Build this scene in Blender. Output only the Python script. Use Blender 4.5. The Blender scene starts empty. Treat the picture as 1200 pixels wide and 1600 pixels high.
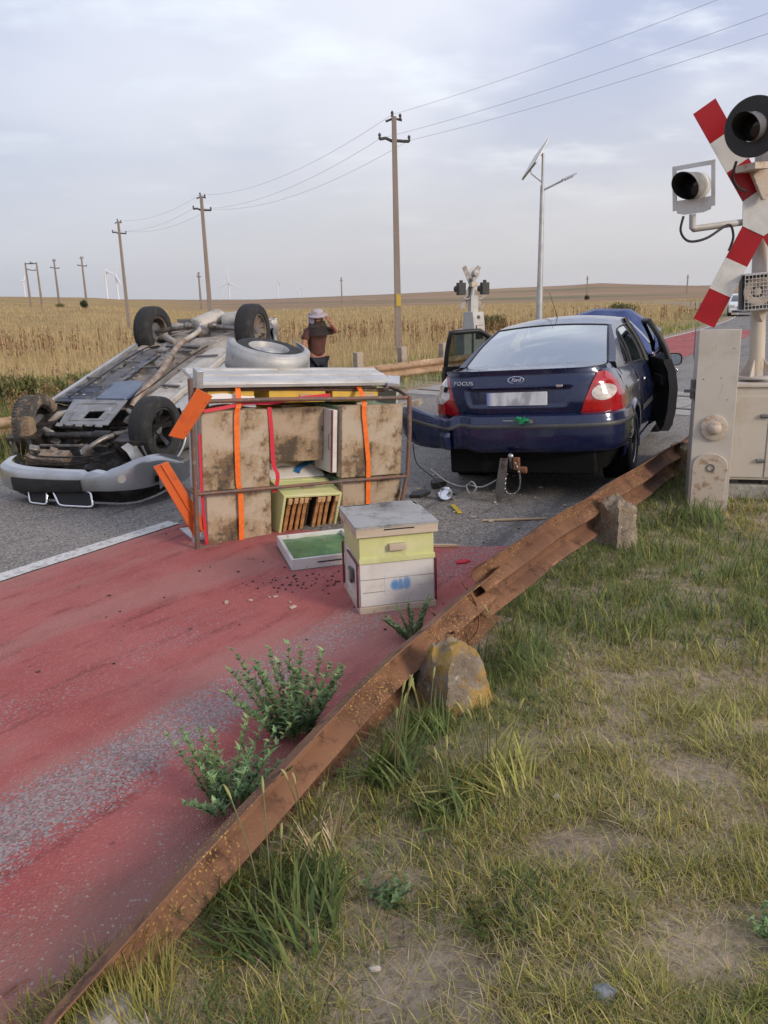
import bpy, bmesh, math, random
import numpy as np
from mathutils import Vector, Matrix, Euler
random.seed(7)
scene = bpy.context.scene
COL = scene.collection
R_ = math.radians
PI = math.pi

# ------------------------------------------------------------------ helpers
class MB:
    """collects geometry for ONE mesh object"""
    def __init__(s):
        s.v = []; s.f = []; s.m = []; s.T = None
    def add(s, vs, fs, m=0):
        n = len(s.v)
        if s.T is not None:
            vs = [s.T @ Vector(p) for p in vs]
        s.v += [tuple(p) for p in vs]
        for f in fs:
            s.f.append(tuple(i + n for i in f)); s.m.append(m)
    def box(s, c, d, rot=None, m=0, taper=None):
        x, y, z = d[0] / 2, d[1] / 2, d[2] / 2
        vs = [Vector((a * x, b * y, e * z)) for e in (-1, 1) for b in (-1, 1) for a in (-1, 1)]
        if taper:
            for q in vs:
                if q.z > 0: q.x *= taper[0]; q.y *= taper[1]
        if rot is not None:
            M = Euler(rot).to_matrix(); vs = [M @ q for q in vs]
        vs = [q + Vector(c) for q in vs]
        s.add(vs, [(0, 2, 3, 1), (4, 5, 7, 6), (0, 1, 5, 4), (2, 6, 7, 3), (0, 4, 6, 2), (1, 3, 7, 5)], m)
    def cyl(s, p0, p1, r0, r1=None, n=16, m=0, caps=True):
        r1 = r0 if r1 is None else r1
        p0, p1 = Vector(p0), Vector(p1); a = (p1 - p0).normalized()
        u = a.orthogonal().normalized(); w = a.cross(u)
        vs = []
        for p, r in ((p0, r0), (p1, r1)):
            for k in range(n):
                t = 2 * PI * k / n
                vs.append(p + (u * math.cos(t) + w * math.sin(t)) * r)
        fs = [(k, (k + 1) % n, n + (k + 1) % n, n + k) for k in range(n)]
        if caps: fs += [tuple(range(n - 1, -1, -1)), tuple(range(n, 2 * n))]
        s.add(vs, fs, m)
    def tube(s, path, r, n=8, m=0, closed=False, caps=True):
        P = [Vector(p) for p in path]; k = len(P)
        rs = r if isinstance(r, (list, tuple)) else [r] * k
        vs = []; prev = None
        for i in range(k):
            if closed: t = P[(i + 1) % k] - P[i - 1]
            else: t = P[min(i + 1, k - 1)] - P[max(i - 1, 0)]
            t = t.normalized() if t.length > 1e-9 else Vector((0, 0, 1))
            u = (prev - t * prev.dot(t)) if prev is not None else t.orthogonal()
            if u.length < 1e-6: u = t.orthogonal()
            u.normalize(); prev = u; w = t.cross(u)
            for j in range(n):
                a = 2 * PI * j / n
                vs.append(P[i] + (u * math.cos(a) + w * math.sin(a)) * rs[i])
        fs = []
        for i in range(k if closed else k - 1):
            b = ((i + 1) % k) * n
            for j in range(n):
                fs.append((i * n + j, i * n + (j + 1) % n, b + (j + 1) % n, b + j))
        if caps and not closed:
            fs += [tuple(range(n - 1, -1, -1)), tuple(range((k - 1) * n, k * n))]
        s.add(vs, fs, m)
    def lathe(s, prof, o=(0, 0, 0), axis=(1, 0, 0), n=32, m=0, a0=0, a1=2 * PI, mats=None):
        """prof: list of (distance along axis, radius)"""
        a = Vector(axis).normalized(); u = a.orthogonal().normalized(); w = a.cross(u); o = Vector(o)
        full = abs(a1 - a0 - 2 * PI) < 1e-6; k = n if full else n + 1; L = len(prof)
        vs = []
        for j in range(k):
            t = a0 + (a1 - a0) * j / n
            for (d, r) in prof: vs.append(o + a * d + (u * math.cos(t) + w * math.sin(t)) * r)
        base = len(s.v)
        s.add(vs, [], m)
        for j in range(n):
            b = ((j + 1) % k) * L
            for i in range(L - 1):
                s.f.append(tuple(base + q for q in (j * L + i, j * L + i + 1, b + i + 1, b + i)))
                s.m.append(mats[i] if mats else m)
    def grid(s, fn, nu, nv, m=0, flip=False):
        vs = [fn(i / nu, j / nv) for j in range(nv + 1) for i in range(nu + 1)]
        fs = []
        for j in range(nv):
            for i in range(nu):
                a = j * (nu + 1) + i
                q = (a, a + 1, a + nu + 2, a + nu + 1)
                fs.append(q[::-1] if flip else q)
        s.add(vs, fs, m)
    def prism(s, poly, fn, t0, t1, m=0):
        """2D polygon (list of (a,b)) -> fn(a,b,t) extruded from t0 to t1"""
        n = len(poly)
        vs = [fn(a, b, t0) for a, b in poly] + [fn(a, b, t1) for a, b in poly]
        fs = [tuple(range(n - 1, -1, -1)), tuple(range(n, 2 * n))] + [(k, (k + 1) % n, n + (k + 1) % n, n + k) for k in range(n)]
        s.add(vs, fs, m)
    def build(s, name, mats, parent=None, bevel=0, smooth=35, solid=0, sub=0, loc=None, rot=None, seg=2, recalc=False):
        me = bpy.data.meshes.new(name)
        me.from_pydata(s.v, [], s.f)
        if not isinstance(mats, (list, tuple)): mats = [mats]
        for mt in mats: me.materials.append(mt)
        if len(mats) > 1: me.polygons.foreach_set('material_index', s.m)
        if recalc:
            b = bmesh.new(); b.from_mesh(me); bmesh.ops.remove_doubles(b, verts=b.verts, dist=1e-5)
            bmesh.ops.recalc_face_normals(b, faces=b.faces); b.to_mesh(me); b.free()
        me.update()
        if smooth:
            me.polygons.foreach_set('use_smooth', [True] * len(me.polygons))
            me.set_sharp_from_angle(angle=R_(smooth))
        o = bpy.data.objects.new(name, me); COL.objects.link(o)
        if parent is not None: o.parent = parent
        if loc is not None: o.location = loc
        if rot is not None: o.rotation_euler = rot
        if solid:
            md = o.modifiers.new('thick', 'SOLIDIFY'); md.thickness = abs(solid); md.offset = -1 if solid > 0 else 1
        if bevel:
            md = o.modifiers.new('bev', 'BEVEL'); md.width = bevel; md.segments = seg; md.limit_method = 'ANGLE'; md.angle_limit = R_(40)
        if sub:
            md = o.modifiers.new('sub', 'SUBSURF'); md.levels = sub; md.render_levels = sub
        return o

def tag(o, label=None, cat=None, group=None, kind=None):
    if label: o['label'] = label
    if cat: o['category'] = cat
    if group: o['group'] = group
    if kind: o['kind'] = kind
    return o
def thing(name, label, cat, loc=(0, 0, 0), rot=(0, 0, 0), group=None):
    o = bpy.data.objects.new(name, None); COL.objects.link(o); o.empty_display_size = .1
    o.location = loc; o.rotation_euler = rot
    return tag(o, label, cat, group)
def copy_tree(o, parent=None):
    c = o.copy(); COL.objects.link(c)
    if parent is not None: c.parent = parent
    for ch in list(o.children): copy_tree(ch, c)
    return c
def text(name, body, size, mat, parent, M, extrude=.001, shear=0, spacing=1.0, align='CENTER', sx=1):
    cu = bpy.data.curves.new(name, 'FONT'); cu.body = body; cu.size = size; cu.extrude = extrude
    cu.shear = shear; cu.space_character = spacing; cu.align_x = align; cu.align_y = 'CENTER'; cu.materials.append(mat)
    t_ = bpy.data.objects.new(name, cu); COL.objects.link(t_); bpy.context.view_layer.update()
    me = bpy.data.meshes.new_from_object(t_.evaluated_get(bpy.context.evaluated_depsgraph_get())); bpy.data.objects.remove(t_)
    o = bpy.data.objects.new(name, me); COL.objects.link(o); o.parent = parent
    o.matrix_local = M @ Matrix.Diagonal((sx, 1, 1, 1))
    return o
def lerp(a, b, t): return a + (b - a) * t
def interp(x, pts):
    if x <= pts[0][0]: return pts[0][1]
    for (x0, y0), (x1, y1) in zip(pts, pts[1:]):
        if x <= x1: return y0 + (y1 - y0) * (x - x0) / (x1 - x0)
    return pts[-1][1]
def sinterp(x, pts):
    if x <= pts[0][0]: return pts[0][1]
    for (x0, y0), (x1, y1) in zip(pts, pts[1:]):
        if x <= x1:
            t = (x - x0) / (x1 - x0); t = t * t * (3 - 2 * t)
            return y0 + (y1 - y0) * t
    return pts[-1][1]

# numpy value noise
_rg = np.random.RandomState(3).rand(256, 256)
def vnoise(x, y):
    x = np.asarray(x, float); y = np.asarray(y, float)
    xi = np.floor(x).astype(int); yi = np.floor(y).astype(int)
    fx = x - xi; fy = y - yi; fx = fx * fx * (3 - 2 * fx); fy = fy * fy * (3 - 2 * fy)
    g = lambda a, b: _rg[a & 255, b & 255]
    return (g(xi, yi) * (1 - fx) + g(xi + 1, yi) * fx) * (1 - fy) + (g(xi, yi + 1) * (1 - fx) + g(xi + 1, yi + 1) * fx) * fy
def fbm(x, y, o=4):
    r = 0; a = .5; t = 0
    for k in range(o):
        r = r + a * vnoise(x * 2 ** k + 17 * k, y * 2 ** k + 31 * k); t += a; a *= .5
    return r / t

# ------------------------------------------------------------------ materials
class NT:
    def __init__(s, name):
        s.mat = bpy.data.materials.new(name); s.mat.use_nodes = True
        s.t = s.mat.node_tree; s.n = s.t.nodes; s.l = s.t.links
        s.b = s.n['Principled BSDF']; s.out = s.n['Material Output']
        s.tc = s.n.new('ShaderNodeTexCoord')
    def new(s, k, **kw):
        n = s.n.new(k)
        for a, b in kw.items(): setattr(n, a, b)
        return n
    def noise(s, scale, detail=4, rough=.6, vec=None, stretch=None):
        n = s.new('ShaderNodeTexNoise'); n.inputs['Scale'].default_value = scale
        n.inputs['Detail'].default_value = detail; n.inputs['Roughness'].default_value = rough
        v = vec or s.tc.outputs['Object']
        if stretch:
            mp = s.new('ShaderNodeMapping'); mp.inputs['Scale'].default_value = stretch
            s.l.new(v, mp.inputs['Vector']); v = mp.outputs['Vector']
        s.l.new(v, n.inputs['Vector']); return n.outputs['Fac']
    def ramp(s, fac, lo, hi, v0=0., v1=1.):
        n = s.new('ShaderNodeMapRange'); n.interpolation_type = 'SMOOTHSTEP'
        n.inputs['From Min'].default_value = lo; n.inputs['From Max'].default_value = hi
        n.inputs['To Min'].default_value = v0; n.inputs['To Max'].default_value = v1
        s.l.new(fac, n.inputs['Value']); return n.outputs['Result']
    def math(s, op, a, b=None):
        n = s.new('ShaderNodeMath', operation=op)
        for i, q in enumerate((a, b)):
            if q is None: continue
            if isinstance(q, (int, float)): n.inputs[i].default_value = q
            else: s.l.new(q, n.inputs[i])
        return n.outputs[0]
    def mix(s, fac, a, b):
        n = s.new('ShaderNodeMix', data_type='RGBA')
        for key, q in ((0, fac), (6, a), (7, b)):
            if isinstance(q, (int, float)): n.inputs[key].default_value = q
            elif isinstance(q, tuple): n.inputs[key].default_value = (*q, 1) if len(q) == 3 else q
            else: s.l.new(q, n.inputs[key])
        return n.outputs[2]
    def bump(s, h, strength=.3, dist=.01):
        n = s.new('ShaderNodeBump'); n.inputs['Strength'].default_value = strength; n.inputs['Distance'].default_value = dist
        s.l.new(h, n.inputs['Height']); s.l.new(n.outputs[0], s.b.inputs['Normal'])
    def set(s, **kw):
        for k, q in kw.items():
            i = s.b.inputs[k.replace('_', ' ')]
            if isinstance(q, (int, float)): i.default_value = q
            elif isinstance(q, tuple): i.default_value = (*q, 1) if len(q) == 3 else q
            else: s.l.new(q, i)
        return s

def pm(name, base, rough=.6, metal=0., var=(), bump=None, coat=0., spec=.5, rvar=0.):
    """painted / generic material: var = ((scale, colour, lo, hi[, stretch]), ...) noise blends on the object's own coordinates"""
    t = NT(name); c = base
    for v in var:
        f = t.ramp(t.noise(v[0], 5, .65, stretch=v[4] if len(v) > 4 else None), v[2], v[3])
        c = t.mix(f, c, v[1])
    t.set(Base_Color=c, Metallic=metal, Roughness=rough)
    if rvar: t.set(Roughness=t.ramp(t.noise(9, 4), .3, .7, max(0, rough - rvar), min(1, rough + rvar)))
    t.b.inputs['Specular IOR Level'].default_value = spec
    if coat: t.b.inputs['Coat Weight'].default_value = coat; t.b.inputs['Coat Roughness'].default_value = .06
    if bump: t.bump(t.noise(bump[0], 4, .6), bump[1], bump[2] if len(bump) > 2 else .01)
    return t.mat
def glass(name, tint, refl=.35, rough=.02):
    t = NT(name)
    tr = t.new('ShaderNodeBsdfTransparent'); tr.inputs[0].default_value = (*tint, 1)
    gl = t.new('ShaderNodeBsdfGlossy'); gl.inputs['Roughness'].default_value = rough; gl.inputs[0].default_value = (.92, .96, .97, 1)
    lw = t.new('ShaderNodeLayerWeight'); lw.inputs[0].default_value = .35
    mx = t.new('ShaderNodeMixShader')
    f = t.math('ADD', t.math('MULTIPLY', lw.outputs['Fresnel'], .8), refl)
    f = t.math('MINIMUM', f, .95)
    t.l.new(f, mx.inputs[0]); t.l.new(tr.outputs[0], mx.inputs[1]); t.l.new(gl.outputs[0], mx.inputs[2])
    t.l.new(mx.outputs[0], t.out.inputs['Surface'])
    return t.mat
def attr_mat(name, rough=.7, trans=.25, var=0.15):
    """foliage: colour comes from each blade's own colour attribute"""
    t = NT(name)
    a = t.new('ShaderNodeAttribute'); a.attribute_name = 'col'
    t.set(Base_Color=a.outputs['Color'], Roughness=rough); t.b.inputs['Specular IOR Level'].default_value = .25
    tr = t.new('ShaderNodeBsdfTranslucent'); t.l.new(a.outputs['Color'], tr.inputs[0])
    mx = t.new('ShaderNodeMixShader'); mx.inputs[0].default_value = trans
    t.l.new(t.b.outputs[0], mx.inputs[1]); t.l.new(tr.outputs[0], mx.inputs[2]); t.l.new(mx.outputs[0], t.out.inputs['Surface'])
    return t.mat

# ------------------------------------------------------------------ camera (eye at 1.75 m, tilted 15 deg down, 1.5 deg roll)
F_PX, TH, RO, EYE = 1248., R_(15), R_(1.5), 1.75
cam = bpy.data.cameras.new('camera'); cam.sensor_fit = 'VERTICAL'; cam.sensor_height = 36; cam.sensor_width = 27
cam.lens = F_PX / 1600 * 36; cam.clip_start = .05; cam.clip_end = 20000
co = bpy.data.objects.new('camera', cam); COL.objects.link(co)
co.matrix_world = Matrix.Translation((0, 0, EYE)) @ Matrix.Rotation(PI / 2 - TH, 4, 'X') @ Matrix.Rotation(-RO, 4, 'Z')
scene.camera = co

# road frame: s along the centre line, t to the right of it
_d = math.hypot(.55, .835); DX, DY = .55 / _d, .835 / _d; CX, CY = -1.66, 6.45
def xy(s, t): return (CX + s * DX + t * DY, CY + s * DY - t * DX)
def st(x, y): return ((x - CX) * DX + (y - CY) * DY, (x - CX) * DY - (y - CY) * DX)
ROADROT = -math.atan2(DX, DY)       # z-rotation that turns local +Y into the road direction

# ------------------------------------------------------------------ light
SUN_EL, SUN_AZ = R_(24), R_(128)    # azimuth clockwise from +Y: sun low, behind the camera to the right, through thin cloud
w = bpy.data.worlds.new('World'); scene.world = w; w.use_nodes = True
nt = w.node_tree; nt.nodes.clear(); NN, LL = nt.nodes.new, nt.links.new
def sky_nodes():
    out = NN('ShaderNodeOutputWorld'); sky = NN('ShaderNodeTexSky'); sky.sky_type = 'NISHITA'; sky.sun_disc = False
    sky.sun_elevation = SUN_EL; sky.sun_rotation = SUN_AZ; sky.air_density = 1.2; sky.dust_density = 2.5
    b1 = NN('ShaderNodeBackground'); b1.inputs[1].default_value = .11; LL(sky.outputs[0], b1.inputs[0])
    tc = NN('ShaderNodeTexCoord'); sp = NN('ShaderNodeSeparateXYZ'); LL(tc.outputs['Generated'], sp.inputs[0])
    def mth(op, a, b=None):
        n = NN('ShaderNodeMath'); n.operation = op
        for i, q in enumerate((a, b)):
            if q is None: continue
            if isinstance(q, (int, float)): n.inputs[i].default_value = q
            else: LL(q, n.inputs[i])
        return n.outputs[0]
    z = mth('MAXIMUM', sp.outputs[2], 0.0); den = mth('ADD', z, .22)
    cmb = NN('ShaderNodeCombineXYZ'); LL(mth('DIVIDE', sp.outputs[0], den), cmb.inputs[0]); LL(mth('DIVIDE', sp.outputs[1], den), cmb.inputs[1])
    def noi(scale, det, ofs, stretch=(1, 1, 1)):
        mp = NN('ShaderNodeMapping'); mp.inputs['Location'].default_value = ofs; mp.inputs['Scale'].default_value = stretch
        LL(cmb.outputs[0], mp.inputs[0]); n = NN('ShaderNodeTexNoise'); n.inputs['Scale'].default_value = scale
        n.inputs['Detail'].default_value = det; n.inputs['Roughness'].default_value = .55; LL(mp.outputs[0], n.inputs['Vector']); return n.outputs['Fac']
    def rng(f, lo, hi):
        n = NN('ShaderNodeMapRange'); n.interpolation_type = 'SMOOTHSTEP'; n.inputs[1].default_value = lo; n.inputs[2].default_value = hi; LL(f, n.inputs[0]); return n.outputs[0]
    def mix(f, a, b):
        n = NN('ShaderNodeMix'); n.data_type = 'RGBA'
        for k, q in ((0, f), (6, a), (7, b)):
            if isinstance(q, tuple): n.inputs[k].default_value = (*q, 1)
            elif isinstance(q, (int, float)): n.inputs[k].default_value = q
            else: LL(q, n.inputs[k])
        return n.outputs[2]
    big = noi(.75, 4, (3.1, .4, 0), (1, .8, 1)); fine = noi(2.6, 6, (1.2, 5.3, 0), (.8, 1.25, 1))
    c = mix(rng(big, .36, .64), (.415, .46, .61), (.69, .705, .785))            # lavender grey cloud, paler where it thins
    c = mix(mth('MULTIPLY', rng(fine, .50, .72), .8), c, (.80, .845, .90))        # thin bright breaks
    lowz = rng(z, .0, .30)
    c = mix(lowz, (.53, .515, .525), c)                                          # grey haze above the horizon
    west = rng(sp.outputs[0], -.75, .2)
    c = mix(mth('MULTIPLY', mth('SUBTRACT', 1.0, west), .55), c, (.375, .43, .56))   # bluer to the left
    b2 = NN('ShaderNodeBackground'); LL(c, b2.inputs[0]); b2.inputs[1].default_value = 1.0
    ms = NN('ShaderNodeMixShader'); ms.inputs[0].default_value = .90
    LL(b1.outputs[0], ms.inputs[1]); LL(b2.outputs[0], ms.inputs[2]); LL(ms.outputs[0], out.inputs[0])
sky_nodes()
sl = bpy.data.lights.new('sun', 'SUN'); sl.energy = 1.7; sl.angle = R_(14); sl.color = (1, .86, .70)
so = bpy.data.objects.new('sun', sl); COL.objects.link(so)
sd = Vector((math.sin(SUN_AZ) * math.cos(SUN_EL), math.cos(SUN_AZ) * math.cos(SUN_EL), math.sin(SUN_EL)))
so.rotation_euler = sd.to_track_quat('Z', 'Y').to_euler(); so.location = sd * 50
vs_ = scene.view_settings; vs_.view_transform = 'Standard'; vs_.look = 'None'; vs_.exposure = 0.46; vs_.gamma = 1
scene.render.engine = 'CYCLES'; scene.cycles.max_bounces = 6; scene.cycles.transparent_max_bounces = 12
scene.cycles.use_denoising = True
# ------------------------------------------------------------------ terrain (one sheet to the horizon)
def smooth01(x, a, b):
    t = np.clip((x - a) / (b - a), 0, 1); return t * t * (3 - 2 * t)
_el = [(-60, 14), (-25, 18), (-19, 13), (-13, 5), (-8.5, 2.5), (0, 5), (4.4, 7), (8.8, 9.5), (13, 11), (15, 13), (17, 10), (21, 5.5), (26, 5), (60, 5)]
_ea = np.array([a for a, b in _el], float); _eb = np.array([b for a, b in _el], float)
def curve_t(s):     # the road bends gently left past the crossing
    return -0.0022 * np.clip(s - 22, 0, None) ** 2
def terrain(x, y):
    x = np.asarray(x, float); y = np.asarray(y, float)
    s = (x - CX) * DX + (y - CY) * DY; t = (x - CX) * DY - (y - CY) * DX
    t = t - curve_t(s)
    r = np.hypot(x, y); az = np.degrees(np.arctan2(x, np.maximum(y, 1e-3) + 0 * x)); az = np.where(y < 0, np.sign(x) * 60, az)
    el = np.interp(az, _ea, _eb) / 1250.
    near_left = smooth01(-az, 10, 20)
    hill = r * el + 1.75 * smooth01(r, 60, 500)
    k = near_left * smooth01(r, 35, 135) * np.clip(1 - smooth01(r, 180, 900) * .35, 0, 1) + (1 - near_left) * smooth01(r, 150, 900)
    z = hill * k
    z = np.where(t > 0, z + .05 * smooth01(t, 3.1, 3.7) * (1 - 1.5 * smooth01(s, .3, 1.8)), z)
    z = z + .10 * smooth01(t, 5.0, 9.0) * smooth01(-s, 0, 8) 
    left = smooth01(-t, 3.1, 5.2) * .16 + smooth01(-t, 5, 9) * .18
    z = z - left * (1 - smooth01(r, 60, 200))
    off = smooth01(np.abs(t), 3.15, 3.9)
    z = z + off * ((fbm(x * 1.1 + 9, y * 1.1, 4) - .5) * .09 + (fbm(x * 5, y * 5 + 4, 3) - .5) * .045)
    off2 = smooth01(np.abs(t), 3.25, 3.9)
    er = 3.02 + .22 * smooth01(-s, .8, 2.8) + .24 * (fbm(s * 2.1, s * 0 + 5.5, 3) - .4); el2 = 3.02 + .2 * (fbm(s * 1.3, s * 0 + 9.5, 3) - .4)
    at_ = np.abs(t); e_ = np.where(t > 0, er, el2)
    lip = -.05 + .066 * smooth01(at_, e_ - .10, e_ + .05)
    z = z - .13 * smooth01(-s, 2.0, 3.3) * smooth01(t, 3.0, 3.3) * (1 - smooth01(t, 3.7, 4.6))
    return lip * (1 - off2) + off2 * np.maximum(z, -9) + (1 - off2) * (at_ > e_) * (fbm(x * 6, y * 6, 2) - .5) * .012
def gz(x, y): return float(terrain(np.array([x]), np.array([y]))[0])

def make_ground():
    an = np.concatenate([np.arange(-44, 44, .35), np.arange(44, 316, 4)]); an = np.radians(an)
    rr = np.concatenate([[0.0], np.geomspace(.5, 40, 170), np.geomspace(41, 9000, 80)])
    A, Rr = np.meshgrid(an, rr, indexing='xy'); X = np.sin(A) * Rr; Y = np.cos(A) * Rr
    Z = terrain(X, Y); na = len(an); nr = len(rr)
    V = np.stack([X, Y, Z], -1).reshape(-1, 3)
    i = np.arange(na); j = np.arange(nr - 1); I, J = np.meshgrid(i, j)
    a = J * na + I; b = J * na + (I + 1) % na; F = np.stack([a, b, b + na, a + na], -1).reshape(-1, 4)[:, ::-1]
    me = bpy.data.meshes.new('ground'); me.from_pydata(V.tolist(), [], F.tolist())
    me.polygons.foreach_set('use_smooth', [True] * len(me.polygons))
    x, y = V[:, 0], V[:, 1]; s = (x - CX) * DX + (y - CY) * DY; t = (x - CX) * DY - (y - CY) * DX - curve_t(s); r = np.hypot(x, y)
    zone = np.zeros((len(V), 4)); zone[:, 3] = 1
    n1 = fbm(x * .02, y * .02, 4)
    zone[:, 0] = smooth01(-t, 4.2, 6.5) + smooth01(t, 12, 16) * 0 + smooth01(r, 45, 60) * (t > 0)   # dry field
    az = np.degrees(np.arctan2(x, np.maximum(y, 1e-3)))
    plow = smooth01(r, 130 + 60 * n1, 170 + 60 * n1) * smooth01(az, -16, -8) + smooth01(r, 420, 700) * smooth01(-az, 8, 16)
    zone[:, 1] = np.clip(plow, 0, 1)
    zone[:, 2] = fbm(x * .9 + 3, y * .9, 4)
    at = me.color_attributes.new('zone', 'FLOAT_COLOR', 'POINT'); at.data.foreach_set('color', np.clip(zone, 0, 1).ravel())
    t_ = NT('ground_soil_and_field'); a = t_.new('ShaderNodeAttribute'); a.attribute_name = 'zone'
    sp = t_.new('ShaderNodeSeparateColor'); t_.l.new(a.outputs['Color'], sp.inputs[0])
    soil = t_.mix(t_.ramp(t_.noise(2.2, 6), .35, .65), (.30, .235, .165), (.41, .335, .25))
    soil = t_.mix(t_.ramp(t_.noise(26, 6, .7), .45, .7), soil, (.175, .135, .10))
    soil = t_.mix(t_.ramp(t_.noise(7, 5, .7), .52, .66), soil, (.19, .165, .09))
    soil = t_.mix(t_.math('MULTIPLY', t_.ramp(t_.noise(70, 3, .6, stretch=(1, 7, 1)), .56, .66), t_.ramp(t_.noise(3.1, 3), .35, .6)), soil, (.46, .37, .22))
    soil = t_.mix(t_.math('MULTIPLY', t_.ramp(t_.noise(66, 3, .6, stretch=(6, 1, 1)), .56, .66), t_.ramp(t_.noise(2.6, 3), .40, .6)), soil, (.40, .33, .17))
    soil = t_.mix(t_.ramp(t_.noise(140, 3, .6), .62, .70), soil, (.12, .09, .06)); soil = t_.mix(t_.ramp(t_.noise(110, 2, .5), .68, .74), soil, (.55, .48, .39))
    dry = t_.mix(t_.ramp(t_.noise(.12, 6), .35, .65), (.30, .21, .10), (.42, .30, .14))
    dry = t_.mix(t_.ramp(t_.noise(1.4, 5, .7), .45, .7), dry, (.22, .15, .075))
    plw = t_.mix(t_.ramp(t_.noise(.006, 5, .6, stretch=(1, 3.5, 1)), .35, .62), (.25, .165, .115), (.36, .25, .155))
    plw = t_.mix(t_.ramp(t_.noise(.0025, 3, .5, stretch=(1, 2, 1)), .5, .62), plw, (.19, .175, .10))
    c = t_.mix(sp.outputs[0], soil, dry); c = t_.mix(sp.outputs[1], c, plw)
    t_.set(Base_Color=c, Roughness=.95); t_.b.inputs['Specular IOR Level'].default_value = .1
    t_.bump(t_.math('ADD', t_.noise(30, 6, .7), t_.math('MULTIPLY', t_.noise(6, 4), 2.)), .7, .03)
    me.materials.append(t_.mat)
    o = bpy.data.objects.new('ground', me); COL.objects.link(o); tag(o, kind='structure')
make_ground()

# ------------------------------------------------------------------ road sheets, built in the road's own frame (x = t across, y = s along)
def road_obj(name, mb, mat):
    o = mb.build(name, mat, smooth=0, loc=(CX, CY, 0), rot=(0, 0, ROADROT)); tag(o, kind='structure'); return o
def strip(t0, t1, s0, s1, z, n=60, wob=0., nt_=8):
    mb = MB()
    def f(u, v):
        s = s0 + (s1 - s0) * v; a, b = t0, t1
        if wob:
            a += wob * (float(fbm(s * 1.3, 3.3)) - .5); b += wob * (float(fbm(s * 1.7, 8.1)) - .5)
        return (a + (b - a) * u + float(curve_t(np.array(s))), s, z)
    mb.grid(f, nt_, n); return mb
def asphalt_mat():
    t = NT('worn_asphalt')
    vo = t.new('ShaderNodeTexVoronoi'); vo.inputs['Scale'].default_value = 75; t.l.new(t.tc.outputs['Object'], vo.inputs[0])
    sc = t.new('ShaderNodeSeparateColor'); t.l.new(vo.outputs['Color'], sc.inputs[0])
    c = t.mix(t.ramp(t.noise(.5, 5), .35, .65), (.155, .14, .128), (.215, .195, .178))
    c = t.mix(t.ramp(sc.outputs[0], .55, 1.0), c, (.34, .31, .285))
    c = t.mix(t.ramp(sc.outputs[1], .7, 1.0), c, (.07, .065, .065))
    c = t.mix(t.ramp(t.noise(1.1, 5, .65, stretch=(3, .35, 1)), .52, .68), c, (.10, .092, .088))
    t.set(Base_Color=c, Roughness=.85); t.bump(vo.outputs['Distance'], .5, .006); return t.mat
ASPH = asphalt_mat()
road_obj('road', strip(-3.05, 3.38, -16, 75, 0.0, 90), ASPH)
def red_mat():
    t = NT('worn_red_anti_skid_coat')
    sp = t.new('ShaderNodeSeparateXYZ'); t.l.new(t.tc.outputs['Object'], sp.inputs[0]); X = sp.outputs[0]
    def band(c, wd):   # 1 inside the band t = c +- wd
        return t.ramp(t.math('ABSOLUTE', t.math('SUBTRACT', X, c)), wd * .35, wd * 1.5, 1., 0.)
    vo = t.new('ShaderNodeTexVoronoi'); vo.inputs['Scale'].default_value = 115; t.l.new(t.tc.outputs['Object'], vo.inputs[0])
    sc = t.new('ShaderNodeSeparateColor'); t.l.new(vo.outputs['Color'], sc.inputs[0])
    red = t.mix(t.ramp(t.noise(1.3, 5), .35, .65), (.325, .082, .078), (.385, .116, .108))
    red = t.mix(t.ramp(t.noise(3.2, 6, .7, stretch=(2.6, .5, 1)), .50, .70), red, (.21, .055, .052))     # tyre scrub, drawn out along the lane
    red = t.mix(t.math('MULTIPLY', t.ramp(t.noise(.8, 4, .6, stretch=(1.5, .4, 1)), .50, .66), .75), red, (.36, .165, .145))    # dusty film
    red = t.mix(t.ramp(t.noise(7, 3, .5), .68, .74), red, (.135, .055, .05))                             # dark drips
    red = t.mix(t.math('MULTIPLY', t.ramp(sc.outputs[2], .72, 1.), .55), red, (.46, .17, .16))
    stone = t.mix(sc.outputs[0], (.17, .145, .145), (.36, .32, .315))
    n = t.noise(1.9, 5, .7, stretch=(1, .55, 1)); fine = sc.outputs[1]
    Y = sp.outputs[1]; far_ = t.ramp(Y, -3.2, -1.2, .56, .27)
    wear = t.math('ADD', t.math('MULTIPLY', band(2.50, .19), far_), t.math('ADD', t.math('MULTIPLY', band(1.75, .18), .10), 0.))
    wear = t.math('ADD', wear, t.math('MULTIPLY', t.math('SUBTRACT', n, .5), .58))
    m = t.ramp(t.math('SUBTRACT', wear, t.math('MULTIPLY', fine, .55)), -.05, .17)
    c = t.mix(t.math('MULTIPLY', m, .88), red, stone)
    c = t.mix(t.ramp(t.math('ADD', X, t.math('MULTIPLY', n, .6)), 3.1, 3.6), c, (.27, .14, .115))       # dirt washed against the verge
    grit = t.math('MULTIPLY', t.ramp(sc.outputs[2], .90, .97), t.ramp(X, 2.6, 3.2, 0, .8)); c = t.mix(grit, c, t.mix(sc.outputs[0], (.13, .11, .10), (.46, .38, .34)))
    t.set(Base_Color=c, Roughness=.9); t.b.inputs['Specular IOR Level'].default_value = .25
    t.bump(t.math('ADD', vo.outputs['Distance'], t.math('MULTIPLY', t.noise(60, 4), .6)), .55, .006); return t.mat
RED = red_mat()
mb = MB()   # right lane: the red coat ends raggedly at the crossing
def rf(u, v):
    e = .14 + .50 * u + .10 * math.sin(u * 17) ; s = -16 + (e + 16) * v
    return (.07 + (3.38 - .07) * u, s, .004)
mb.grid(rf, 14, 60); road_obj('red_lane_surface', mb, RED)
road_obj('red_lane_surface', strip(-2.95, -.25, 17.3, 34, .004, 30), RED)
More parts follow.
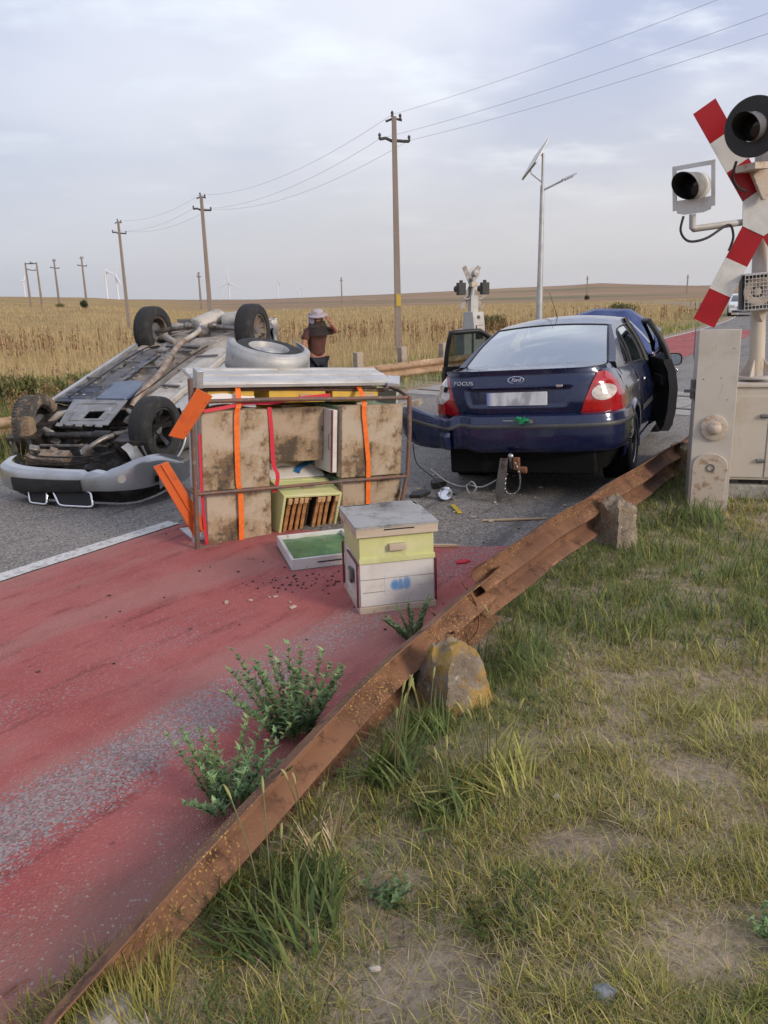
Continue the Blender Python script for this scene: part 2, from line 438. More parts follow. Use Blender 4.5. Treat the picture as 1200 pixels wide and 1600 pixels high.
WHITE_LINE = pm('worn_white_road_paint', (.60, .59, .57), .8, var=((14, (.30, .28, .27), .52, .62), (60, (.42, .40, .39), .5, .6)), bump=(70, .3, .004))
road_obj('road_marking', strip(-.09, .06, -16, -.12, .008, 60, .03, 2), WHITE_LINE)
road_obj('road_marking', strip(-3.0, -2.9, 16, 60, .008, 30, .02, 2), WHITE_LINE)
# level crossing: two rails let into concrete panels, skewed to the road
CONC = pm('weathered_concrete', (.34, .32, .29), .9, var=((3, (.24, .22, .20), .45, .65), (22, (.42, .40, .36), .5, .7), (9, (.18, .16, .14), .6, .72)), bump=(25, .6, .02))
STEEL_D = pm('dark_worn_rail_steel', (.10, .085, .075), .45, .7, var=((6, (.16, .09, .055), .45, .6),))
d_ = Vector((-.73, .685, 0)); n_ = Vector((.685, .73, 0)); o_ = Vector((4.35, 12.35, 0))
def track_quad(a0, a1, b0, b1, z):
    return [tuple(o_ + d_ * a + n_ * b + Vector((0, 0, z))) for a, b in ((a0, b0), (a1, b0), (a1, b1), (a0, b1))]
mb = MB()
for k in range(6):
    mb.add(track_quad(-1.6 + k * 1.35, -1.6 + k * 1.35 + 1.32, .08, 1.36, .006), [(0, 1, 2, 3)])
    mb.add(track_quad(-1.6 + k * 1.35, -1.6 + k * 1.35 + 1.32, -.62, -.09, .006), [(0, 1, 2, 3)])
    mb.add(track_quad(-1.6 + k * 1.35, -1.6 + k * 1.35 + 1.32, 1.53, 2.05, .006), [(0, 1, 2, 3)])
tag(mb.build('crossing_panel', CONC, smooth=0), kind='structure')
for b in (0, 1.435):
    mb = MB(); mb.add(track_quad(-14, 12, b - .035, b + .035, .010), [(0, 1, 2, 3)])
    for e0, e1 in ((-14, 12),):
        q = track_quad(e0, e1, b - .035, b + .035, .010); p = track_quad(e0, e1, b - .07, b + .07, -.14)
        mb.add(q + p, [(0, 1, 5, 4), (2, 3, 7, 6), (1, 2, 6, 5), (3, 0, 4, 7)])
    tag(mb.build('railway_track', STEEL_D, smooth=0), kind='structure')
# ------------------------------------------------------------------ vegetation
GRASS_MAT = attr_mat('grass_blades')
LEAF_MAT = attr_mat('weed_leaves', .6, .3)
def blades(name, X, Y, Zb, L, Wd, lean, head, cols, mat=None, parent=None, segs=3, curl=.5, build=True):
    """X,Y,Zb base; L length; Wd width; lean bend amount; head azimuth; cols (n,3) -> one mesh of tapered curved blades"""
    n = len(X); hx, hy = np.sin(head), np.cos(head); px, py = hy, -hx
    rows = segs + 1; V = np.zeros((n, 2 * segs + 1, 3)); C = np.zeros((n, 2 * segs + 1, 4)); C[..., 3] = 1
    for k in range(rows):
        f = k / segs
        out = L * lean * f ** (1 + curl); up = L * np.sqrt(np.maximum(1 - (lean * .85) ** 2, .03)) * (f - .35 * lean * f * f)
        w = Wd * (1 - f ** 1.6) * .5
        cx, cy, cz = X + hx * out, Y + hy * out, Zb + up
        shade = (.80 + .2 * f)
        if k < segs:
            V[:, 2 * k] = np.stack([cx - px * w, cy - py * w, cz], -1); V[:, 2 * k + 1] = np.stack([cx + px * w, cy + py * w, cz], -1)
            C[:, 2 * k, :3] = cols; C[:, 2 * k + 1, :3] = cols
        else:
            V[:, 2 * k] = np.stack([cx, cy, cz], -1); C[:, 2 * k, :3] = cols
    m = 2 * segs + 1; base = (np.arange(n) * m)[:, None]
    Q = np.concatenate([base + np.array([[2 * k, 2 * k + 1, 2 * k + 3, 2 * k + 2]]) for k in range(segs - 1)], 0) if segs > 1 else np.zeros((0, 4), int)
    T3 = base + np.array([[2 * segs - 2, 2 * segs - 1, 2 * segs]])
    me = bpy.data.meshes.new(name); nv = n * m; nq = len(Q); n3 = len(T3)
    me.vertices.add(nv); me.vertices.foreach_set('co', V.reshape(-1))
    me.loops.add(nq * 4 + n3 * 3); me.loops.foreach_set('vertex_index', np.concatenate([Q.ravel(), T3.ravel()]).astype(np.int32))
    me.polygons.add(nq + n3)
    me.polygons.foreach_set('loop_start', np.concatenate([np.arange(nq) * 4, nq * 4 + np.arange(n3) * 3]).astype(np.int32))
    me.polygons.foreach_set('loop_total', np.concatenate([np.full(nq, 4), np.full(n3, 3)]).astype(np.int32))
    at = me.color_attributes.new('col', 'FLOAT_COLOR', 'POINT'); at.data.foreach_set('color', C.ravel())
    me.update(calc_edges=True); me.validate()
    me.materials.append(mat or GRASS_MAT)
    o = bpy.data.objects.new(name, me); COL.objects.link(o)
    if parent is not None: o.parent = parent
    return o
rng = np.random.RandomState(11)
GREENS = np.array([(.115, .17, .05), (.15, .205, .06), (.19, .225, .075), (.095, .14, .055)])
OLIVE = np.array([(.38, .35, .09), (.47, .42, .12), (.32, .315, .085)])
STRAW = np.array([(.50, .40, .23), (.44, .34, .18), (.55, .46, .28), (.37, .28, .165)])
def pick(pal, n): return pal[rng.randint(0, len(pal), n)] * rng.uniform(.8, 1.2, (n, 1))
def mixcols(n, wg, wo, ws):
    """per-blade weights of green / olive / straw"""
    r = rng.rand(n) * (wg + wo + ws)
    c = np.where((r < wg)[:, None], pick(GREENS, n), np.where((r < wg + wo)[:, None], pick(OLIVE, n), pick(STRAW, n)))
    return c
BARE = [(.03, 1.74, .42, .22), (.85, 1.78, .30, .16), (.45, 2.72, .20, .16), (.62, 2.2, .16, .09), (1.12, 2.6, .16, .12)]
def verge_density(x, y):
    d = smooth01(fbm(x * 1.5 + 5, y * 1.5 + 2, 4), .20, .44) * .82 + .18
    d = d * (.30 + .85 * smooth01(fbm(x * 6, y * 6, 3), .36, .58)) * (.45 + .8 * smooth01(fbm(x * 17 + 3, y * 17, 2), .34, .62))
    for (bx, by, rx, ry) in BARE:
        q = ((x - bx) / rx) ** 2 + ((y - by) / ry) ** 2
        d = d * (1 - .97 * np.exp(-q ** 2 * .8 * (.6 + 1. * fbm(x * 4, y * 4, 3))))
    return d
def verge_grass(name, n, lo, hi, w, lean_lo, lean_hi, weights, dens_pow=1., zone=None, segs=3, area=None):
    sx, sy = area or ((-1.3, 7.0), (1.0, 14.0))
    # sample denser near the eye
    y = sy[0] + (sy[1] - sy[0]) * rng.rand(n) ** 1.9; n_ = len(y); x = rng.uniform(-.50, .95, n_) * (y + .35)
    s = (x - CX) * DX + (y - CY) * DY; t = (x - CX) * DY - (y - CY) * DX
    d = verge_density(x, y) ** dens_pow
    keep = (t > np.where(s < -.9, 3.24, 3.05) + .14 * rng.rand(n)) & (rng.rand(n) < d) & (t < 12)
    if zone is not None: keep &= zone(x, y, s, t)
    x, y, s, t = x[keep], y[keep], s[keep], t[keep]; k = len(x)
    tone = fbm(x * .9 + 40, y * .9 + 7, 3)
    wg, wo, ws = weights
    gfac = 1.5 * smooth01(tone, .46, .60) + smooth01(-t, -3.9, -3.2) * .5
    c = mixcols(k, wg * (.5 + 1.5 * gfac), wo * (1.1), ws * (1.2 - .8 * gfac))
    L = rng.uniform(lo, hi, k) * (.7 + .6 * fbm(x * 3, y * 3 + 20, 2)); W = w * rng.uniform(.6, 1.3, k) * (1 + .10 * np.maximum(y - 3, 0))
    o = blades(name, x, y, terrain(x, y) - .008, L, W, rng.uniform(lean_lo, lean_hi, k), rng.uniform(0, 2 * PI, k), c, segs=segs)
    return tag(o, kind='stuff')
verge_grass('verge_grass', 1000000, .022, .065, .0036, .35, .98, (.75, 1.25, .65), .9)
verge_grass('verge_grass', 120000, .06, .12, .0042, .45, .95, (.9, 1.1, .45), 1.8)
verge_grass('dead_grass', 140000, .04, .11, .0026, .93, 1.06, (.0, .35, .8), .45)
# taller green fringe against the foot of the rail
def fringe(x, y, s, t): return (t > 3.12) & (t < 3.75 + .35 * fbm(x * 2, y * 2, 2)) & (s < 4.5) & (fbm(x * 2.2 + 60, y * 2.2, 3) > .36)
verge_grass('rail_fringe_grass', 60000, .06, .18, .0050, .3, .9, (2.2, .5, .2), .4, fringe)
def fringe2(x, y, s, t): return (t > 3.02) & (t < 4.7) & (s > -.8) & (fbm(x * 1.8 + 10, y * 1.8, 3) > .36)
verge_grass('rail_fringe_grass', 80000, .08, .22, .006, .3, .85, (2.0, .9, .4), .5, fringe2)

# dry field across the road
def field_grass(name, n, rmin, rmax, lo, hi, w, pal_w, tfun, azr=(-36, 36), lean=(.1, .55), pal=None):
    r = rmin * (rmax / rmin) ** rng.rand(n); a = np.radians(rng.uniform(azr[0], azr[1], n)); x = np.sin(a) * r; y = np.cos(a) * r
    s = (x - CX) * DX + (y - CY) * DY; t = (x - CX) * DY - (y - CY) * DX - curve_t(s)
    m = tfun(x, y, s, t, r) > rng.rand(n); x, y, r = x[m], y[m], r[m]; k = len(x)
    g = fbm(x * .16 + 3, y * .16, 3)
    wg, wo, ws = pal_w
    c = mixcols(k, wg * (.3 + 1.4 * smooth01(g, .45, .65)), wo, ws)
    if pal is not None: c = pick(pal, k)
    sc = np.maximum(1, r / 14.) ** .85
    L = rng.uniform(lo, hi, k) * (.7 + .6 * g); W = w * sc * rng.uniform(.6, 1.4, k)
    o = blades(name, x, y, terrain(x, y) - .02, L, W, rng.uniform(*lean, k), rng.uniform(0, 2 * PI, k), c, segs=2)
    return tag(o, kind='stuff')
FIELD = np.array([(.55, .41, .225), (.50, .36, .185), (.60, .465, .27), (.44, .31, .165), (.52, .41, .20), (.42, .355, .16)])
RUST = np.array([(.33, .20, .11), (.28, .16, .085), (.38, .24, .13)])
field_grass('dry_field_grass', 210000, 11, 160, .18, .62, .0075, (0, 0, 1), lambda x, y, s, t, r: smooth01(-t, 5.2, 9) * np.where(np.degrees(np.arctan2(x, y)) < -13, smooth01(r, 15, 23), 1) * (.35 + .65 * smooth01(fbm(x * .35, y * .35, 3), .3, .6)), pal=FIELD)
field_grass('dry_field_grass', 26000, 40, 170, .2, .4, .012, (0, 0, 1), lambda x, y, s, t, r: (t > 3.6) * (s > 20) * 1., azr=(5, 40), pal=FIELD)
field_grass('roadside_green_grass', 120000, 8, 45, .12, .42, .010, (1.3, .9, .35), lambda x, y, s, t, r: smooth01(-t, 3.05, 3.6) * (1 - smooth01(-t, 6.5, 11)))
field_grass('roadside_green_grass', 22000, 24, 90, .10, .22, .012, (1.0, 1.4, .5), lambda x, y, s, t, r: smooth01(-t, 3.2, 3.8) * (1 - smooth01(-t, 7, 11)), azr=(8, 34))
field_grass('roadside_green_grass', 70000, 11, 23, .2, .6, .010, (1.5, 1.2, .5), lambda x, y, s, t, r: smooth01(-t, 4.2, 5.5) * (.3 + .7 * smooth01(fbm(x * .5, y * .5, 3), .35, .6)), azr=(-36, -10))
field_grass('roadside_green_grass', 16000, 6, 40, .1, .3, .009, (1.2, .8, .5), lambda x, y, s, t, r: (t > 3.15) * (s > 5) * .9, azr=(14, 36))
# belt of rust brown seed stalks standing in the field
def stalk_belt(name, n, rmin, rmax, azr, hmin, hmax, dens):
    r = rng.uniform(rmin, rmax, n); a = np.radians(rng.uniform(azr[0], azr[1], n)); x = np.sin(a) * r; y = np.cos(a) * r
    m = (smooth01(fbm(x * .22 + 8, y * .22 + 1, 3), dens, dens + .18) > rng.rand(n)); x, y, r = x[m], y[m], r[m]
    s = (x - CX) * DX + (y - CY) * DY; t = (x - CX) * DY - (y - CY) * DX - curve_t(s); m = t < -5; x, y, r = x[m], y[m], r[m]; k = len(x)
    h = rng.uniform(hmin, hmax, k); BX, BY, BZ, L, W, le, hd, cc = [], [], [], [], [], [], [], []
    z0 = terrain(x, y)
    col = pick(RUST, k)
    for q in range(16):       # stem, then short seed branches up its length
        f = 0 if q == 0 else rng.uniform(.30, .95, k)
        BX.append(x + rng.uniform(-.02, .02, k)); BY.append(y); BZ.append(z0 + h * f * .92)
        L.append(h if q == 0 else h * rng.uniform(.10, .24, k) * (1.25 - f)); W.append((np.full(k, .010) if q == 0 else np.full(k, .030)) * np.maximum(1, r / 26))
        le.append(rng.uniform(.02, .18, k) if q == 0 else rng.uniform(.3, .75, k)); hd.append(rng.uniform(0, 2 * PI, k)); cc.append(col * rng.uniform(.75, 1.25, (k, 1)))
    o = blades(name, np.concatenate(BX), np.concatenate(BY), np.concatenate(BZ), np.concatenate(L), np.concatenate(W), np.concatenate(le), np.concatenate(hd), np.concatenate(cc), segs=2)
    return tag(o, kind='stuff')
stalk_belt('dry_seed_stalks', 900, 32, 48, (-30, 17), .75, 1.35, .36)
stalk_belt('dry_seed_stalks', 300, 13, 22, (-33, -12), .6, 1.0, .50)
stalk_belt('dry_seed_stalks', 160, 45, 75, (10, 24), .8, 1.4, .42)

# --- individual weeds
def leafy_weed(name, label, cat, loc, height, nst, spread, leafL, leafW, pal, seed, group=None, toothed=True, per=26, stem_r=.0022):
    r = np.random.RandomState(seed); T = thing(name, label, cat, loc, group=group)
    st_ = MB(); X, Y, Z, L, W, le, hd, cc = ([] for _ in range(8))
    for k in range(nst):
        a = r.uniform(0, 2 * PI); sp = spread * math.sqrt(r.rand()); h = height * r.uniform(.6, 1.0); top = Vector((math.cos(a) * sp, math.sin(a) * sp, h))
        bx, by = math.cos(a) * sp * .25, math.sin(a) * sp * .25
        path = []
        for q in range(7):
            f = q / 6; path.append(Vector((lerp(bx, top.x, f ** 1.3), lerp(by, top.y, f ** 1.3), h * f - .02)))
        st_.tube(path, [stem_r * (1 - .6 * q / 6) for q in range(7)], 5)
        for j in range(per):
            f = .12 + .88 * (j + r.rand()) / per; i = min(int(f * 6), 5); p = path[i].lerp(path[i + 1], f * 6 - i)
            az = j * 2.4 + r.uniform(-.5, .5); lf = leafL * (1.15 - .65 * f) * r.uniform(.7, 1.2); c = pal[r.randint(len(pal))] * r.uniform(.75, 1.25) * (1 + .35 * f)
            sub = (0, -.6, .6) if toothed else (0,)
            for e, da in enumerate(sub):
                X.append(p.x); Y.append(p.y); Z.append(p.z); L.append(lf * (1 if e == 0 else .62 - .12 * (e > 2))); W.append(leafW * (1 if e == 0 else .8)); le.append(r.uniform(.62, 1.0)); hd.append(az + da); cc.append(c)
    st_.build('stem', STEM_MAT, T, smooth=60)
    A = lambda q: np.array(q, float)
    blades('foliage', A(X), A(Y), A(Z), A(L), A(W), A(le), A(hd), A(cc), LEAF_MAT, T, segs=3, curl=.3)
    return T
STEM_MAT = pm('green_stem', (.13, .14, .05), .7, var=((30, (.17, .10, .06), .5, .7),))
WG = np.array([(.08, .125, .055), (.10, .155, .065), (.065, .10, .05), (.135, .19, .085)])
leafy_weed('mugwort_plant', 'tall dark green leafy weed growing on the road side of the rusty rail', 'weed', (-.40, 2.97, 0), .42, 24, .30, .070, .017, WG * 1.7, 1, per=24)
leafy_weed('mugwort_plant', 'low sprawling green weed nearest the viewer beside the red lane', 'weed', (-.60, 2.52, 0), .30, 26, .32, .055, .015, WG * 2.1, 2, per=20)
leafy_weed('mugwort_plant', 'small green weed at the foot of the standing white and yellow beehive', 'weed', (.14, 3.95, 0), .20, 16, .20, .045, .012, WG * 1.6, 3, per=20)
leafy_weed('mugwort_plant', 'short broad leaved weed in the bare soil at the bottom of the verge', 'weed', (-.02, 2.02, gz(-.02, 2.02)), .10, 8, .10, .05, .016, WG * 1.3, 4, toothed=False, per=10)
leafy_weed('mugwort_plant', 'tiny bright green weed in the lower right corner of the verge', 'weed', (1.02, 1.78, gz(1.02, 1.78)), .09, 9, .11, .04, .016, WG * 1.8, 5, toothed=False, per=10)
def grass_clump(label, loc, n, hmin, hmax, w, pal, seed, heads, hcol, spread=.10, lean=(.2, .8)):
    r = np.random.RandomState(seed); T = thing('grass_clump', label, 'grass clump', loc)
    q = np.sqrt(r.rand(n)) * spread; a = r.uniform(0, 2 * PI, n)
    cols = pal[r.randint(0, len(pal), n)] * r.uniform(.75, 1.25, (n, 1))
    blades('foliage', np.cos(a) * q, np.sin(a) * q, np.full(n, -.01), r.uniform(hmin, hmax, n), w * r.uniform(.6, 1.3, n), r.uniform(lean[0], lean[1], n), a + r.uniform(-.9, .9, n), cols, LEAF_MAT, T, segs=5)
    sm = MB(); hm = pm('seed_head', hcol, .8, var=((200, (.30, .27, .10), .4, .6),), bump=(300, .8, .003))
    for k in range(heads):
        mb = MB()
        aa = r.uniform(0, 2 * PI); h = hmax * r.uniform(.8, 1.35); ln = r.uniform(.05, .35)
        path = [Vector((math.cos(aa) * (spread * .3 + h * ln * f * f), math.sin(aa) * (spread * .3 + h * ln * f * f), h * f)) for f in (0, .25, .5, .75, 1)]
        sm.tube(path, .0023, 5); d = (path[-1] - path[-2]).normalized(); e = path[-1]
        mb.tube([e + d * .075 * f + Vector((0, 0, -.03 * f * f)) for f in (0, .15, .4, .7, 1)], [.0025, .004, .0048, .004, .001], 6); mb.build('seed_head', hm, T, smooth=60)
    if heads:
        sm.build('stem', STEM_MAT, T, smooth=60)
    return T
gl = lambda x, y: (x, y, gz(x, y))
CG = GREENS * 1.0; CYEL = np.array([(.42, .40, .12), (.34, .35, .10), (.48, .42, .17)])
grass_clump('green grass tuft with seed heads standing close under the leaning rail', gl(.0, 2.62), 90, .14, .30, .015, CG, 21, 5, (.28, .31, .10), .10, (.3, .9))
grass_clump('yellowing grass tuft with drooping blades in the middle of the verge', gl(.37, 2.55), 190, .10, .26, .012, CYEL, 22, 8, (.42, .35, .13), .15, (.4, .97))
grass_clump('big dark green grass tuft growing against the near end of the rail', gl(-.36, 1.98), 300, .10, .25, .011, CG * .85, 23, 4, (.32, .32, .11), .20, (.35, .95))
grass_clump('straw yellow grass tuft at the buried near end of the rail', gl(-.74, 1.72), 420, .05, .17, .005, np.array([(.42, .35, .11), (.34, .31, .10), (.26, .27, .08)]), 24, 0, (.3, .25, .1), .15, (.2, .85))
grass_clump('yellow green grass tuft in the lower left corner beside the rail end', gl(-.86, 1.62), 300, .05, .15, .005, np.array([(.38, .35, .11), (.24, .27, .08), (.30, .31, .09)]), 34, 0, (.3, .25, .1), .14, (.2, .85))
grass_clump('pale grass tuft bent over the face of the rusty rail', gl(-.26, 2.26), 60, .10, .24, .008, STRAW, 25, 5, (.44, .37, .15), .10, (.3, .9))
grass_clump('thin green grass tuft beside the yellow stained concrete stump', gl(.15, 2.93), 90, .08, .22, .010, CG * 1.15, 26, 3, (.32, .32, .11), .10)
grass_clump('coarse dry grass tuft at the foot of the farthest concrete stump', gl(2.85, 7.35), 200, .12, .34, .008, np.array([(.40, .32, .13), (.32, .23, .11), (.28, .27, .10)]), 27, 0, (.3, .25, .1), .28, (.3, .9))
grass_clump('broad green tuft left of the yellowing tuft on the verge', gl(.19, 2.40), 110, .08, .20, .012, CG * 1.1, 28, 2, (.3, .3, .1), .11, (.4, .95))
grass_clump('dark green tuft at the bottom of the verge right of the bare soil', gl(.33, 1.92), 170, .05, .13, .009, CG * .8, 29, 0, (.3, .3, .1), .13, (.4, .97))
grass_clump('pale yellow tuft in the turf near the right edge of the verge', gl(1.25, 2.85), 260, .06, .15, .006, CYEL, 30, 0, (.3, .3, .1), .20, (.4, .97))
grass_clump('fresh green tuft behind the yellow stained concrete stump', gl(.62, 3.52), 260, .08, .22, .008, CG, 31, 2, (.3, .3, .1), .22, (.35, .95))
grass_clump('tall green tuft at the foot of the cream barrier machine', gl(2.42, 6.05), 240, .10, .28, .009, CG, 32, 0, (.3, .3, .1), .26, (.3, .9))
# ------------------------------------------------------------------ far placement helper: a photo direction at a chosen real distance
def at(px, py, Y):
    u = (px - 600) / F_PX; v = -(py - 800) / F_PX; c, s = math.cos(RO), math.sin(RO); u, v = u * c + v * s, -u * s + v * c
    r = (u, math.cos(TH) + v * math.sin(TH), -math.sin(TH) + v * math.cos(TH)); k = Y / r[1]
    return Vector((r[0] * k, Y, EYE + r[2] * k))
# ------------------------------------------------------------------ rusty crash rails
def rust_mat(name, a, b, yel=(.50, .33, .10), k=.60):
    t = NT(name)
    c = t.mix(t.ramp(t.noise(1.6, 5), .40, .60), a, b)
    c = t.mix(t.ramp(t.noise(9, 6, .7), .50, .70), c, tuple(q * .45 for q in a))
    c = t.mix(t.ramp(t.noise(4, 5, .7, stretch=(1, .5, 1.2)), .55, .68), c, tuple(min(1, q * 1.5) for q in b))
    sp_ = t.math('MULTIPLY', t.ramp(t.noise(110, 2, .5), k, k + .05), t.ramp(t.noise(2.4, 3), .40, .60))
    c = t.mix(sp_, c, yel)
    t.set(Base_Color=c, Roughness=.78); t.b.inputs['Specular IOR Level'].default_value = .3
    t.bump(t.noise(60, 5, .7), .45, .004); return t.mat
RUSTM = rust_mat('rusty_rail_steel', (.150, .073, .045), (.220, .110, .063))
RUST_OLD = rust_mat('pale_rusty_rail_steel', (.33, .21, .13), (.43, .29, .19), (.46, .36, .24))
WPROF = [(.004, .002), (0, -.004), (-.066, -.040), (-.080, -.056), (-.080, -.088), (-.068, -.106), (-.008, -.146), (0, -.156), (-.008, -.166), (-.068, -.204), (-.080, -.222), (-.080, -.254), (-.068, -.270), (-.004, -.306), (.002, -.312)]
def wbeam(name, label, path, tilt0, tilt1, mat, thick=.005, slots=None, lip=None):
    """path: (s, t, ztop) stations; the W section leans by tilt degrees"""
    o0 = thing(name, label, 'guard rail', (CX, CY, 0), (0, 0, ROADROT)); mb = MB(); n = len(path)
    def pt(i, q):
        s, t, z = path[i]; a = R_(lerp(tilt0, tilt1, i / (n - 1))); x, y = WPROF[q]
        if lip and i < lip[0]: 
            k = (1 - i / lip[0]); x += lip[1] * k * (q < 4) * (1 - q / 4); y += lip[2] * k * (q < 4) * (1 - q / 4)
        return (t + x * math.cos(a) - y * math.sin(a), s, z + x * math.sin(a) + y * math.cos(a))
    V = [pt(i, q) for i in range(n) for q in range(len(WPROF))]; L = len(WPROF)
    mb.add(V, [(i * L + q, (i + 1) * L + q, (i + 1) * L + q + 1, i * L + q + 1) for i in range(n - 1) for q in range(L - 1)])
    b = mb.build('beam', mat, o0, solid=thick, smooth=18)
    return o0, pt
nearp = []
for k in range(30):
    q = -4.75 + k * .139
    nearp.append((q, interp(q, [(-4.75, 3.47), (-3.4, 3.40), (-2.2, 3.285), (-.7, 3.195)]) + .006 * math.sin(k * .5), interp(q, [(-4.75, -.30), (-4.05, -.06), (-3.62, .115), (-2.93, .215), (-2.2, .285), (-.98, .325), (-.7, .34)]) + .003 * math.sin(k * 1.3)))
near_rail, _ = wbeam('guard_rail', 'rusty crash rail section sinking into the grass at its near end', nearp, 4, 0, RUSTM)
farp = [(-.92 + k * .15, 3.205 + .01 * math.sin(k * .7) - .03 * max(0, k - 22) / 12, interp(-.92 + k * .15, [(-.92, .415), (-.6, .42), (.6, .415), (2.5, .395), (4.3, .33)]) + .003 * math.sin(k)) for k in range(36)]
far_rail, pt = wbeam('guard_rail', 'rusty crash rail section with slotted bent end beside the blue sedan', farp, 3, 0, RUSTM, lip=(2, .015, .012))
BLACK = pm('matt_black', (.012, .012, .013), .7)
mb = MB()   # bolt slots at the lapped end, cut as dark recessed plugs set in the faces
def on_face(sv, q, f, e):
    i = (sv + .92) / .15; i0 = int(i); a = Vector(pt(i0, q)).lerp(Vector(pt(i0 + 1, q)), i - i0); b = Vector(pt(i0, q + 1)).lerp(Vector(pt(i0 + 1, q + 1)), i - i0)
    return a.lerp(b, f) + Vector((e, 0, 0))
for q, f, sv in ((5, .35, -.80), (5, .75, -.73), (12, .35, -.80), (12, .70, -.73), (5, .75, -.45)):
    p = on_face(sv, q, f, .001); dn = (on_face(sv, q, min(1, f + .1), .001) - on_face(sv, q, f, .001)).normalized(); up = dn * .006
    al = Vector((0, .016, 0)); vv = [p - al - up, p - al + up, p + al + up, p + al - up]
    mb.add([w_ + Vector((.0025, 0, .0015)) for w_ in vv], [(0, 1, 2, 3)])
mb.build('bolt_slots', BLACK, far_rail, smooth=0)
# wires twisted round the rail and stump
def wire(name, label, pts, r, mat, cat='wire', group=None):
    mb = MB(); mb.tube(smooth_path(pts), r, 6); return tag(mb.build(name, mat, smooth=60), label, cat, group)
def smooth_path(p, k=6):
    P = [Vector(q) for q in p]; out = []
    for i in range(len(P) - 1):
        a, b, c, d = P[max(i - 1, 0)], P[i], P[i + 1], P[min(i + 2, len(P) - 1)]
        for j in range(k):
            t = j / k; out.append(.5 * ((2 * b) + (-a + c) * t + (2 * a - 5 * b + 4 * c - d) * t * t + (-a + 3 * b - 3 * c + d) * t ** 3))
    out.append(P[-1]); return out
RUST_WIRE = pm('rusty_wire', (.13, .055, .03), .85, var=((40, (.22, .10, .05), .4, .6),))
def rp(s, t, z): x, y = xy(s, t); return (x, y, z)
wire('rusty_wire', 'rusty wire looped over the near rail above the yellow stained stump', [rp(-1.30, 3.10, .27), rp(-1.30, 3.20, .17), rp(-1.36, 3.27, .20), rp(-1.50, 3.36, .13), rp(-1.62, 3.52, .04), rp(-1.66, 3.60, -.02)], .006, RUST_WIRE)
wire('rusty_wire', 'rusty wire hanging at the lapped joint of the two rails', [rp(-.98, 3.11, .31), rp(-.98, 3.19, .20), rp(-1.03, 3.23, .10), rp(-1.10, 3.20, .02), rp(-1.12, 3.24, -.02)], .005, RUST_WIRE)
# broken concrete stumps
def stump(label, loc, size, seed, rot, yellow, taper=.75):
    r = np.random.RandomState(seed); b = bmesh.new(); bmesh.ops.create_cube(b, size=1)
    bmesh.ops.subdivide_edges(b, edges=b.edges, cuts=11, use_grid_fill=True)
    for v in b.verts:
        x, y, z = v.co; n = float(fbm(np.array([x * 3 + seed * 5]), np.array([y * 3 + z * 2.1]), 4)[0]) - .5; n2 = float(fbm(np.array([y * 9 + seed]), np.array([z * 9 + x * 7]), 3)[0]) - .5; n3 = float(fbm(np.array([x * 4 + 9]), np.array([y * 4 + seed * 3]), 3)[0]) - .5
        k = lerp(1, taper, z + .5); q = max(abs(x), abs(y)) * 2; rr_ = 1 - .10 * max(0, (abs(x) + abs(y)) * 2 - 1.5)
        v.co.x = (x * k * (1 + n * .35) + n2 * .07) * rr_ * size[0]; v.co.y = (y * k * (1 + n * .35) - n2 * .07) * rr_ * size[1]
        v.co.z = (z + .5 + (n3 * .38 - .16 * q * q) * max(0, z + .1) * 1.3 + n2 * .05) * size[2] - .05
    me = bpy.data.meshes.new('concrete_stump'); b.to_mesh(me); b.free()
    me.polygons.foreach_set('use_smooth', [True] * len(me.polygons)); me.set_sharp_from_angle(angle=R_(32))
    t = NT('broken_concrete')
    c = t.mix(t.ramp(t.noise(5, 5), .35, .65), (.24, .19, .145), (.36, .31, .25)); c = t.mix(t.ramp(t.noise(24, 5, .7), .52, .66), c, (.12, .095, .075)); c = t.mix(t.ramp(t.noise(38, 4, .6), .60, .68), c, (.50, .46, .40))
    if yellow: c = t.mix(t.math('MULTIPLY', t.ramp(t.noise(6, 4), .42, .56), yellow), c, (.44, .27, .055))
    t.set(Base_Color=c, Roughness=.95); t.bump(t.math('ADD', t.noise(45, 6, .75), t.math('MULTIPLY', t.noise(14, 5, .7), 2.)), .9, .016); me.materials.append(t.mat)
    o = bpy.data.objects.new('concrete_stump', me); COL.objects.link(o); o.location = loc; o.rotation_euler = (0, 0, R_(rot)); return tag(o, label, 'concrete stump')
def rl(s, t, dz=0): x, y = xy(s, t); return (x, y, gz(x, y) + dz)
stump('broken concrete stump stained orange yellow behind the near rail', rl(-1.66, 3.43, -.02), (.27, .24, .36), 1, 30, .85, .70)
stump('grey broken concrete stump wedged under the rail next to the sedan', rl(.95, 3.33, -.03), (.22, .24, .42), 2, 28, .15, .85)
stump('lichen spotted concrete stump at the far end of the rusty rail', rl(3.45, 3.22, -.03), (.26, .30, .40), 3, 40, .3, .8)
stump('crumbled lump of concrete leaning on the yellow stained stump', rl(-1.58, 3.26, -.05), (.18, .22, .24), 4, 10, .0, .7)

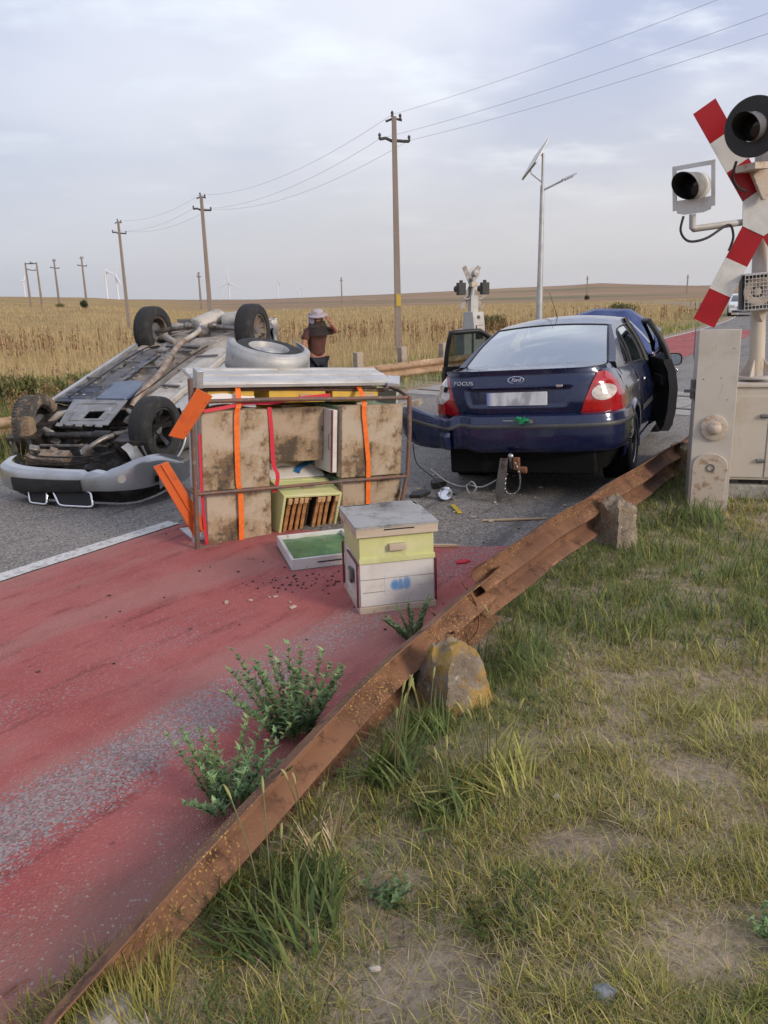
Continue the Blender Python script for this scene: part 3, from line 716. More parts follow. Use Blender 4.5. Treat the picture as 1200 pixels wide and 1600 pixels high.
# rails on the far side of the road
POSTC = pm('pale_old_concrete_post', (.36, .30, .24), .9, var=((4, (.25, .20, .15), .45, .65), (30, (.44, .38, .31), .5, .7)), bump=(30, .6, .01))
def far_guard(label, p0, p1, zt, posts, beam=True, hgt=.62, cut=0):
    T = thing('guard_rail', label, 'guard rail', (p0[0], p0[1], 0)); d = Vector((p1[0] - p0[0], p1[1] - p0[1], 0)); L = d.length; d /= L; nrm = Vector((d.y, -d.x, 0)); mb = MB(); nn = 10
    V = [];
    for i in range(nn + 1):
        b = d * (L * i / nn) + Vector((0, 0, lerp(zt[0], zt[1], i / nn)))
        for x, y in WPROF: V.append(b + nrm * -x + Vector((0, 0, y)))
    Lp = len(WPROF); mb.add(V, [(i * Lp + q, (i + 1) * Lp + q, (i + 1) * Lp + q + 1, i * Lp + q + 1) for i in range(nn) for q in range(Lp - 1)])
    mb.build('beam', RUST_OLD, T, solid=.006, smooth=50)
    for f in posts:
        b = d * (L * f) - nrm * .14; pm_ = MB(); g = gz(p0[0] + b.x, p0[1] + b.y)
        pm_.box((b.x, b.y, g + hgt / 2 - .06), (.17, .17, hgt + .12), (0, R_(random.uniform(-3, 3)), math.atan2(d.y, d.x)), taper=(.9, .9)); pm_.build('post', POSTC, T, bevel=.015)
    return T
far_guard('pale rusty crash rail on old concrete posts beyond the trailer', (-.46, 16.3), (2.25, 18.5), (.40, .48), (.04, .38, .72), hgt=.80)
far_guard('short rusty crash rail end behind the muddy wheel of the overturned car', (-6.6, 9.0), (-4.55, 11.9), (.27, .30), (.4,), hgt=.4)

# ------------------------------------------------------------------ level crossing machine, cabinet and signals
CREAM = pm('weathered_cream_enamel', (.50, .455, .40), .55, var=((2.5, (.43, .375, .31), .42, .65), (1.3, (.53, .51, .49), .5, .7), (6, (.36, .24, .13), .64, .76, (1, 1, .25)), (40, (.30, .21, .14), .70, .74)), bump=(9, .08, .01))
GREYP = pm('weathered_grey_paint', (.46, .45, .44), .5, var=((3, (.38, .36, .34), .42, .65), (9, (.33, .22, .14), .66, .76)), bump=(9, .06))
DGREY = pm('dark_grey_metal', (.16, .16, .17), .5, .2, var=((8, (.10, .10, .10), .45, .65),))
WHITEP = pm('chalky_white_paint', (.66, .65, .63), .55, var=((6, (.52, .50, .47), .5, .68), (14, (.34, .24, .16), .68, .76)))
REDP = pm('sign_red', (.33, .007, .014), .4, var=((4, (.26, .007, .012), .5, .7), (24, (.34, .03, .03), .68, .76)), spec=.3)
SIGNW = pm('sign_white', (.60, .595, .58), .42, var=((4, (.50, .49, .47), .5, .7), (26, (.40, .36, .30), .70, .76)))
BLACKP = pm('black_signal_paint', (.022, .022, .024), .5, var=((10, (.04, .038, .036), .5, .7),))
RUBBER = pm('black_rubber', (.018, .018, .019), .65)
DEEP = pm('dark_lens_glass', (.012, .010, .010), .12, spec=.6)
CAST = pm('cream_cast_iron', (.50, .42, .34), .6, var=((14, (.33, .21, .13), .5, .66), (40, (.58, .52, .46), .6, .7)), bump=(30, .4, .004))
def barrier_machine(label, loc, rz):
    T = thing('barrier_machine', label, 'barrier machine', loc, (0, 0, rz))
    # housing: tall narrow case; its front face leans back above a fold at 2/3 of its height
    W_, Dp = .285, .52
    prof = [(-Dp / 2, .02), (-Dp / 2 - .0, .88), (-Dp / 2 + .055, 1.49), (Dp / 2 - .10, 1.49), (Dp / 2, 1.20), (Dp / 2, .02)]
    mb = MB(); mb.prism(prof, lambda a, b, t: (t, a, b), -W_ / 2, W_ / 2); mb.build('housing', CREAM, T, bevel=.008)
    mb = MB(); mb.prism([(-Dp / 2 - .012, .02), (-Dp / 2 - .012, .90), (-Dp / 2 + .043, 1.505), (-Dp / 2 + .060, 1.505), (-Dp / 2 + .003, .90), (-Dp / 2 + .003, .02)], lambda a, b, t: (t, a, b), -W_ / 2 - .012, W_ / 2 + .010); mb.build('front_plate', GREYP if False else CREAM, T, bevel=.004)
    # arched arm plate with its hole
    n = 18; poly = [(-.135, -.02)] + [(-.135 + .0, .42)] + [(.135 * -math.cos(PI * k / n), .42 + .11 * math.sin(PI * k / n)) for k in range(1, n)] + [(.135, .42), (.115, -.02)]
    mb = MB(); mb.prism(poly, lambda a, b, t: (a - .004, t, b), -Dp / 2 - .036, -Dp / 2 - .013); mb.build('arm_plate', CAST, T, bevel=.005)
    mb = MB(); mb.lathe([(0, .033), (.006, .033), (.006, .024), (-.004, .022), (-.004, 0)], (.0, -Dp / 2 - .036, .41), (0, -1, 0), 20); mb.build('hole_rim', DGREY, T)
    mb = MB(); mb.lathe([(0, .105), (.016, .103), (.020, .095), (.020, .055), (.045, .050), (.062, .030), (.066, 0)], (.005, -Dp / 2 - .0125, .735), (0, -1, 0), 32); mb.build('axle_flange', CAST, T, smooth=40)
    mb = MB()
    for x, z in ((-.10, 1.12), (.03, 1.13), (.085, .96), (.11, 1.36)):
        yy = -Dp / 2 - .012 + max(0, (z - .90)) * .09; mb.lathe([(0, .0045), (.003, .004), (.004, 0)], (x, yy, z), (0, -1, 0), 8)
    mb.build('bolt', DGREY, T)
    mb = MB(); mb.box((-W_ / 2 - .02, -.05, 1.02), (.03, .10, .16)); mb.box((-W_ / 2 - .045, -.20, 1.02), (.10, .03, .025)); mb.build('crank_bracket', DGREY, T, bevel=.004)
    mb = MB(); mb.prism([(-.10, 1.27), (.00, 1.30), (-.02, 1.56)], lambda a, b, t: (t, a - .15, b), -W_ / 2 - .042, -W_ / 2 - .036); mb.build('side_fin', DGREY, T)
    mb = MB(); mb.box((0, 0, -.08), (.36, .62, .20)); mb.build('footing', CONC, T, bevel=.01)
    return T
barrier_machine('tall cream barrier machine standing in the grass at the right edge', (2.745, 6.62, -.06), R_(-17))
# equipment cabinet carrying the signal post
cab = thing('signal_cabinet', 'cream steel cabinet on a concrete plinth beside the barrier machine', 'cabinet', (3.30, 6.90, -.03), (0, 0, R_(-13)))
mb = MB(); mb.box((0, 0, .585), (.72, .46, .80)); mb.build('case', CREAM, cab, bevel=.008)
mb = MB(); mb.box((.0, 0, .995), (.76, .50, .03)); mb.build('top_plate', CREAM, cab, bevel=.006)
for x0, x1 in ((-.335, .0), (.012, .345)):
    mb = MB(); mb.box(((x0 + x1) / 2, -.236, .56), (x1 - x0, .012, .70)); dd = mb.build('door', CREAM, cab, bevel=.004)
    for z in (.36, .74):
        mb = MB(); mb.cyl((x1 - .06 if x0 < -.1 else x1 - .02, -.252, z), (x1 + .01 if x0 < -.1 else x1 + .03, -.252, z), .016, n=10); mb.build('hinge', DGREY, dd)
mb = MB(); mb.box((.02, .02, .055), (.74, .5, .17)); mb.build('plinth', CONC, cab, bevel=.012)
for x in (-.20, .05):
    mb = MB(); mb.box((x, -.1, .16), (.06, .1, .06)); mb.build('cabinet_foot', DGREY, cab)

sig = thing('crossing_signal', 'red and white St Andrew cross with flashing lamps on the cabinet', 'railway signal', (3.235, 6.92, 1.01), (0, R_(-3.8), 0))
POSTM = pm('cream_post_paint', (.54, .47, .39), .5, var=((5, (.40, .28, .17), .55, .68, (1, 1, .3)), (2, (.46, .44, .42), .45, .65)), bump=(12, .1))
mb = MB(); mb.cyl((0, 0, 0), (0, 0, 2.1), .062, .058, 24); mb.build('post', POSTM, sig)
mb = MB(); mb.cyl((0, 0, 0), (0, 0, .018), .16, n=20)
for k in range(4):
    a = PI / 4 + k * PI / 2; c, s_ = math.cos(a), math.sin(a)
    mb.prism([(.055, .018), (.15, .018), (.062, .16)], lambda p, q, t, c=c, s_=s_: (c * p - s_ * t, s_ * p + c * t, q), -.006, .006)
mb.build('base_flange', POSTM, sig, bevel=.002)
# the cross: two striped boards, on the face towards the road
CXM = Matrix.Translation((-.055, -.16, 1.335)) @ Matrix.Rotation(R_(-6), 4, 'Z') @ Matrix.Rotation(R_(-.5), 4, 'Y')
def arm_piece(sgn, a0, a1, hw=.095):
    an = R_(29); ux, uz = math.sin(an) * sgn[0], math.cos(an) * sgn[1]; nx, nz = -uz, ux
    return [(ux * a + nx * b, uz * a + nz * b) for a, b in ((a0, -hw), (a1, -hw), (a1, hw), (a0, hw))]
for sgn in ((-1, 1), (-1, -1), (1, 1), (1, -1)):
    for a0, a1, mt, nm in ((.10, .42, REDP, 'red_stripe'), (.42, .68, SIGNW, 'white_stripe'), (.68, .945, REDP, 'red_stripe')):
        mb = MB(); mb.T = CXM; y0 = -.005 if sgn[0] * sgn[1] < 0 else -.0075
        mb.prism(arm_piece(sgn, a0, a1), lambda a, b, t: (a, t, b), y0, y0 + .010); mb.build(nm, mt, sig)
mb = MB(); mb.T = CXM
an = R_(29); hw = .095; u1 = (math.sin(an), math.cos(an)); hx = hw / math.cos(an); hz = hw / math.sin(an)
e = .235; hexp = []
def cpt(sg, a, b): ux, uz = math.sin(an) * sg[0], math.cos(an) * sg[1]; return (ux * a - uz * b, uz * a + ux * b)
hexp = [(-hx, 0), cpt((-1, 1), e, hw), (0, hz), cpt((1, 1), e, -hw), (hx, 0), cpt((1, -1), e, hw), (0, -hz), cpt((-1, -1), e, -hw)]
hexp = [(-.16, .095), (0, .185), (.16, .095), (.16, -.095), (0, -.185), (-.16, -.095)]
hexp = sorted(hexp, key=lambda p: math.atan2(p[1], p[0]))
mb.prism(hexp, lambda a, b, t: (a, t, b), -.012, .004); mb.build('white_centre', SIGNW, sig)
mb = MB(); mb.box((-.03, -.09, 1.25), (.07, .16, .05)); mb.box((-.03, -.09, 1.42), (.07, .16, .05)); mb.build('cross_bracket', DGREY, sig)
VISOR = pm('sooty_grey_visor', (.26, .255, .25), .55, var=((9, (.16, .155, .15), .42, .62), (5, (.36, .33, .30), .55, .7)))
def signal_head(parent, c, rz, r, square, tilt=0):
    """lamp with deep visor, and either a round black or square white backboard"""
    M = Matrix.Translation(c) @ Matrix.Rotation(rz, 4, 'Z') @ Matrix.Rotation(tilt, 4, 'X')
    mb = MB(); mb.T = M
    if square:
        h, t_ = r, r * .20
        for q in ((-h + t_ / 2, 0, t_, 2 * h), (h - t_ / 2, 0, t_, 2 * h), (0, h - t_ / 2, 2 * h - 2 * t_, t_)): mb.box((q[0], 0, q[1]), (q[2], .012, q[3]))
        mb.prism([(-h + t_, -h * .55), (h - t_, -h * .55), (h - t_, -h + t_ * .4 - t_), (h * .45, -h * 1.22), (-h * .45, -h * 1.22), (-h + t_, -h - t_ * .6)], lambda a, b, t: (a, t, b), -.006, .006)
        bb = mb.build('backboard', WHITEP, parent, bevel=.002)
    else:
        mb.lathe([(0, r * .50), (-.004, r * .99), (0, r), (.012, r), (.016, r * .98), (.016, r * .48)], (0, 0, 0), (0, -1, 0), 48); bb = mb.build('backboard', BLACKP, parent, smooth=30)
    rv = r * (.60 if square else .46)
    mb = MB(); mb.T = M; mb.lathe([(.02, rv * .98), (.0, rv * 1.04), (-.09, rv * 1.02), (-.13, rv * .72), (-.15, 0)], (0, 0, 0), (0, -1, 0), 32); mb.build('lamp_body', WHITEP if square else DGREY, parent, smooth=40)
    mb = MB(); mb.T = M; n = 36; ln = r * (1.6 if square else 1.15)     # visor: tube cut away underneath
    for rr_, fl in ((rv, False), (rv * .95, True)):
        mb.grid(lambda u, v, rr_=rr_: (rr_ * math.sin((u - .5) * 2 * PI), -.004 - v * ln * (.25 + .75 * (.5 + .5 * math.cos((u - .5) * 2 * PI)) ** .7), rr_ * math.cos((u - .5) * 2 * PI)), n, 4, flip=fl)
    V_ = mb.build('visor', VISOR if square else DGREY, parent, smooth=60)
    mb = MB(); mb.T = M; mb.grid(lambda u, v: (rv * .945 * math.sin((u - .5) * 2 * PI), -.006 - v * ln * .985 * (.25 + .75 * (.5 + .5 * math.cos((u - .5) * 2 * PI)) ** .7), rv * .945 * math.cos((u - .5) * 2 * PI)), n, 4, flip=True); mb.build('lining', BLACKP, V_, smooth=60)
    mb = MB(); mb.T = M; mb.lathe([(.004, rv * .93), (.012, rv * .6), (.016, 0)], (0, 0, 0), (0, -1, 0), 32); mb.build('lens', DEEP, parent, smooth=60)
    return M
signal_head(sig, (-.275, -.44, 1.925), R_(-42), .212, False, R_(4))
signal_head(sig, (-.665, -.30, 1.565), R_(-40), .165, True, R_(2))
mb = MB(); mb.tube([(-.665, -.28, 1.36), (-.665, -.28, 1.255), (-.655, -.275, 1.25), (-.05, -.03, 1.28)], .026, 12); mb.build('lamp_arm', GREYP, sig, smooth=50)
mb = MB(); mb.box((-.20, -.28, 1.66), (.16, .20, .05), (0, 0, R_(20))); mb.prism([(-.12, 1.69), (.14, 1.69), (.03, 1.42), (.0, 1.42)], lambda a, b, t: (a - .10, t, b), -.24, -.20); mb.build('top_lamp_bracket', CAST, sig, bevel=.004)
mb = MB(); mb.tube(smooth_path([(-.74, -.29, 1.35), (-.765, -.30, 1.24), (-.70, -.30, 1.16), (-.56, -.29, 1.17), (-.40, -.24, 1.245), (-.33, -.20, 1.25), (-.30, -.18, 1.16), (-.33, -.17, 1.06)]), .010, 8); mb.tube(smooth_path([(-.39, -.42, 1.70), (-.40, -.38, 1.60), (-.33, -.30, 1.53), (-.22, -.20, 1.50)]), .011, 8); mb.build('cable', RUBBER, sig, smooth=60)
# siren / loudspeaker behind a square wire grille
sm = Matrix.Translation((-.075, -.14, .72)) @ Matrix.Rotation(R_(-8), 4, 'Z')
mb = MB(); mb.T = sm; mb.box((0, .09, 0), (.25, .02, .28)); mb.box((0, .0, .142), (.27, .20, .012)); mb.box((0, .0, -.142), (.27, .20, .012)); mb.build('siren_box', GREYP, sig, bevel=.004)
mb = MB(); mb.T = sm; mb.box((0, .04, 0), (.24, .07, .27)); mb.build('siren_back', BLACKP, sig)
mb = MB(); mb.T = sm; mb.lathe([(-.02, .11), (.0, .115), (.01, .105), (-.01, .06), (-.04, .04), (-.02, .03), (-.015, 0)], (0, -.02, 0), (0, -1, 0), 28); mb.build('siren_horn', CAST, sig, smooth=45)
mb = MB(); mb.T = sm
for k in range(10): mb.box((-.126 + k * .028, -.10, 0), (.005, .005, .29))
for k in range(10): mb.box((0, -.1055, -.135 + k * .030), (.262, .005, .005))
mb.build('grille', GREYP, sig)
mb = MB(); mb.prism([(-.05, -.148), (.05, -.148), (0, -.25)], lambda a, b, t: (a, t, b), -.06, .06); mb.T = None; o_ = mb.build('siren_bracket', CAST, sig); o_.location = (-.03, -.09, .72)

# ------------------------------------------------------------------ machine and signals on the far side of the crossing, seen from behind
FARG = pm('tarnished_sign_back', (.30, .29, .29), .5, .3, var=((5, (.22, .17, .14), .45, .62),))
far = thing('crossing_signal', 'small grey crossing signal seen from behind beyond the sedan', 'railway signal', (2.42, 21.0, gz(2.42, 21.0)), (0, 0, R_(180 + 28)))
GB = gz(2.42, 21.0)
def fz(z): return z - GB
mb = MB(); mb.prism([(-.26, .0), (-.26, fz(1.0)), (-.20, fz(1.35)), (.20, fz(1.35)), (.26, fz(1.0)), (.26, 0)], lambda a, b, t: (t, a, b), -.17, .17); mb.build('housing', GREYP, far, bevel=.01)
mb = MB(); mb.box((.30, .0, fz(.45)), (.24, .40, .95)); mb.build('side_case', GREYP, far, bevel=.01)
mb = MB(); mb.box((0, .262, fz(.85)), (.22, .02, .34)); mb.build('back_opening', BLACKP, far)
mb = MB(); mb.box((0, .28, fz(.92)), (.19, .03, .18)); mb.build('back_box', CREAM, far, bevel=.004)
mb = MB(); mb.lathe([(0, .055), (.01, .05), (.01, 0)], (0, .225, fz(1.22)), (0, 1, .2), 6); mb.build('peep_hole', BLACKP, far)
mb = MB(); mb.tube([(.04, -.05, fz(1.3)), (.04, -.02, fz(1.75)), (0, 0, fz(2.0)), (0, 0, fz(2.2))], .05, 12); mb.box((0, -.02, fz(1.55)), (.22, .14, .4)); mb.build('post', GREYP, far, smooth=40)
for a in (27, -27):
    mb = MB(); M_ = Matrix.Translation((0, -.09 - (.011 if a > 0 else 0), fz(2.02))) @ Matrix.Rotation(R_(a), 4, 'Y'); mb.T = M_; mb.box((0, 0, -.08), (.13, .010, 1.15)); mb.build('cross_board', FARG, far)
mb = MB(); mb.box((0, .0, fz(2.02)), (.20, .12, .12)); mb.build('clamp', CAST, far, bevel=.01)
for x in (-.36, .36):
    mb = MB(); mb.box((x, -.03, fz(1.92)), (.22, .12, .30)); mb.lathe([(0, .09), (.16, .085)], (x + .0, -.09, fz(1.92)), (0, -1, 0), 16); mb.box((x, -.03, fz(2.10)), (.08, .06, .06)); mb.build('lamp_box', BLACKP, far, bevel=.01)
    mb = MB(); mb.tube([(x, 0, fz(1.75)), (x * .6, 0, fz(1.66)), (0, 0, fz(1.72))], .015, 6); mb.build('lamp_arm', GREYP, far, smooth=60)
mb = MB(); mb.lathe([(0, .15), (.015, .15), (.02, .09), (.12, .08), (.14, 0)], (-.1, -.12, fz(2.30)), (0, 1, 0), 24); mb.build('round_lamp', GREYP, far, smooth=40)

# ------------------------------------------------------------------ solar street lamp
sl_ = thing('solar_street_lamp', 'galvanised street lamp with a tilted solar panel beyond the road', 'street lamp', (4.47, 22.9, gz(4.47, 22.9)))
GALV = pm('galvanised_steel', (.48, .49, .50), .42, .55, var=((4, (.38, .39, .40), .42, .62), (20, (.56, .57, .58), .5, .7)))
PANEL = pm('solar_cells', (.03, .035, .06), .2, var=((4, (.05, .05, .08), .4, .6),))
g = gz(4.47, 22.9)
mb = MB(); mb.cyl((0, 0, 0), (-.0, 0, 4.55 - g), .10, .055, 14); mb.cyl((0, 0, 4.55 - g), (.0, 0, 5.35 - g), .035, n=10); mb.build('post', GALV, sl_)
mb = MB(); M_ = Matrix.Translation((-.20, 0, 5.20 - g)) @ Matrix.Rotation(R_(-58), 4, 'Y') @ Matrix.Rotation(R_(20), 4, 'Z'); mb.T = M_; mb.box((0, 0, 0), (.78, 1.0, .05)); pn = mb.build('solar_panel', GALV, sl_, bevel=.006)
mb = MB(); mb.T = M_; mb.box((0, 0, .028), (.72, .94, .004)); mb.build('cells', PANEL, pn)
mb = MB(); mb.tube([(0, 0, 4.62 - g), (-.30, 0, 4.85 - g), (-.33, 0, 4.95 - g)], .018, 6); mb.tube([(0, 0, 5.3 - g), (-.14, 0, 5.3 - g)], .018, 6); mb.build('panel_bracket', GALV, sl_)
mb = MB(); mb.tube([(0, 0, 4.42 - g), (.45, -.1, 4.62 - g), (.52, -.11, 4.65 - g)], .026, 8); mb.build('lamp_arm', GALV, sl_)
mb = MB(); mb.T = Matrix.Translation((.68, -.14, 4.735 - g)) @ Matrix.Rotation(R_(-22), 4, 'Y'); mb.box((0, 0, 0), (.42, .16, .045), taper=(.95, .8)); mb.box((-.02, 0, -.035), (.24, .12, .03)); mb.build('lamp_head', GALV, sl_, bevel=.01)

# ------------------------------------------------------------------ power poles and wires
POLEC = pm('brown_grey_pole_concrete', (.27, .22, .19), .85, var=((1.2, (.22, .175, .15), .4, .65, (1, 1, .2)), (12, (.33, .26, .21), .5, .7)), bump=(20, .3, .01))
INSUL = pm('dark_ironwork', (.055, .05, .05), .6)
def power_pole(label, x, y, ztop, arm, rz, yellow=False, double=False, r=.13):
    g = gz(x, y); T = thing('power_pole', label, 'power pole', (x, y, g), (0, 0, rz), 'power poles in the field'); h = ztop - g
    for q in ((-.9, .9) if double else (0,)):
        mb = MB(); mb.box((q, 0, h / 2 - .2), (r * 2.1, r * 2, h + .4), taper=(.62, .62)); mb.build('shaft', POLEC, T, bevel=.02)
    mb = MB(); z = h - arm[1]
    mb.tube([(-arm[0] / 2, 0, z + .07), (-arm[0] * .3, 0, z + .10), (-.1, 0, z), (.1, 0, z), (arm[0] * .3, 0, z - .02), (arm[0] / 2, 0, z - .03)], r * .42, 8)
    if double: mb.box((0, 0, h - .2), (1.9, .14, .14))
    mb.build('crossarm', INSUL, T, smooth=50)
    for q, zz in ((-arm[0] / 2, z + .07), (arm[0] / 2, z - .03), (-.06, h - .02), (.22, h - .12)):
        mb = MB(); mb.lathe([(0, r * .2), (.06, r * .42), (.10, r * .25), (.15, r * .45), (.20, r * .3), (.24, 0)], (q, 0, zz - .02), (0, 0, 1), 8); mb.build('insulator', INSUL, T, smooth=50)
    mb = MB(); mb.tube([(-.30, 0, h - .16), (0, 0, h - .06), (.28, 0, h - .14)], r * .3, 6); mb.build('top_bracket', INSUL, T, smooth=50)
    if yellow:
        mb = MB(); mb.box((.03, -r * 1.0, 1.65 - g), (.17, .02, .42)); mb.build('yellow_patch', pm('yellow_paint', (.55, .38, .05), .6), T)
    return T
rzp = math.atan2(21, -13) - PI / 2
power_pole('tall concrete power pole with a yellow patch, nearest of the line', .72, 31, 7.96, (1.05, .80), .0, True)
power_pole('second concrete power pole in the field behind the rear wheel of the overturned car', -11.03, 54, 8.28, (1.1, .85), .0, r=.14)
power_pole('third concrete power pole standing behind the far left field', -21.3, 70, 8.42, (1.1, .95), .0, r=.13)
for px, py, Y, lab, dbl in ((127, 402, 122, 'small distant power pole with a bush at its foot', False), (84, 406, 127, 'small distant power pole leaning slightly left of the bush', False), (48, 410, 134, 'distant double power pole at the left edge of the field', True),
                            (310, 426, 205, 'thin far pole just left of the second power pole', False), (533, 434, 290, 'tiny far pole on the horizon left of the tallest pole', False), (918, 432, 330, 'tiny far pole on the bare hill above the open bonnet', False), (1075, 430, 330, 'tiny far pole on the hill left of the striped cross', False)):
    p = at(px, py, Y); power_pole(lab, p.x, p.y, p.z, (1.3, 1.2) if Y < 200 else (.9, 1.0), .0, double=dbl, r=.15 if Y < 200 else .26)
WIRE = pm('grey_power_wire', (.46, .46, .50), .5)
def sag(a, b, d, n=24): a, b = Vector(a), Vector(b); return [a.lerp(b, k / n) - Vector((0, 0, d * 4 * (k / n) * (1 - k / n))) for k in range(n + 1)]
P0 = Vector((13.6, 10.2, 8.35)); P1, P2, P3 = Vector((.72, 31, 7.96)), Vector((-11.03, 54, 8.28)), Vector((-21.3, 70, 8.42))
off_ = [(Vector((-.08, 0, .05)), 'top'), (Vector((-.52, 0, -.72)), 'left'), (Vector((.52, 0, -.80)), 'right')]
for o, nm in off_:
    for a, b, d, r, lab in ((P0, P1, .35, .005, f'{nm} wire running from the tallest pole off to the right'), (P1, P2, .7, .006, f'{nm} wire hanging between the tallest and the second pole'), (P2, P3, .5, .007, f'{nm} wire hanging between the second and the third pole')):
        mb = MB(); mb.tube(sag(a + o, b + o, d), r, 5); tag(mb.build('power_wire', WIRE, smooth=60), lab, 'power wire', 'wires strung along the pole line')

# ------------------------------------------------------------------ wind turbines on the horizon
TURB = pm('white_turbine_paint', (.74, .75, .77), .5)
def turbine(label, px, py, Y, R, angs, yaw=0):
    p = at(px, py, Y); T = thing('wind_turbine', label, 'wind turbine', (p.x, p.y, p.z - 100), (0, 0, R_(yaw)), 'wind turbines on the horizon')
    mb = MB(); mb.cyl((0, 0, -60), (0, 0, 98), 4.5, 2.6, 12); mb.build('tower', TURB, T)
    mb = MB(); mb.box((0, 1, 100), (4.5, 11, 4.5)); mb.build('nacelle', TURB, T, bevel=.6)
    for a in angs:
        a = R_(a); mb = MB(); d = Vector((math.sin(a), 0, math.cos(a))); o = Vector((0, -6.5, 100)); q = Vector((d.z, 0, -d.x))
        mb.tube([o, o + d * R * .2, o + d * R * .6, o + d * R], [1.6, 2.8, 1.7, .4], 6); mb.build('blade', TURB, T, smooth=60)
turbine('wind turbine with a blade straight up, near the second power pole', 357, 441, 3500, 62, (0, 122, 240))
turbine('wind turbine with two crossed blades, left of the third power pole', 181, 430, 2600, 48, (-62, 152, 20))
turbine('wind turbine seen edge on as a bare white mast beside another', 164, 429, 2600, 20, (0, 180), 90)
turbine('pale wind turbine tower at the far left near the double pole', 36, 438, 3200, 18, (-100, 20), 60)
turbine('faint wind turbine tower at the middle of the horizon', 433, 441, 4600, 40, (0, 120), 80)
turbine('faint small wind turbine left of the tallest pole', 467, 449, 6000, 40, (10, 130, 250), 60)

# ------------------------------------------------------------------ bushes far out in the field
def bush(label, px, py, Y, w_, h_, pal, seed, n=900):
    r = np.random.RandomState(seed); p = at(px, py, Y); g = gz(p.x, p.y); T = thing('bush', label, 'bush', (p.x, p.y, g))
    u = r.normal(size=(n, 3)); u /= np.linalg.norm(u, axis=1)[:, None]; rad = r.rand(n) ** .4; lob = 1 + .35 * np.sin(u[:, 0] * 5 + seed) * np.cos(u[:, 1] * 4)
    q = u * (rad * lob)[:, None] * np.array([w_ / 2, w_ / 2, h_ / 2]) + np.array([0, 0, h_ * .55]); q[:, 2] = np.maximum(q[:, 2], .02)
    blades('foliage', q[:, 0], q[:, 1], q[:, 2], r.uniform(.12, .30, n) * h_, r.uniform(.05, .11, n) * h_, r.uniform(.2, .9, n), r.uniform(0, 6.28, n), pal[r.randint(0, len(pal), n)] * r.uniform(.6, 1.3, (n, 1)), LEAF_MAT, T, segs=2)
    mb = MB(); mb.cyl((0, 0, -.1), (0, 0, h_ * .6), h_ * .05, h_ * .02, 6); mb.build('stem', STEM_MAT, T)
DKG = np.array([(.07, .095, .04), (.10, .12, .05), (.055, .075, .035)])
OLV = np.array([(.17, .165, .06), (.21, .19, .08), (.13, .14, .05)])
bush('round dark green bush at the foot of a distant power pole', 130, 465, 121, 1.0, 1.1, DKG, 1)
bush('low brown bush right of the double power pole', 92, 463, 124, 1.3, .6, OLV, 2)
bush('wide olive bush in the field behind the open bonnet', 970, 474, 70, 2.6, 1.0, OLV, 3, 1500)
bush('lone dark shrub on the bare hill above the sedan', 917, 464, 190, 1.2, 1.0, np.array([(.10, .075, .05), (.13, .09, .06)]), 4)
bush('green bush beside the far crossing signal', 770, 480, 46, 1.8, .9, OLV, 5, 1200)
bush('bushy green shrub on the left verge, nearest the left edge', 30, 600, 15.5, 1.1, .75, OLV * 1.15, 11, 1400)
bush('yellow green shrub on the left verge in front of the rusty stalks', 112, 588, 16.8, 1.2, .65, OLV * 1.5, 12, 1400)
bush('dark green low scrub on the left verge beside the overturned car', 165, 600, 14.8, .9, .5, DKG * 1.7, 13, 1000)
# ------------------------------------------------------------------ blue sedan (local frame: x right, y forward, z up, origin under the rear axle)
def car_paint(name, c, dust, k=.5):
    t = NT(name); cc = t.mix(t.math('MULTIPLY', t.ramp(t.noise(3, 5, .65), .45, .75), k), c, dust)
    t.set(Base_Color=cc, Metallic=.35, Roughness=t.ramp(t.noise(6, 5), .3, .75, .22, .42)); t.b.inputs['Coat Weight'].default_value = .9; t.b.inputs['Coat Roughness'].default_value = .07
    return t.mat
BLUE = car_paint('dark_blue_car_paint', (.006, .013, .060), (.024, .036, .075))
BLUEH = car_paint('paler_blue_car_paint', (.035, .06, .19), (.10, .14, .28), .7)
TRIM = pm('black_plastic_trim', (.018, .018, .02), .55, var=((12, (.035, .034, .034), .5, .7),))
STRIPM = pm('dark_grey_bumper_strip', (.055, .055, .058), .5, var=((8, (.085, .08, .075), .5, .7),))
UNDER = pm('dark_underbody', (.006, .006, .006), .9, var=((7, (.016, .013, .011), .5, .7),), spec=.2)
GLASS = glass('pale_car_glass', (.66, .74, .72), .52)
GLASS_S = glass('side_window_glass', (.35, .42, .40), .35)
LREDM = pm('red_lamp_glass', (.42, .006, .010), .12, var=((30, (.30, .004, .008), .45, .6),), coat=1.)
LWHITE = pm('clear_lamp_glass', (.62, .55, .50), .12, .15, var=((40, (.42, .36, .33), .45, .6), (8, (.75, .70, .66), .5, .65)), coat=1.)
CHROME = pm('chrome', (.75, .75, .76), .12, 1.)
ALLOY = pm('alloy_wheel_metal', (.50, .50, .50), .35, .8, var=((10, (.35, .33, .31), .5, .7),))
TYRE = pm('tyre_rubber', (.020, .020, .021), .8, var=((9, (.045, .042, .038), .5, .7),), bump=(60, .2, .003))
SEATM = pm('grey_seat_fabric', (.05, .05, .055), .9)
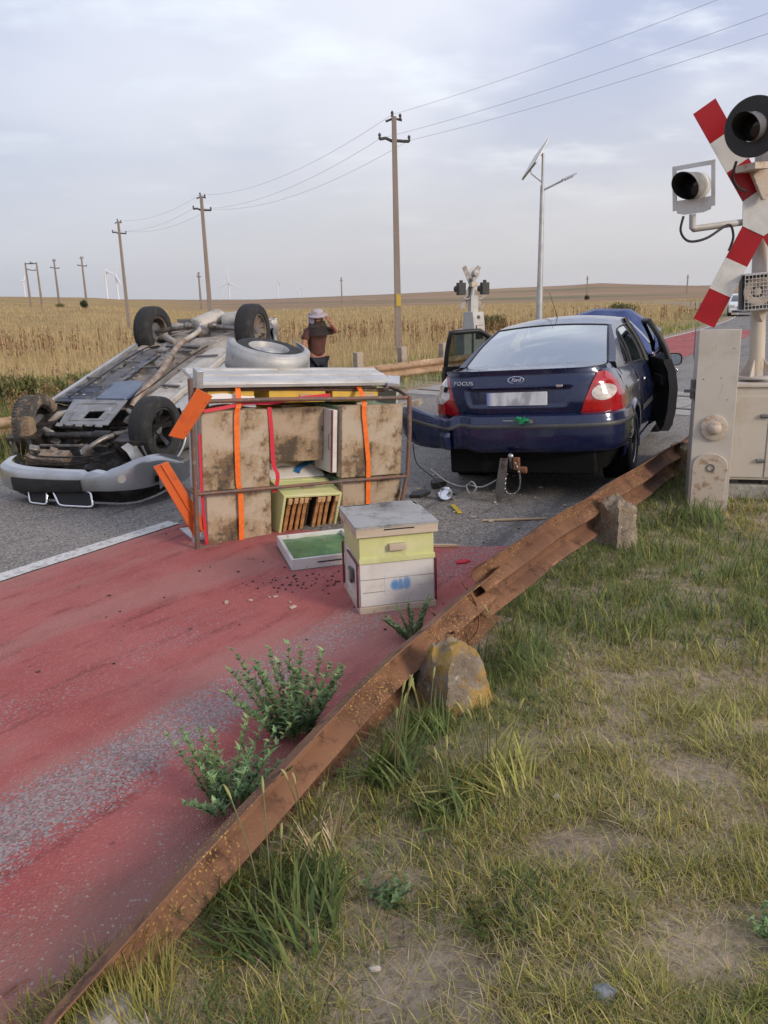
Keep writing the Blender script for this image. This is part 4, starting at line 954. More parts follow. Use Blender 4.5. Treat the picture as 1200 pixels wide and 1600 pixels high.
def plate_mat():
    t = NT('smudged_number_plate'); sp = t.new('ShaderNodeSeparateXYZ'); t.l.new(t.tc.outputs['Object'], sp.inputs[0])
    m = t.ramp(t.noise(16, 1, .4, stretch=(1, 1, .45)), .40, .62)
    inside = t.math('MULTIPLY', t.ramp(t.math('ABSOLUTE', sp.outputs[0]), .10, .24, 1, 0), 1.)
    c = t.mix(t.math('MULTIPLY', t.math('MULTIPLY', m, inside), .75), (.66, .67, .70), (.26, .27, .31))
    c = t.mix(t.ramp(sp.outputs[0], -.26, -.20, .85, 0), c, (.06, .12, .40))
    t.set(Base_Color=c, Roughness=.45); return t.mat
def lathe_wheel(name, parent, loc, axis, R, w_, rim_r, rim_mat, spokes, spoke_w, mud=None, rot=0, tread=True, dish=.03):
    """axis points to the outer face. tyre + rim (> hub)"""
    T = thing(name, None, None, loc); T.parent = parent
    h = w_ / 2; a = Vector(axis).normalized()
    prof = [(-h * .86, rim_r), (-h, rim_r * 1.06), (-h * 1.02, R * .80), (-h * .92, R * .93), (-h * .72, R * .985), (-h * .35, R), (-h * .30, R * .985), (-h * .26, R), (h * .26, R), (h * .30, R * .985), (h * .35, R), (h * .72, R * .985), (h * .92, R * .93), (h * 1.02, R * .80), (h, rim_r * 1.06), (h * .86, rim_r)]
    mb = MB(); mb.lathe(prof, (0, 0, 0), a, 56)
    if tread:
        u = a.orthogonal().normalized(); w2 = a.cross(u)
        for k in range(56):
            t = 2 * PI * (k + .5) / 56; er = u * math.cos(t) + w2 * math.sin(t); et = a.cross(er)
            for sgn in (-1, 1):
                M = Matrix((et, a, er)).transposed(); c = er * R * .985 + a * sgn * h * .60
                vs_ = [c + M @ Vector((x * R * .026, y * h * .24, z * R * .022)) for z in (-1, 1) for y in (-1, 1) for x in (-1, 1)]
                mb.add(vs_, [(0, 2, 3, 1), (4, 5, 7, 6), (0, 1, 5, 4), (2, 6, 7, 3), (0, 4, 6, 2), (1, 3, 7, 5)])
    mb.build('tyre', mud or TYRE, T, smooth=35)
    mb = MB(); mb.lathe([(h * .86, rim_r), (h * .88, rim_r * .95), (h * .70, rim_r * .90), (-h * .7, rim_r * .88), (-h * .86, rim_r)], (0, 0, 0), a, 40)
    u = a.orthogonal().normalized(); w2 = a.cross(u); z0 = h * .70 - dish
    for k in range(spokes):
        t = 2 * PI * k / spokes + rot; er = u * math.cos(t) + w2 * math.sin(t); et = a.cross(er)
        p = [(rim_r * .10, spoke_w * .6, z0 - .01), (rim_r * .5, spoke_w * .5, z0), (rim_r * .91, spoke_w * .62, h * .66)]
        V = [];
        for rr, hw, zz in p:
            for e, dz in ((-1, -.018), (1, -.018), (1, 0), (-1, 0)): V.append(er * rr + et * hw * e + a * (zz + dz))
        F = [(0, 1, 2, 3)]
        for q in (0, 4):
            for e in range(4): F.append((q + e, q + (e + 1) % 4, q + 4 + (e + 1) % 4, q + 4 + e))
        F.append((8, 9, 10, 11)); mb.add(V, F)
    rm = mb.build('rim', rim_mat, T, bevel=.003, recalc=True)
    mb = MB(); mb.lathe([(z0 - .03, rim_r * .26), (z0 + .006, rim_r * .24), (z0 + .012, rim_r * .12), (z0 + .012, 0)], (0, 0, 0), a, 20); mb.lathe([(-h * .4, rim_r * .60), (-h * .35, rim_r * .60), (-h * .3, 0)], (0, 0, 0), a, 24); mb.build('hub', DGREY, rm)
    return T

car = thing('sedan', 'dark blue saloon car with open bonnet and doors and torn rear bumper', 'car', (1.604, 7.733, .035), (R_(-.3), R_(-2.9), -.424))
def WZ(z): return sinterp(z, [(.15, .75), (.26, .82), (.45, .855), (.65, .868), (.82, .852), (.95, .808), (1.03, .752), (1.09, .70)])
def PLAN(y): return interp(y, [(-.45, .985), (.4, 1.0), (2.2, 1.0), (2.8, .985), (3.2, .93), (3.4, .85)])
def W(y, z): return WZ(z) * PLAN(y)
def belt(y): return interp(y, [(-.5, 1.035), (.4, 1.0), (1.4, .965), (2.6, .94), (3.4, .80)])
YR = [(.17, -.86), (.28, -.95), (.40, -.975), (.62, -.985), (.70, -.955), (.80, -.975), (.95, -.965), (1.05, -.945), (1.088, -.93)]
NEXP = 3.3; YC = -.45
def rear(u, z, off=0.):
    """rear skin: u in -1..1 runs from the left to the right rear corner"""
    a = abs(u) * PI / 2; w_ = W(YC, z); L = YC - interp(z, YR)
    sx, sy = math.sin(a) ** (2 / NEXP), math.cos(a) ** (2 / NEXP)
    p = Vector((math.copysign(w_ * sx, u), YC - L * sy, z))
    if off:
        n = Vector((math.copysign(sx ** (NEXP - 1) / w_, u), -sy ** (NEXP - 1) / L, .05)).normalized(); p += n * off
    return p
def u_of(x, z): return math.copysign(math.asin(min(1, (abs(x) / W(YC, z))) ** (NEXP / 2)) / (PI / 2), x)
def patch(mb, zs, xl, xr, off, nx=14, nz=10, edge=.02, m=0):
    """panel lying on the rear skin between two side lines x(z), standing proud by off with its edge turned in"""
    z0, z1 = zs
    def f(u, v):
        z = lerp(z0, z1, v); a, b = u_of(xl(z), z), u_of(xr(z), z); return rear(lerp(a, b, u), z, off)
    mb.grid(f, nx, nz, m)
    g = lambda u, v, k: (rear(lerp(u_of(xl(lerp(z0, z1, v)), lerp(z0, z1, v)), u_of(xr(lerp(z0, z1, v)), lerp(z0, z1, v)), u), lerp(z0, z1, v), off - edge * k))
    for e in (0, 1):
        mb.grid(lambda u, v: g(e, u, v), nz, 1, m, flip=(e == 0)); mb.grid(lambda u, v: g(u, e, v), nx, 1, m, flip=(e == 1))
body = MB()
# rear skin (behind lamps, lid, bumper)
body.grid(lambda u, v: rear(2 * u - 1, lerp(.40, belt(YC) + .053 * (1 - abs(2 * u - 1) ** 2.2), v)), 40, 14)
# flanks with round wheel arches
AR, AZ = .345, .315
def zbot(y, yc0):
    d = abs(y - yc0)
    return max(.19, AZ + math.sqrt(max(0, AR * AR - d * d))) if d < AR else .19
def flank(mb, y0, y1, sx, yc0=None, n=12, nz=12, ztop=None):
    ys = [lerp(y0, y1, k / n) for k in range(n + 1)]
    if yc0 is not None:
        ys += [yc0 - AR + 1e-4, yc0 + AR - 1e-4, yc0 - AR - 1e-4, yc0 + AR + 1e-4] + [yc0 - AR * math.cos(PI * k / 20) for k in range(1, 20)]
        ys = sorted(q for q in ys if y0 <= q <= y1)
    V = []
    for y in ys:
        zb = zbot(y, yc0) if yc0 is not None else .19; zt = ztop(y) if ztop else belt(y)
        for k in range(nz + 1):
            z = lerp(zb, zt, k / nz); V.append((sx * W(y, z), y, z))
    F = [(i * (nz + 1) + k, (i + 1) * (nz + 1) + k, (i + 1) * (nz + 1) + k + 1, i * (nz + 1) + k + 1) for i in range(len(ys) - 1) for k in range(nz)]
    mb.add(V, F if sx > 0 else [f[::-1] for f in F])
for sx in (-1, 1):
    flank(body, -.45, .56, sx, 0.0)
    flank(body, 2.50, 3.30, sx, 2.64)
# shoulders and boot deck: from the rear skin's top to the rear glass base
BW = lambda u: Vector((.66 * u, -.42 + .10 * u * u, 1.105 - .02 * u * u))
CW = lambda u: Vector((.545 * u, .40 + .06 * u * u, 1.415 - .03 * u * u))
DW = lambda u: Vector((.56 * u, 1.80 - .05 * u * u, 1.445 - .03 * u * u))
body.grid(lambda u, v: rear(2 * u - 1, belt(YC) + .053 * (1 - abs(2 * u - 1) ** 2.2)).lerp(BW(2 * u - 1), v) + Vector((0, 0, .006 * math.sin(v * PI))), 30, 5, flip=False)
def roofp(u, v):
    q = 2 * u - 1; p = CW(q).lerp(DW(q), v); p.z += .055 * math.sin(PI * (v * .9 + .05)) * (1 - .5 * q * q); p.x *= 1 + .03 * math.sin(PI * v); return p
body.grid(roofp, 20, 14)
FILL = []
def roofline(y):   # height and half width of the roof edge along the car
    return interp(y, [(-.32, 1.085), (.46, 1.385), (.8, 1.412), (1.2, 1.425), (1.75, 1.415), (2.62, .95)])
def side_x(y, z):
    zb, zt = belt(y), 1.40; f = min(1, max(0, (z - zb) / (zt - zb)))
    xt = .56 + .02 * math.sin(PI * max(0, min(1, (y - .4) / 1.4))); return lerp(W(y, zb), xt, f ** 1.05) + .022 * math.sin(PI * f)
def side_strip(mb, y0, y1, zlo, zhi, sx, n=14, nz=4, off=0., m=0):
    def f(u, v):
        y = lerp(y0, y1, u); a, b = zlo(y), zhi(y); z = lerp(a, max(a, b), v); return (sx * (side_x(y, z) + off), y, z)
    mb.grid(f, n, nz, m, flip=(sx < 0))
def win_top(y): return min(roofline(y) - .055, interp(y, [(.13, 1.06), (.24, 1.19), (.42, 1.30), (.62, 1.352), (1.6, 1.375)]))
for sx in (-1, 1):
    side_strip(body, -.33, .13, belt, roofline, sx, 12, 8)                       # rear pillar
    side_strip(body, .13, 1.36, win_top, roofline, sx, 20, 2)                     # roof rail
    side_strip(body, .13, 1.36, belt, lambda y: belt(y) + .02, sx, 20, 1)
    side_strip(body, 1.36, 1.80, lambda y: roofline(y) - .05, roofline, sx, 6, 2)
    side_strip(body, 1.80, 2.60, lambda y: max(belt(y), roofline(y) - .085), roofline, sx, 10, 2)  # front pillar
    mb = body; mb.box((sx * .80, 1.6, .23), (.07, 2.1, .10))                      # sill
# close the seams between the glass or roof edge and the side frames
for sx in (-1, 1):
    yy = [lerp(-.33, .46, k / 12) for k in range(13)]
    A = [BW(sx).lerp(CW(sx), k / 12) for k in range(13)]; Bq = [Vector((sx * side_x(y, roofline(y)), y, roofline(y))) for y in yy]
    yy2 = [lerp(.46, 1.75, k / 12) for k in range(13)]; A += [roofp(0 if sx < 0 else 1, k / 12) for k in range(13)]; Bq += [Vector((sx * side_x(y, roofline(y)), y, roofline(y))) for y in yy2]
    n_ = len(A); body.add(A + Bq, [(i, i + 1, n_ + i + 1, n_ + i) for i in range(n_ - 1)])
# cowl and front end
body.grid(lambda u, v: (lerp(-.70, .70, u), lerp(2.52, 2.72, v), .955 + .03 * (1 - (2 * u - 1) ** 2) - .02 * v), 8, 2)
for sx in (-1, 1): body.grid(lambda u, v: (sx * lerp(W(lerp(2.5, 3.3, u), belt(lerp(2.5, 3.3, u))), .70, v), lerp(2.5, 3.3, u), belt(lerp(2.5, 3.3, u)) + .02 * v), 8, 2, flip=(sx < 0))
body.box((0, 3.36, .48), (1.55, .16, .42))
body.build('body', BLUE, car, smooth=40)
# dark inside: floor, wheel wells, firewall, engine bay
mb = MB(); mb.box((0, 1.1, .24), (1.52, 3.0, .08)); mb.box((0, 2.62, .62), (1.5, .1, .68)); mb.box((0, -.62, .58), (1.30, .38, .36)); mb.box((0, -.1, .66), (1.0, .80, .50)); mb.box((0, .38, .5), (1.35, .1, .5)); mb.box((0, 3.0, .55), (1.25, .6, .45)); mb.box((0, -.72, .31), (1.30, .42, .26))  # low tail box (spare-wheel well) added to darken the view under the boot
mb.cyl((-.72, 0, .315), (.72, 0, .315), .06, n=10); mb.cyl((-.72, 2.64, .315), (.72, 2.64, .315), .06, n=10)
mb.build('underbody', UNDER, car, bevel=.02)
for sx in (-1, 1):
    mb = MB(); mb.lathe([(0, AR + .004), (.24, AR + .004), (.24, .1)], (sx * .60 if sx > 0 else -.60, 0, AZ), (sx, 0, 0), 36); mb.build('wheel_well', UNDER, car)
    mb = MB()       # flared arch lip
    pr = []
    for k in range(25):
        a = R_(-8 + 196 * k / 24); c, s_ = -math.cos(a), math.sin(a); V = []
        for rr, dx in ((AR - .004, -.03), (AR - .004, .012), (AR + .02, .019), (AR + .062, .010), (AR + .075, -.012)):
            y, z = rr * c, max(.17, AZ + rr * s_); V.append((sx * (W(max(y, YC), min(1.05, z)) * 1.0 + dx), y, z))
        pr.append(V)
    mb.add([q for V in pr for q in V], [(i * 5 + j, (i + 1) * 5 + j, (i + 1) * 5 + j + 1, i * 5 + j + 1) for i in range(24) for j in range(4)])
    mb.build('wheel_arch', BLUEH, car, smooth=50, recalc=True)  # body-coloured lip; the paler blue paints in the sky it reflects
for sx, y in ((-1, 0), (1, 0), (-1, 2.64), (1, 2.64)):
    lathe_wheel('wheel', car, (sx * .755, y, .315), (sx, 0, 0), .315, .205, .205, ALLOY, 7, .045, tread=False)
# interior
for x in (-.37, .37):
    mb = MB(); mb.box((x, 1.55, .45), (.50, .52, .20)); mb.box((x, 1.22, .80), (.50, .16, .62), (R_(14), 0, 0)); mb.box((x, 1.10, 1.18), (.26, .09, .18), (R_(10), 0, 0)); mb.build('front_seat', SEATM, car, bevel=.04, seg=3)
mb = MB(); mb.box((0, .62, .46), (1.3, .5, .2)); mb.box((0, .32, .74), (1.3, .16, .60), (R_(18), 0, 0))
for x in (-.42, .0, .42): mb.box((x, .20, 1.05), (.26, .08, .14), (R_(14), 0, 0))
mb.build('rear_seat', SEATM, car, bevel=.04, seg=3)
mb = MB(); mb.box((0, 2.35, .78), (1.4, .35, .24)); mb.lathe([(0, .19), (.025, .185), (.025, .16)], (-.37, 2.10, .86), (0, -1, .35), 20); mb.box((0, -.02, 1.02), (1.25, .55, .03)); mb.build('dashboard', TRIM, car, bevel=.02)
# glass
mb = MB(); mb.grid(lambda u, v: BW(2 * u - 1).lerp(CW(2 * u - 1), v) + Vector((0, -.035, .035)) * math.sin(PI * v) * .55, 20, 12); mb.build('rear_window', GLASS, car, smooth=60)
mb = MB()
EDGE = [BW(-1).lerp(CW(-1), k / 10) + Vector((0, -.019, .019)) * math.sin(PI * k / 10) for k in range(11)] + [CW(k / 10) for k in range(-9, 10)] + [BW(1).lerp(CW(1), 1 - k / 10) + Vector((0, -.019, .019)) * math.sin(PI * k / 10) for k in range(11)]
mb.tube(EDGE, .009, 6); mb.build('window_seal', TRIM, car, smooth=60)
mb = MB(); mb.grid(lambda u, v: Vector((.70 * (2 * u - 1), 2.60 - .12 * (2 * u - 1) ** 2, .965)).lerp(DW(2 * u - 1), v), 14, 8, flip=True); mb.build('windscreen', GLASS, car, smooth=60)
for sx in (-1, 1):
    mb = MB(); side_strip(mb, .13, 1.30, lambda y: belt(y) + .022, win_top, sx, 24, 6, -.006); mb.build('rear_side_window', GLASS_S if sx < 0 else GLASS, car, smooth=60)
    mb = MB(); q = [(sx * (side_x(y, win_top(y)) + .002), y, win_top(y)) for y in [lerp(.13, 1.34, k / 24) for k in range(25)]]; mb.tube(q, .008, 6)
    mb.tube([(sx * (side_x(y, belt(y) + .02) + .002), y, belt(y) + .022) for y in [lerp(.13, 1.34, k / 12) for k in range(13)]], .007, 6)
    mb.tube([(sx * side_x(.42 + .10 * k / 5, lerp(belt(.45) + .02, win_top(.5), k / 5)), .42 + .10 * k / 5, lerp(belt(.45) + .02, win_top(.5), k / 5)) for k in range(6)], .012, 6)
    mb.tube([(sx * side_x(1.33, lerp(belt(1.33), roofline(1.33), k / 6)), 1.33, lerp(belt(1.33), roofline(1.33), k / 6)) for k in range(7)], .035, 6); mb.build('window_trim', TRIM, car, smooth=60)
    # rear door (closed): skin 4 mm proud of the flank line, with handle and rubbing strip
    mb = MB(); 
    def rd(u, v):
        v2 = v; zb = .19
        z = lerp(zb, 1.0, v2); yl = .38 + .20 * smooth01(np.array(z), .60, .25) + .0; y = lerp(max(float(yl), AR + .06 if z < .62 else 0.36), 1.345, u); z = min(z, belt(y) - .001); return (sx * (W(y, z) + .003), y, z)
    mb.grid(rd, 14, 12, flip=(sx < 0)); dr = mb.build('rear_door', BLUE, car, smooth=50)
    mb = MB(); mb.box((sx * (W(.62, .84) + .022), .62, .845), (.022, .17, .032)); mb.build('handle', CHROME, dr, bevel=.008)
    mb = MB(); mb.grid(lambda u, v: (sx * (W(lerp(.47, 1.34, u), .56) + .012), lerp(.47, 1.34, u), lerp(.545, .60, v)), 8, 1, flip=(sx < 0)); mb.build('rubbing_strip', TRIM, dr)
# front doors, both open: panel, inner trim, window frame, glass
def front_door(sx, ang, name):
    T = thing(name, None, None, (sx * .845, 2.49, 0), (0, 0, sx * R_(ang))); T.parent = car
    def loc_(y, z, off=0): return Vector((sx * (W(y, z) + off) - sx * .845, y - 2.49, z))
    mb = MB(); mb.grid(lambda u, v: loc_(lerp(1.37, 2.48, u), lerp(.20 + .05 * u, belt(lerp(1.37, 2.48, u)), v), .003), 14, 12, flip=(sx < 0)); mb.build('outer_panel', BLUE, T, smooth=50)
    mb = MB(); mb.grid(lambda u, v: loc_(lerp(1.37, 2.48, u), lerp(.20 + .05 * u, belt(lerp(1.37, 2.48, u)), v), -.085 + .02 * math.sin(v * PI * 2)), 14, 12, flip=(sx > 0))
    for uu in (0, 1): mb.grid(lambda u, v: loc_(lerp(1.37, 2.48, uu), lerp(.20 + .05 * uu, belt(lerp(1.37, 2.48, uu)), v), lerp(.003, -.085, u)), 1, 12)
    mb.grid(lambda u, v: loc_(lerp(1.37, 2.48, u), .20 + .05 * u, lerp(.003, -.085, v)), 12, 1); mb.grid(lambda u, v: loc_(lerp(1.37, 2.48, u), belt(lerp(1.37, 2.48, u)), lerp(.003, -.085, v)), 12, 1)
    mb.box(loc_(1.9, .72, -.105), (.06, .55, .09)); mb.build('inner_trim', TRIM, T, smooth=50)
    mb = MB(); ft = lambda y: min(1.375, roofline(y) - .03)
    pth = [(y, ft(y)) for y in [lerp(1.40, 2.44, k / 14) for k in range(15)]]
    pth = [(1.40, lerp(belt(1.4), ft(1.4), k / 5)) for k in range(5)] + pth
    P3_ = [Vector((sx * (side_x(y, z) - .02 - .845), y - 2.49, z)) for y, z in pth]
    mb.tube(P3_, .030, 8); mb.build('window_frame', TRIM, T, smooth=60)
    mb = MB()
    mb.grid(lambda u, v: (lambda y: (lambda z: Vector((sx * (side_x(y, z) - .03 - .845), y - 2.49, z)))(lerp(belt(y), max(belt(y), ft(y)), v)))(lerp(1.42, 2.42, u)), 12, 5); mb.build('window_pane', GLASS_S, T, smooth=60)
    mb = MB(); mb.box(loc_(1.52, .84, .02), (.022, .17, .032)); mb.build('handle', CHROME, T, bevel=.008)
    return T
front_door(1, 13, 'front_door'); front_door(-1, 47, 'front_door')
# door mirrors on their arms
for sx, c in ((1, (.985, 2.33, .90)),):
    mb = MB(); mb.grid(lambda u, v: (c[0] + .115 * math.copysign(abs(math.cos(u * 2 * PI)) ** .6, math.cos(u * 2 * PI)) * (1 - .35 * v * v), c[1] - .04 + .12 * v, c[2] + .075 * math.copysign(abs(math.sin(u * 2 * PI)) ** .6, math.sin(u * 2 * PI)) * (1 - .35 * v * v)), 28, 6)
    mb.tube([(.84, 2.36, .90), (.92, 2.36, .89)], .03, 8); mr = mb.build('door_mirror', TRIM, car, smooth=50)
    mb = MB(); mb.add([(c[0] + .100 * math.copysign(abs(math.cos(k * PI / 14)) ** .6, math.cos(k * PI / 14)), c[1] - .034, c[2] + .062 * math.copysign(abs(math.sin(k * PI / 14)) ** .6, math.sin(k * PI / 14))) for k in range(28)], [tuple(range(28))]); mb.build('mirror_glass', pm('mirror', (.55, .62, .62), .05, 1.), mr)
# raised, creased bonnet
def hood(u, v):
    q = 2 * u - 1; top = interp(q, [(-1, 1.30), (-.72, 1.43), (-.1, 1.535), (.50, 1.50), (1, 1.22)]); x = q * lerp(.74, .72, v) + .06 * v
    z = lerp(.96, top, v ** .9); y = 2.62 + .42 * v + .06 * math.sin(PI * v) - .16 * v * max(0, q - .45) / .55 * -1 + .05 * math.sin(q * 7) * v * (1 - v)
    if v > .93: y += .03
    return (x, y, z)
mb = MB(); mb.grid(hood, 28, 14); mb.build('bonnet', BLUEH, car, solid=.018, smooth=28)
# boot lid, lamps, badges, plate
def lidx(z): return interp(z, [(.70, .45), (.74, .530), (.80, .553), (1.03, .625), (1.09, .68)])
mb = MB(); patch(mb, (.695, 1.085), lambda z: -lidx(z) - .016, lambda z: lidx(z) + .016, .0012, 30, 12); mb.build('boot_gap', BLACK, car, smooth=50)
mb = MB()
def zt_of(u): return 1.082 + .012 * (1 - u * u)
def lidf(u, v, off=.026, rec=True):
    zz = lerp(.712, 1.078, v); b = lidx(zz); uu = lerp(u_of(-b, zz), u_of(b, zz), u); o = off
    x = lerp(-b, b, u)
    if rec: o -= .021 * float(smooth01(np.array(.385 - abs(x) - .25 * max(0, .86 - zz)), 0, .05) * smooth01(np.array(zz), .765, .80) * smooth01(np.array(.945 - zz), 0, .03))
    if zz > 1.03: o += .025 * ((zz - 1.03) / .05) ** 1.5
    return rear(uu, zz, o) + Vector((0, 0, .012 * v * (1 - (2 * u - 1) ** 2)))
mb.grid(lidf, 60, 40)
for e in (0, 1):
    mb.grid(lambda u, v: lidf(e, u).lerp(lidf(e, u, -.01, False), v), 30, 1, flip=(e == 0)); mb.grid(lambda u, v: lidf(u, e).lerp(lidf(u, e, -.02, False), v), 40, 1, flip=(e == 1))
lid = mb.build('boot_lid', BLUE, car, smooth=40)
mb = MB(); mb.grid(lambda u, v: rear(u_of(lerp(-.395, .395, u), .95), lerp(.93, .958, v), .026 + .016 * math.sin(PI * min(1, v * 1.2))), 20, 4); hb = mb.build('boot_handle', BLUE, lid, smooth=40)
mb = MB(); mb.box(rear(u_of(.365, .945), .945, .045), (.055, .006, .020)); mb.build('handle_glint', CHROME, hb, bevel=.004)  # small chrome block added as the white reflection at the handle's right end
pl = rear(0, .845, .0) + Vector((0, -.018, 0))
mb = MB(); mb.box((0, 0, 0), (.53, .010, .115)); po = mb.build('number_plate', plate_mat(), lid, bevel=.004); po.location = pl; po.rotation_euler = (R_(-3), 0, 0)
def facing(x, z, off): # orientation of lettering on the lid
    p = rear(u_of(x, z), z, off); a, b = rear(u_of(x - .03, z), z), rear(u_of(x + .03, z), z); tx = (b - a).normalized(); up = Vector((0, .04, 1)).normalized(); n = tx.cross(up).normalized(); up = n.cross(tx)
    M = Matrix.Identity(4); 
    for i, q in enumerate((tx, up, n)): M[0][i], M[1][i], M[2][i] = q
    M[0][3], M[1][3], M[2][3] = p
    return M
M = facing(0, 1.005, .030)
mb = MB(); mb.T = M; mb.lathe([(0, .074), (.007, .074), (.009, .068), (.007, .064)], (0, 0, 0), (0, 0, 1), 40); bd = mb.build('oval_badge', CHROME, lid)
for v in bd.data.vertices:
    q = M.inverted() @ v.co; q.y *= .43; v.co = M @ q
mb = MB(); mb.T = M; mb.add([(.068 * math.cos(k * PI / 20), .029 * math.sin(k * PI / 20), .006) for k in range(40)], [tuple(range(40))]); mb.build('badge_field', pm('badge_blue', (.02, .04, .16), .2, coat=1), bd)
LETT = pm('bright_lettering', (.72, .73, .75), .3, .2)  # pale grey painted in place of the chrome's bright reflection
text('badge_script', 'Ford', .044, LETT, bd, M @ Matrix.Translation((0, 0, .0075)), .001, .35, .95)
text('model_lettering', 'FOCUS', .046, LETT, lid, facing(-.475, .985, .030), .002, 0, 1.12, sx=1.25)
# tail lamps
def lampR(sx):
    xi = lambda z: interp(z, [(.705, .530), (.80, .558), (1.0, .632), (1.045, .648)]); xo = lambda z: interp(z, [(.705, .846), (.745, .852), (.83, .838), (.95, .785), (1.01, .735), (1.035, .70)])
    if sx > 0: return xi, xo
    return (lambda z: -xo(z)), (lambda z: -xi(z))
for sx in (-1, 1):
    a, b = lampR(sx); mb = MB(); patch(mb, (.705, 1.04), a, b, .012, 18, 16); lp = mb.build('tail_lamp', LREDM, car, smooth=50)
    mb = MB(); cx_, cz_ = (.70 * sx, .873); ring = MB()
    def disc(rx, rz, off, m_): 
        V = [rear(u_of(cx_, cz_), cz_, off + .004)]; n = 32
        for rr in (.5, 1):
            for k in range(n):
                z = cz_ + rz * rr * math.sin(2 * PI * k / n); V.append(rear(u_of(max(-.845, min(.845, cx_ + rx * rr * math.cos(2 * PI * k / n))), z), z, off + (.004 if rr < 1 else 0)))
        F = [(0, 1 + k, 1 + (k + 1) % n) for k in range(n)] + [(1 + k, 1 + n + k, 1 + n + (k + 1) % n, 1 + (k + 1) % n) for k in range(n)]; m_.add(V, F)
    if sx > 0: disc(.085, .066, .017, mb); mb.build('reversing_lens', LWHITE, lp, smooth=60)
    else:
        patch(mb, (.80, 1.022), lambda z: a(z) + .012, lambda z: interp(z, [(.80, -.70), (.86, -.62), (.95, -.645), (1.02, -.675)]), .016, 10, 12); mb.build('broken_clear_lens', LWHITE, lp, smooth=50)
        mb = MB(); mb.box(rear(u_of(-.655, .93), .93, .022), (.05, .01, .05), (.3, .2, .6)); mb.build('lamp_hole', BLACK, lp)
# torn rear bumper: skin along a plan path that swings out at the left
BP = [(.868, -.30, 0, 0), (.872, -.52, 0, 0), (.845, -.74, 0, 0), (.75, -.915, 0, 0), (.55, -1.00, 0, 0), (.25, -1.035, 0, 0), (-.05, -1.04, 0, 0), (-.35, -1.035, .0, .0), (-.50, -1.025, .01, .03), (-.60, -1.045, -.025, .02), (-.68, -1.02, -.02, .03), (-.80, -1.03, .02, .04), (-.93, -1.02, .065, .06), (-1.04, -.97, .095, .10), (-1.10, -.90, .09, .15)]
def bpath(f):
    x = f * (len(BP) - 1); i = min(int(x), len(BP) - 2); t = x - i; c = lambda k: Vector(BP[max(0, min(len(BP) - 1, k))])
    a, b, d, e = c(i - 1), c(i), c(i + 1), c(i + 2); return .5 * ((2 * b) + (d - a) * t + (2 * a - 5 * b + 4 * d - e) * t * t + (3 * b - a - 3 * d + e) * t ** 3)
BPROF = [(.385, -.075), (.40, -.02), (.43, .0), (.52, .012), (.585, .010), (.64, .008), (.655, .004), (.692, -.004), (.705, -.05)]
def bump_pt(f, z, o, k=1.):
    p = bpath(f); q = bpath(min(1, f + .004)) - bpath(max(0, f - .004)); nrm = Vector((q.y, -q.x)).normalized(); nrm = Vector((-nrm.x, -nrm.y)) if nrm.dot(Vector((p.x * .3, -1.))) < 0 else nrm
    up = lerp(p.w, p.z, (z - .385) / .32)
    cr = .055 * math.exp(-((f - .635) / .022) ** 2) * (z < .6) - .02 * math.exp(-((f - .69) / .03) ** 2) * (z < .55)
    return Vector((p.x + nrm.x * (o - cr), p.y + nrm.y * (o - cr), z + up))
mb = MB(); nb = 90
mb.grid(lambda u, v: (lambda x: bump_pt(u, lerp(BPROF[int(x)][0], BPROF[min(int(x) + 1, 8)][0], x - int(x)), lerp(BPROF[int(x)][1], BPROF[min(int(x) + 1, 8)][1], x - int(x))))(v * 7.9999), nb, 24)
bmp = mb.build('rear_bumper', BLUE, car, solid=.012, smooth=45)
mb = MB(); mb.grid(lambda u, v: bump_pt(u, lerp(.588, .640, v), .010 + .018 * math.sin(PI * (.1 + .8 * v))), nb, 4); mb.build('bumper_strip', STRIPM, bmp, smooth=50)
mb = MB(); mb.grid(lambda u, v: bump_pt(lerp(.03, .60, u), lerp(.20, .40, v), -.16 + .10 * v), 40, 4); mb.build('lower_valance', UNDER, bmp, smooth=50)  # near-black sheet standing in for the shade below the bumper
mb = MB()
for k in range(7): mb.box(bump_pt(.095 + .006 * math.sin(k * 2.2), .42 + .022 * k, .012), (.035 + .02 * (k % 2), .012, .014), (.3 * k, .2, .8))
mb.build('scuffed_tear', TRIM, bmp)
# radio aerial, tow hitch with its bits
mb = MB(); mb.tube([(-.05, .95, 1.46), (-.06, .90, 1.55), (-.10, .80, 1.74)], [.006, .003, .002], 6); mb.build('aerial', RUBBER, car)
STEELW = pm('worn_bright_steel', (.42, .41, .40), .3, .9, var=((20, (.22, .19, .17), .5, .65),))
OLDST = pm('old_grey_steel_plate', (.16, .15, .14), .55, .5, var=((10, (.09, .06, .05), .5, .65),))
mb = MB(); mb.tube([(-.03, -.55, .33), (-.03, -.95, .30), (-.03, -1.10, .28), (-.03, -1.12, .36)], .022, 8); tb = mb.build('tow_bar', OLDST, car, smooth=50)
mb = MB(); mb.lathe([(-.03, .018), (0, .024), (.012, .028), (.03, .022), (.04, 0)], (-.03, -1.12, .36), (0, 0, 1), 16); mb.build('tow_ball', STEELW, tb, smooth=60)
mb = MB(); mb.prism([(-.030, .36), (.035, .36), (.040, .10), (.015, -.02), (-.03, -.03), (-.05, .08)], lambda a, b, t: (-.085 + a + (b - .36) * .12, -1.15 + t, b), -.008, .008); mb.build('broken_coupling_plate', OLDST, tb, bevel=.003)
mb = MB(); mb.box((.02, -1.12, .31), (.05, .05, .10)); mb.cyl((.02, -1.1, .25), (.10, -1.1, .25), .03, n=10); mb.build('hitch_socket', RUST_WIRE, tb, bevel=.004)
mb = MB()
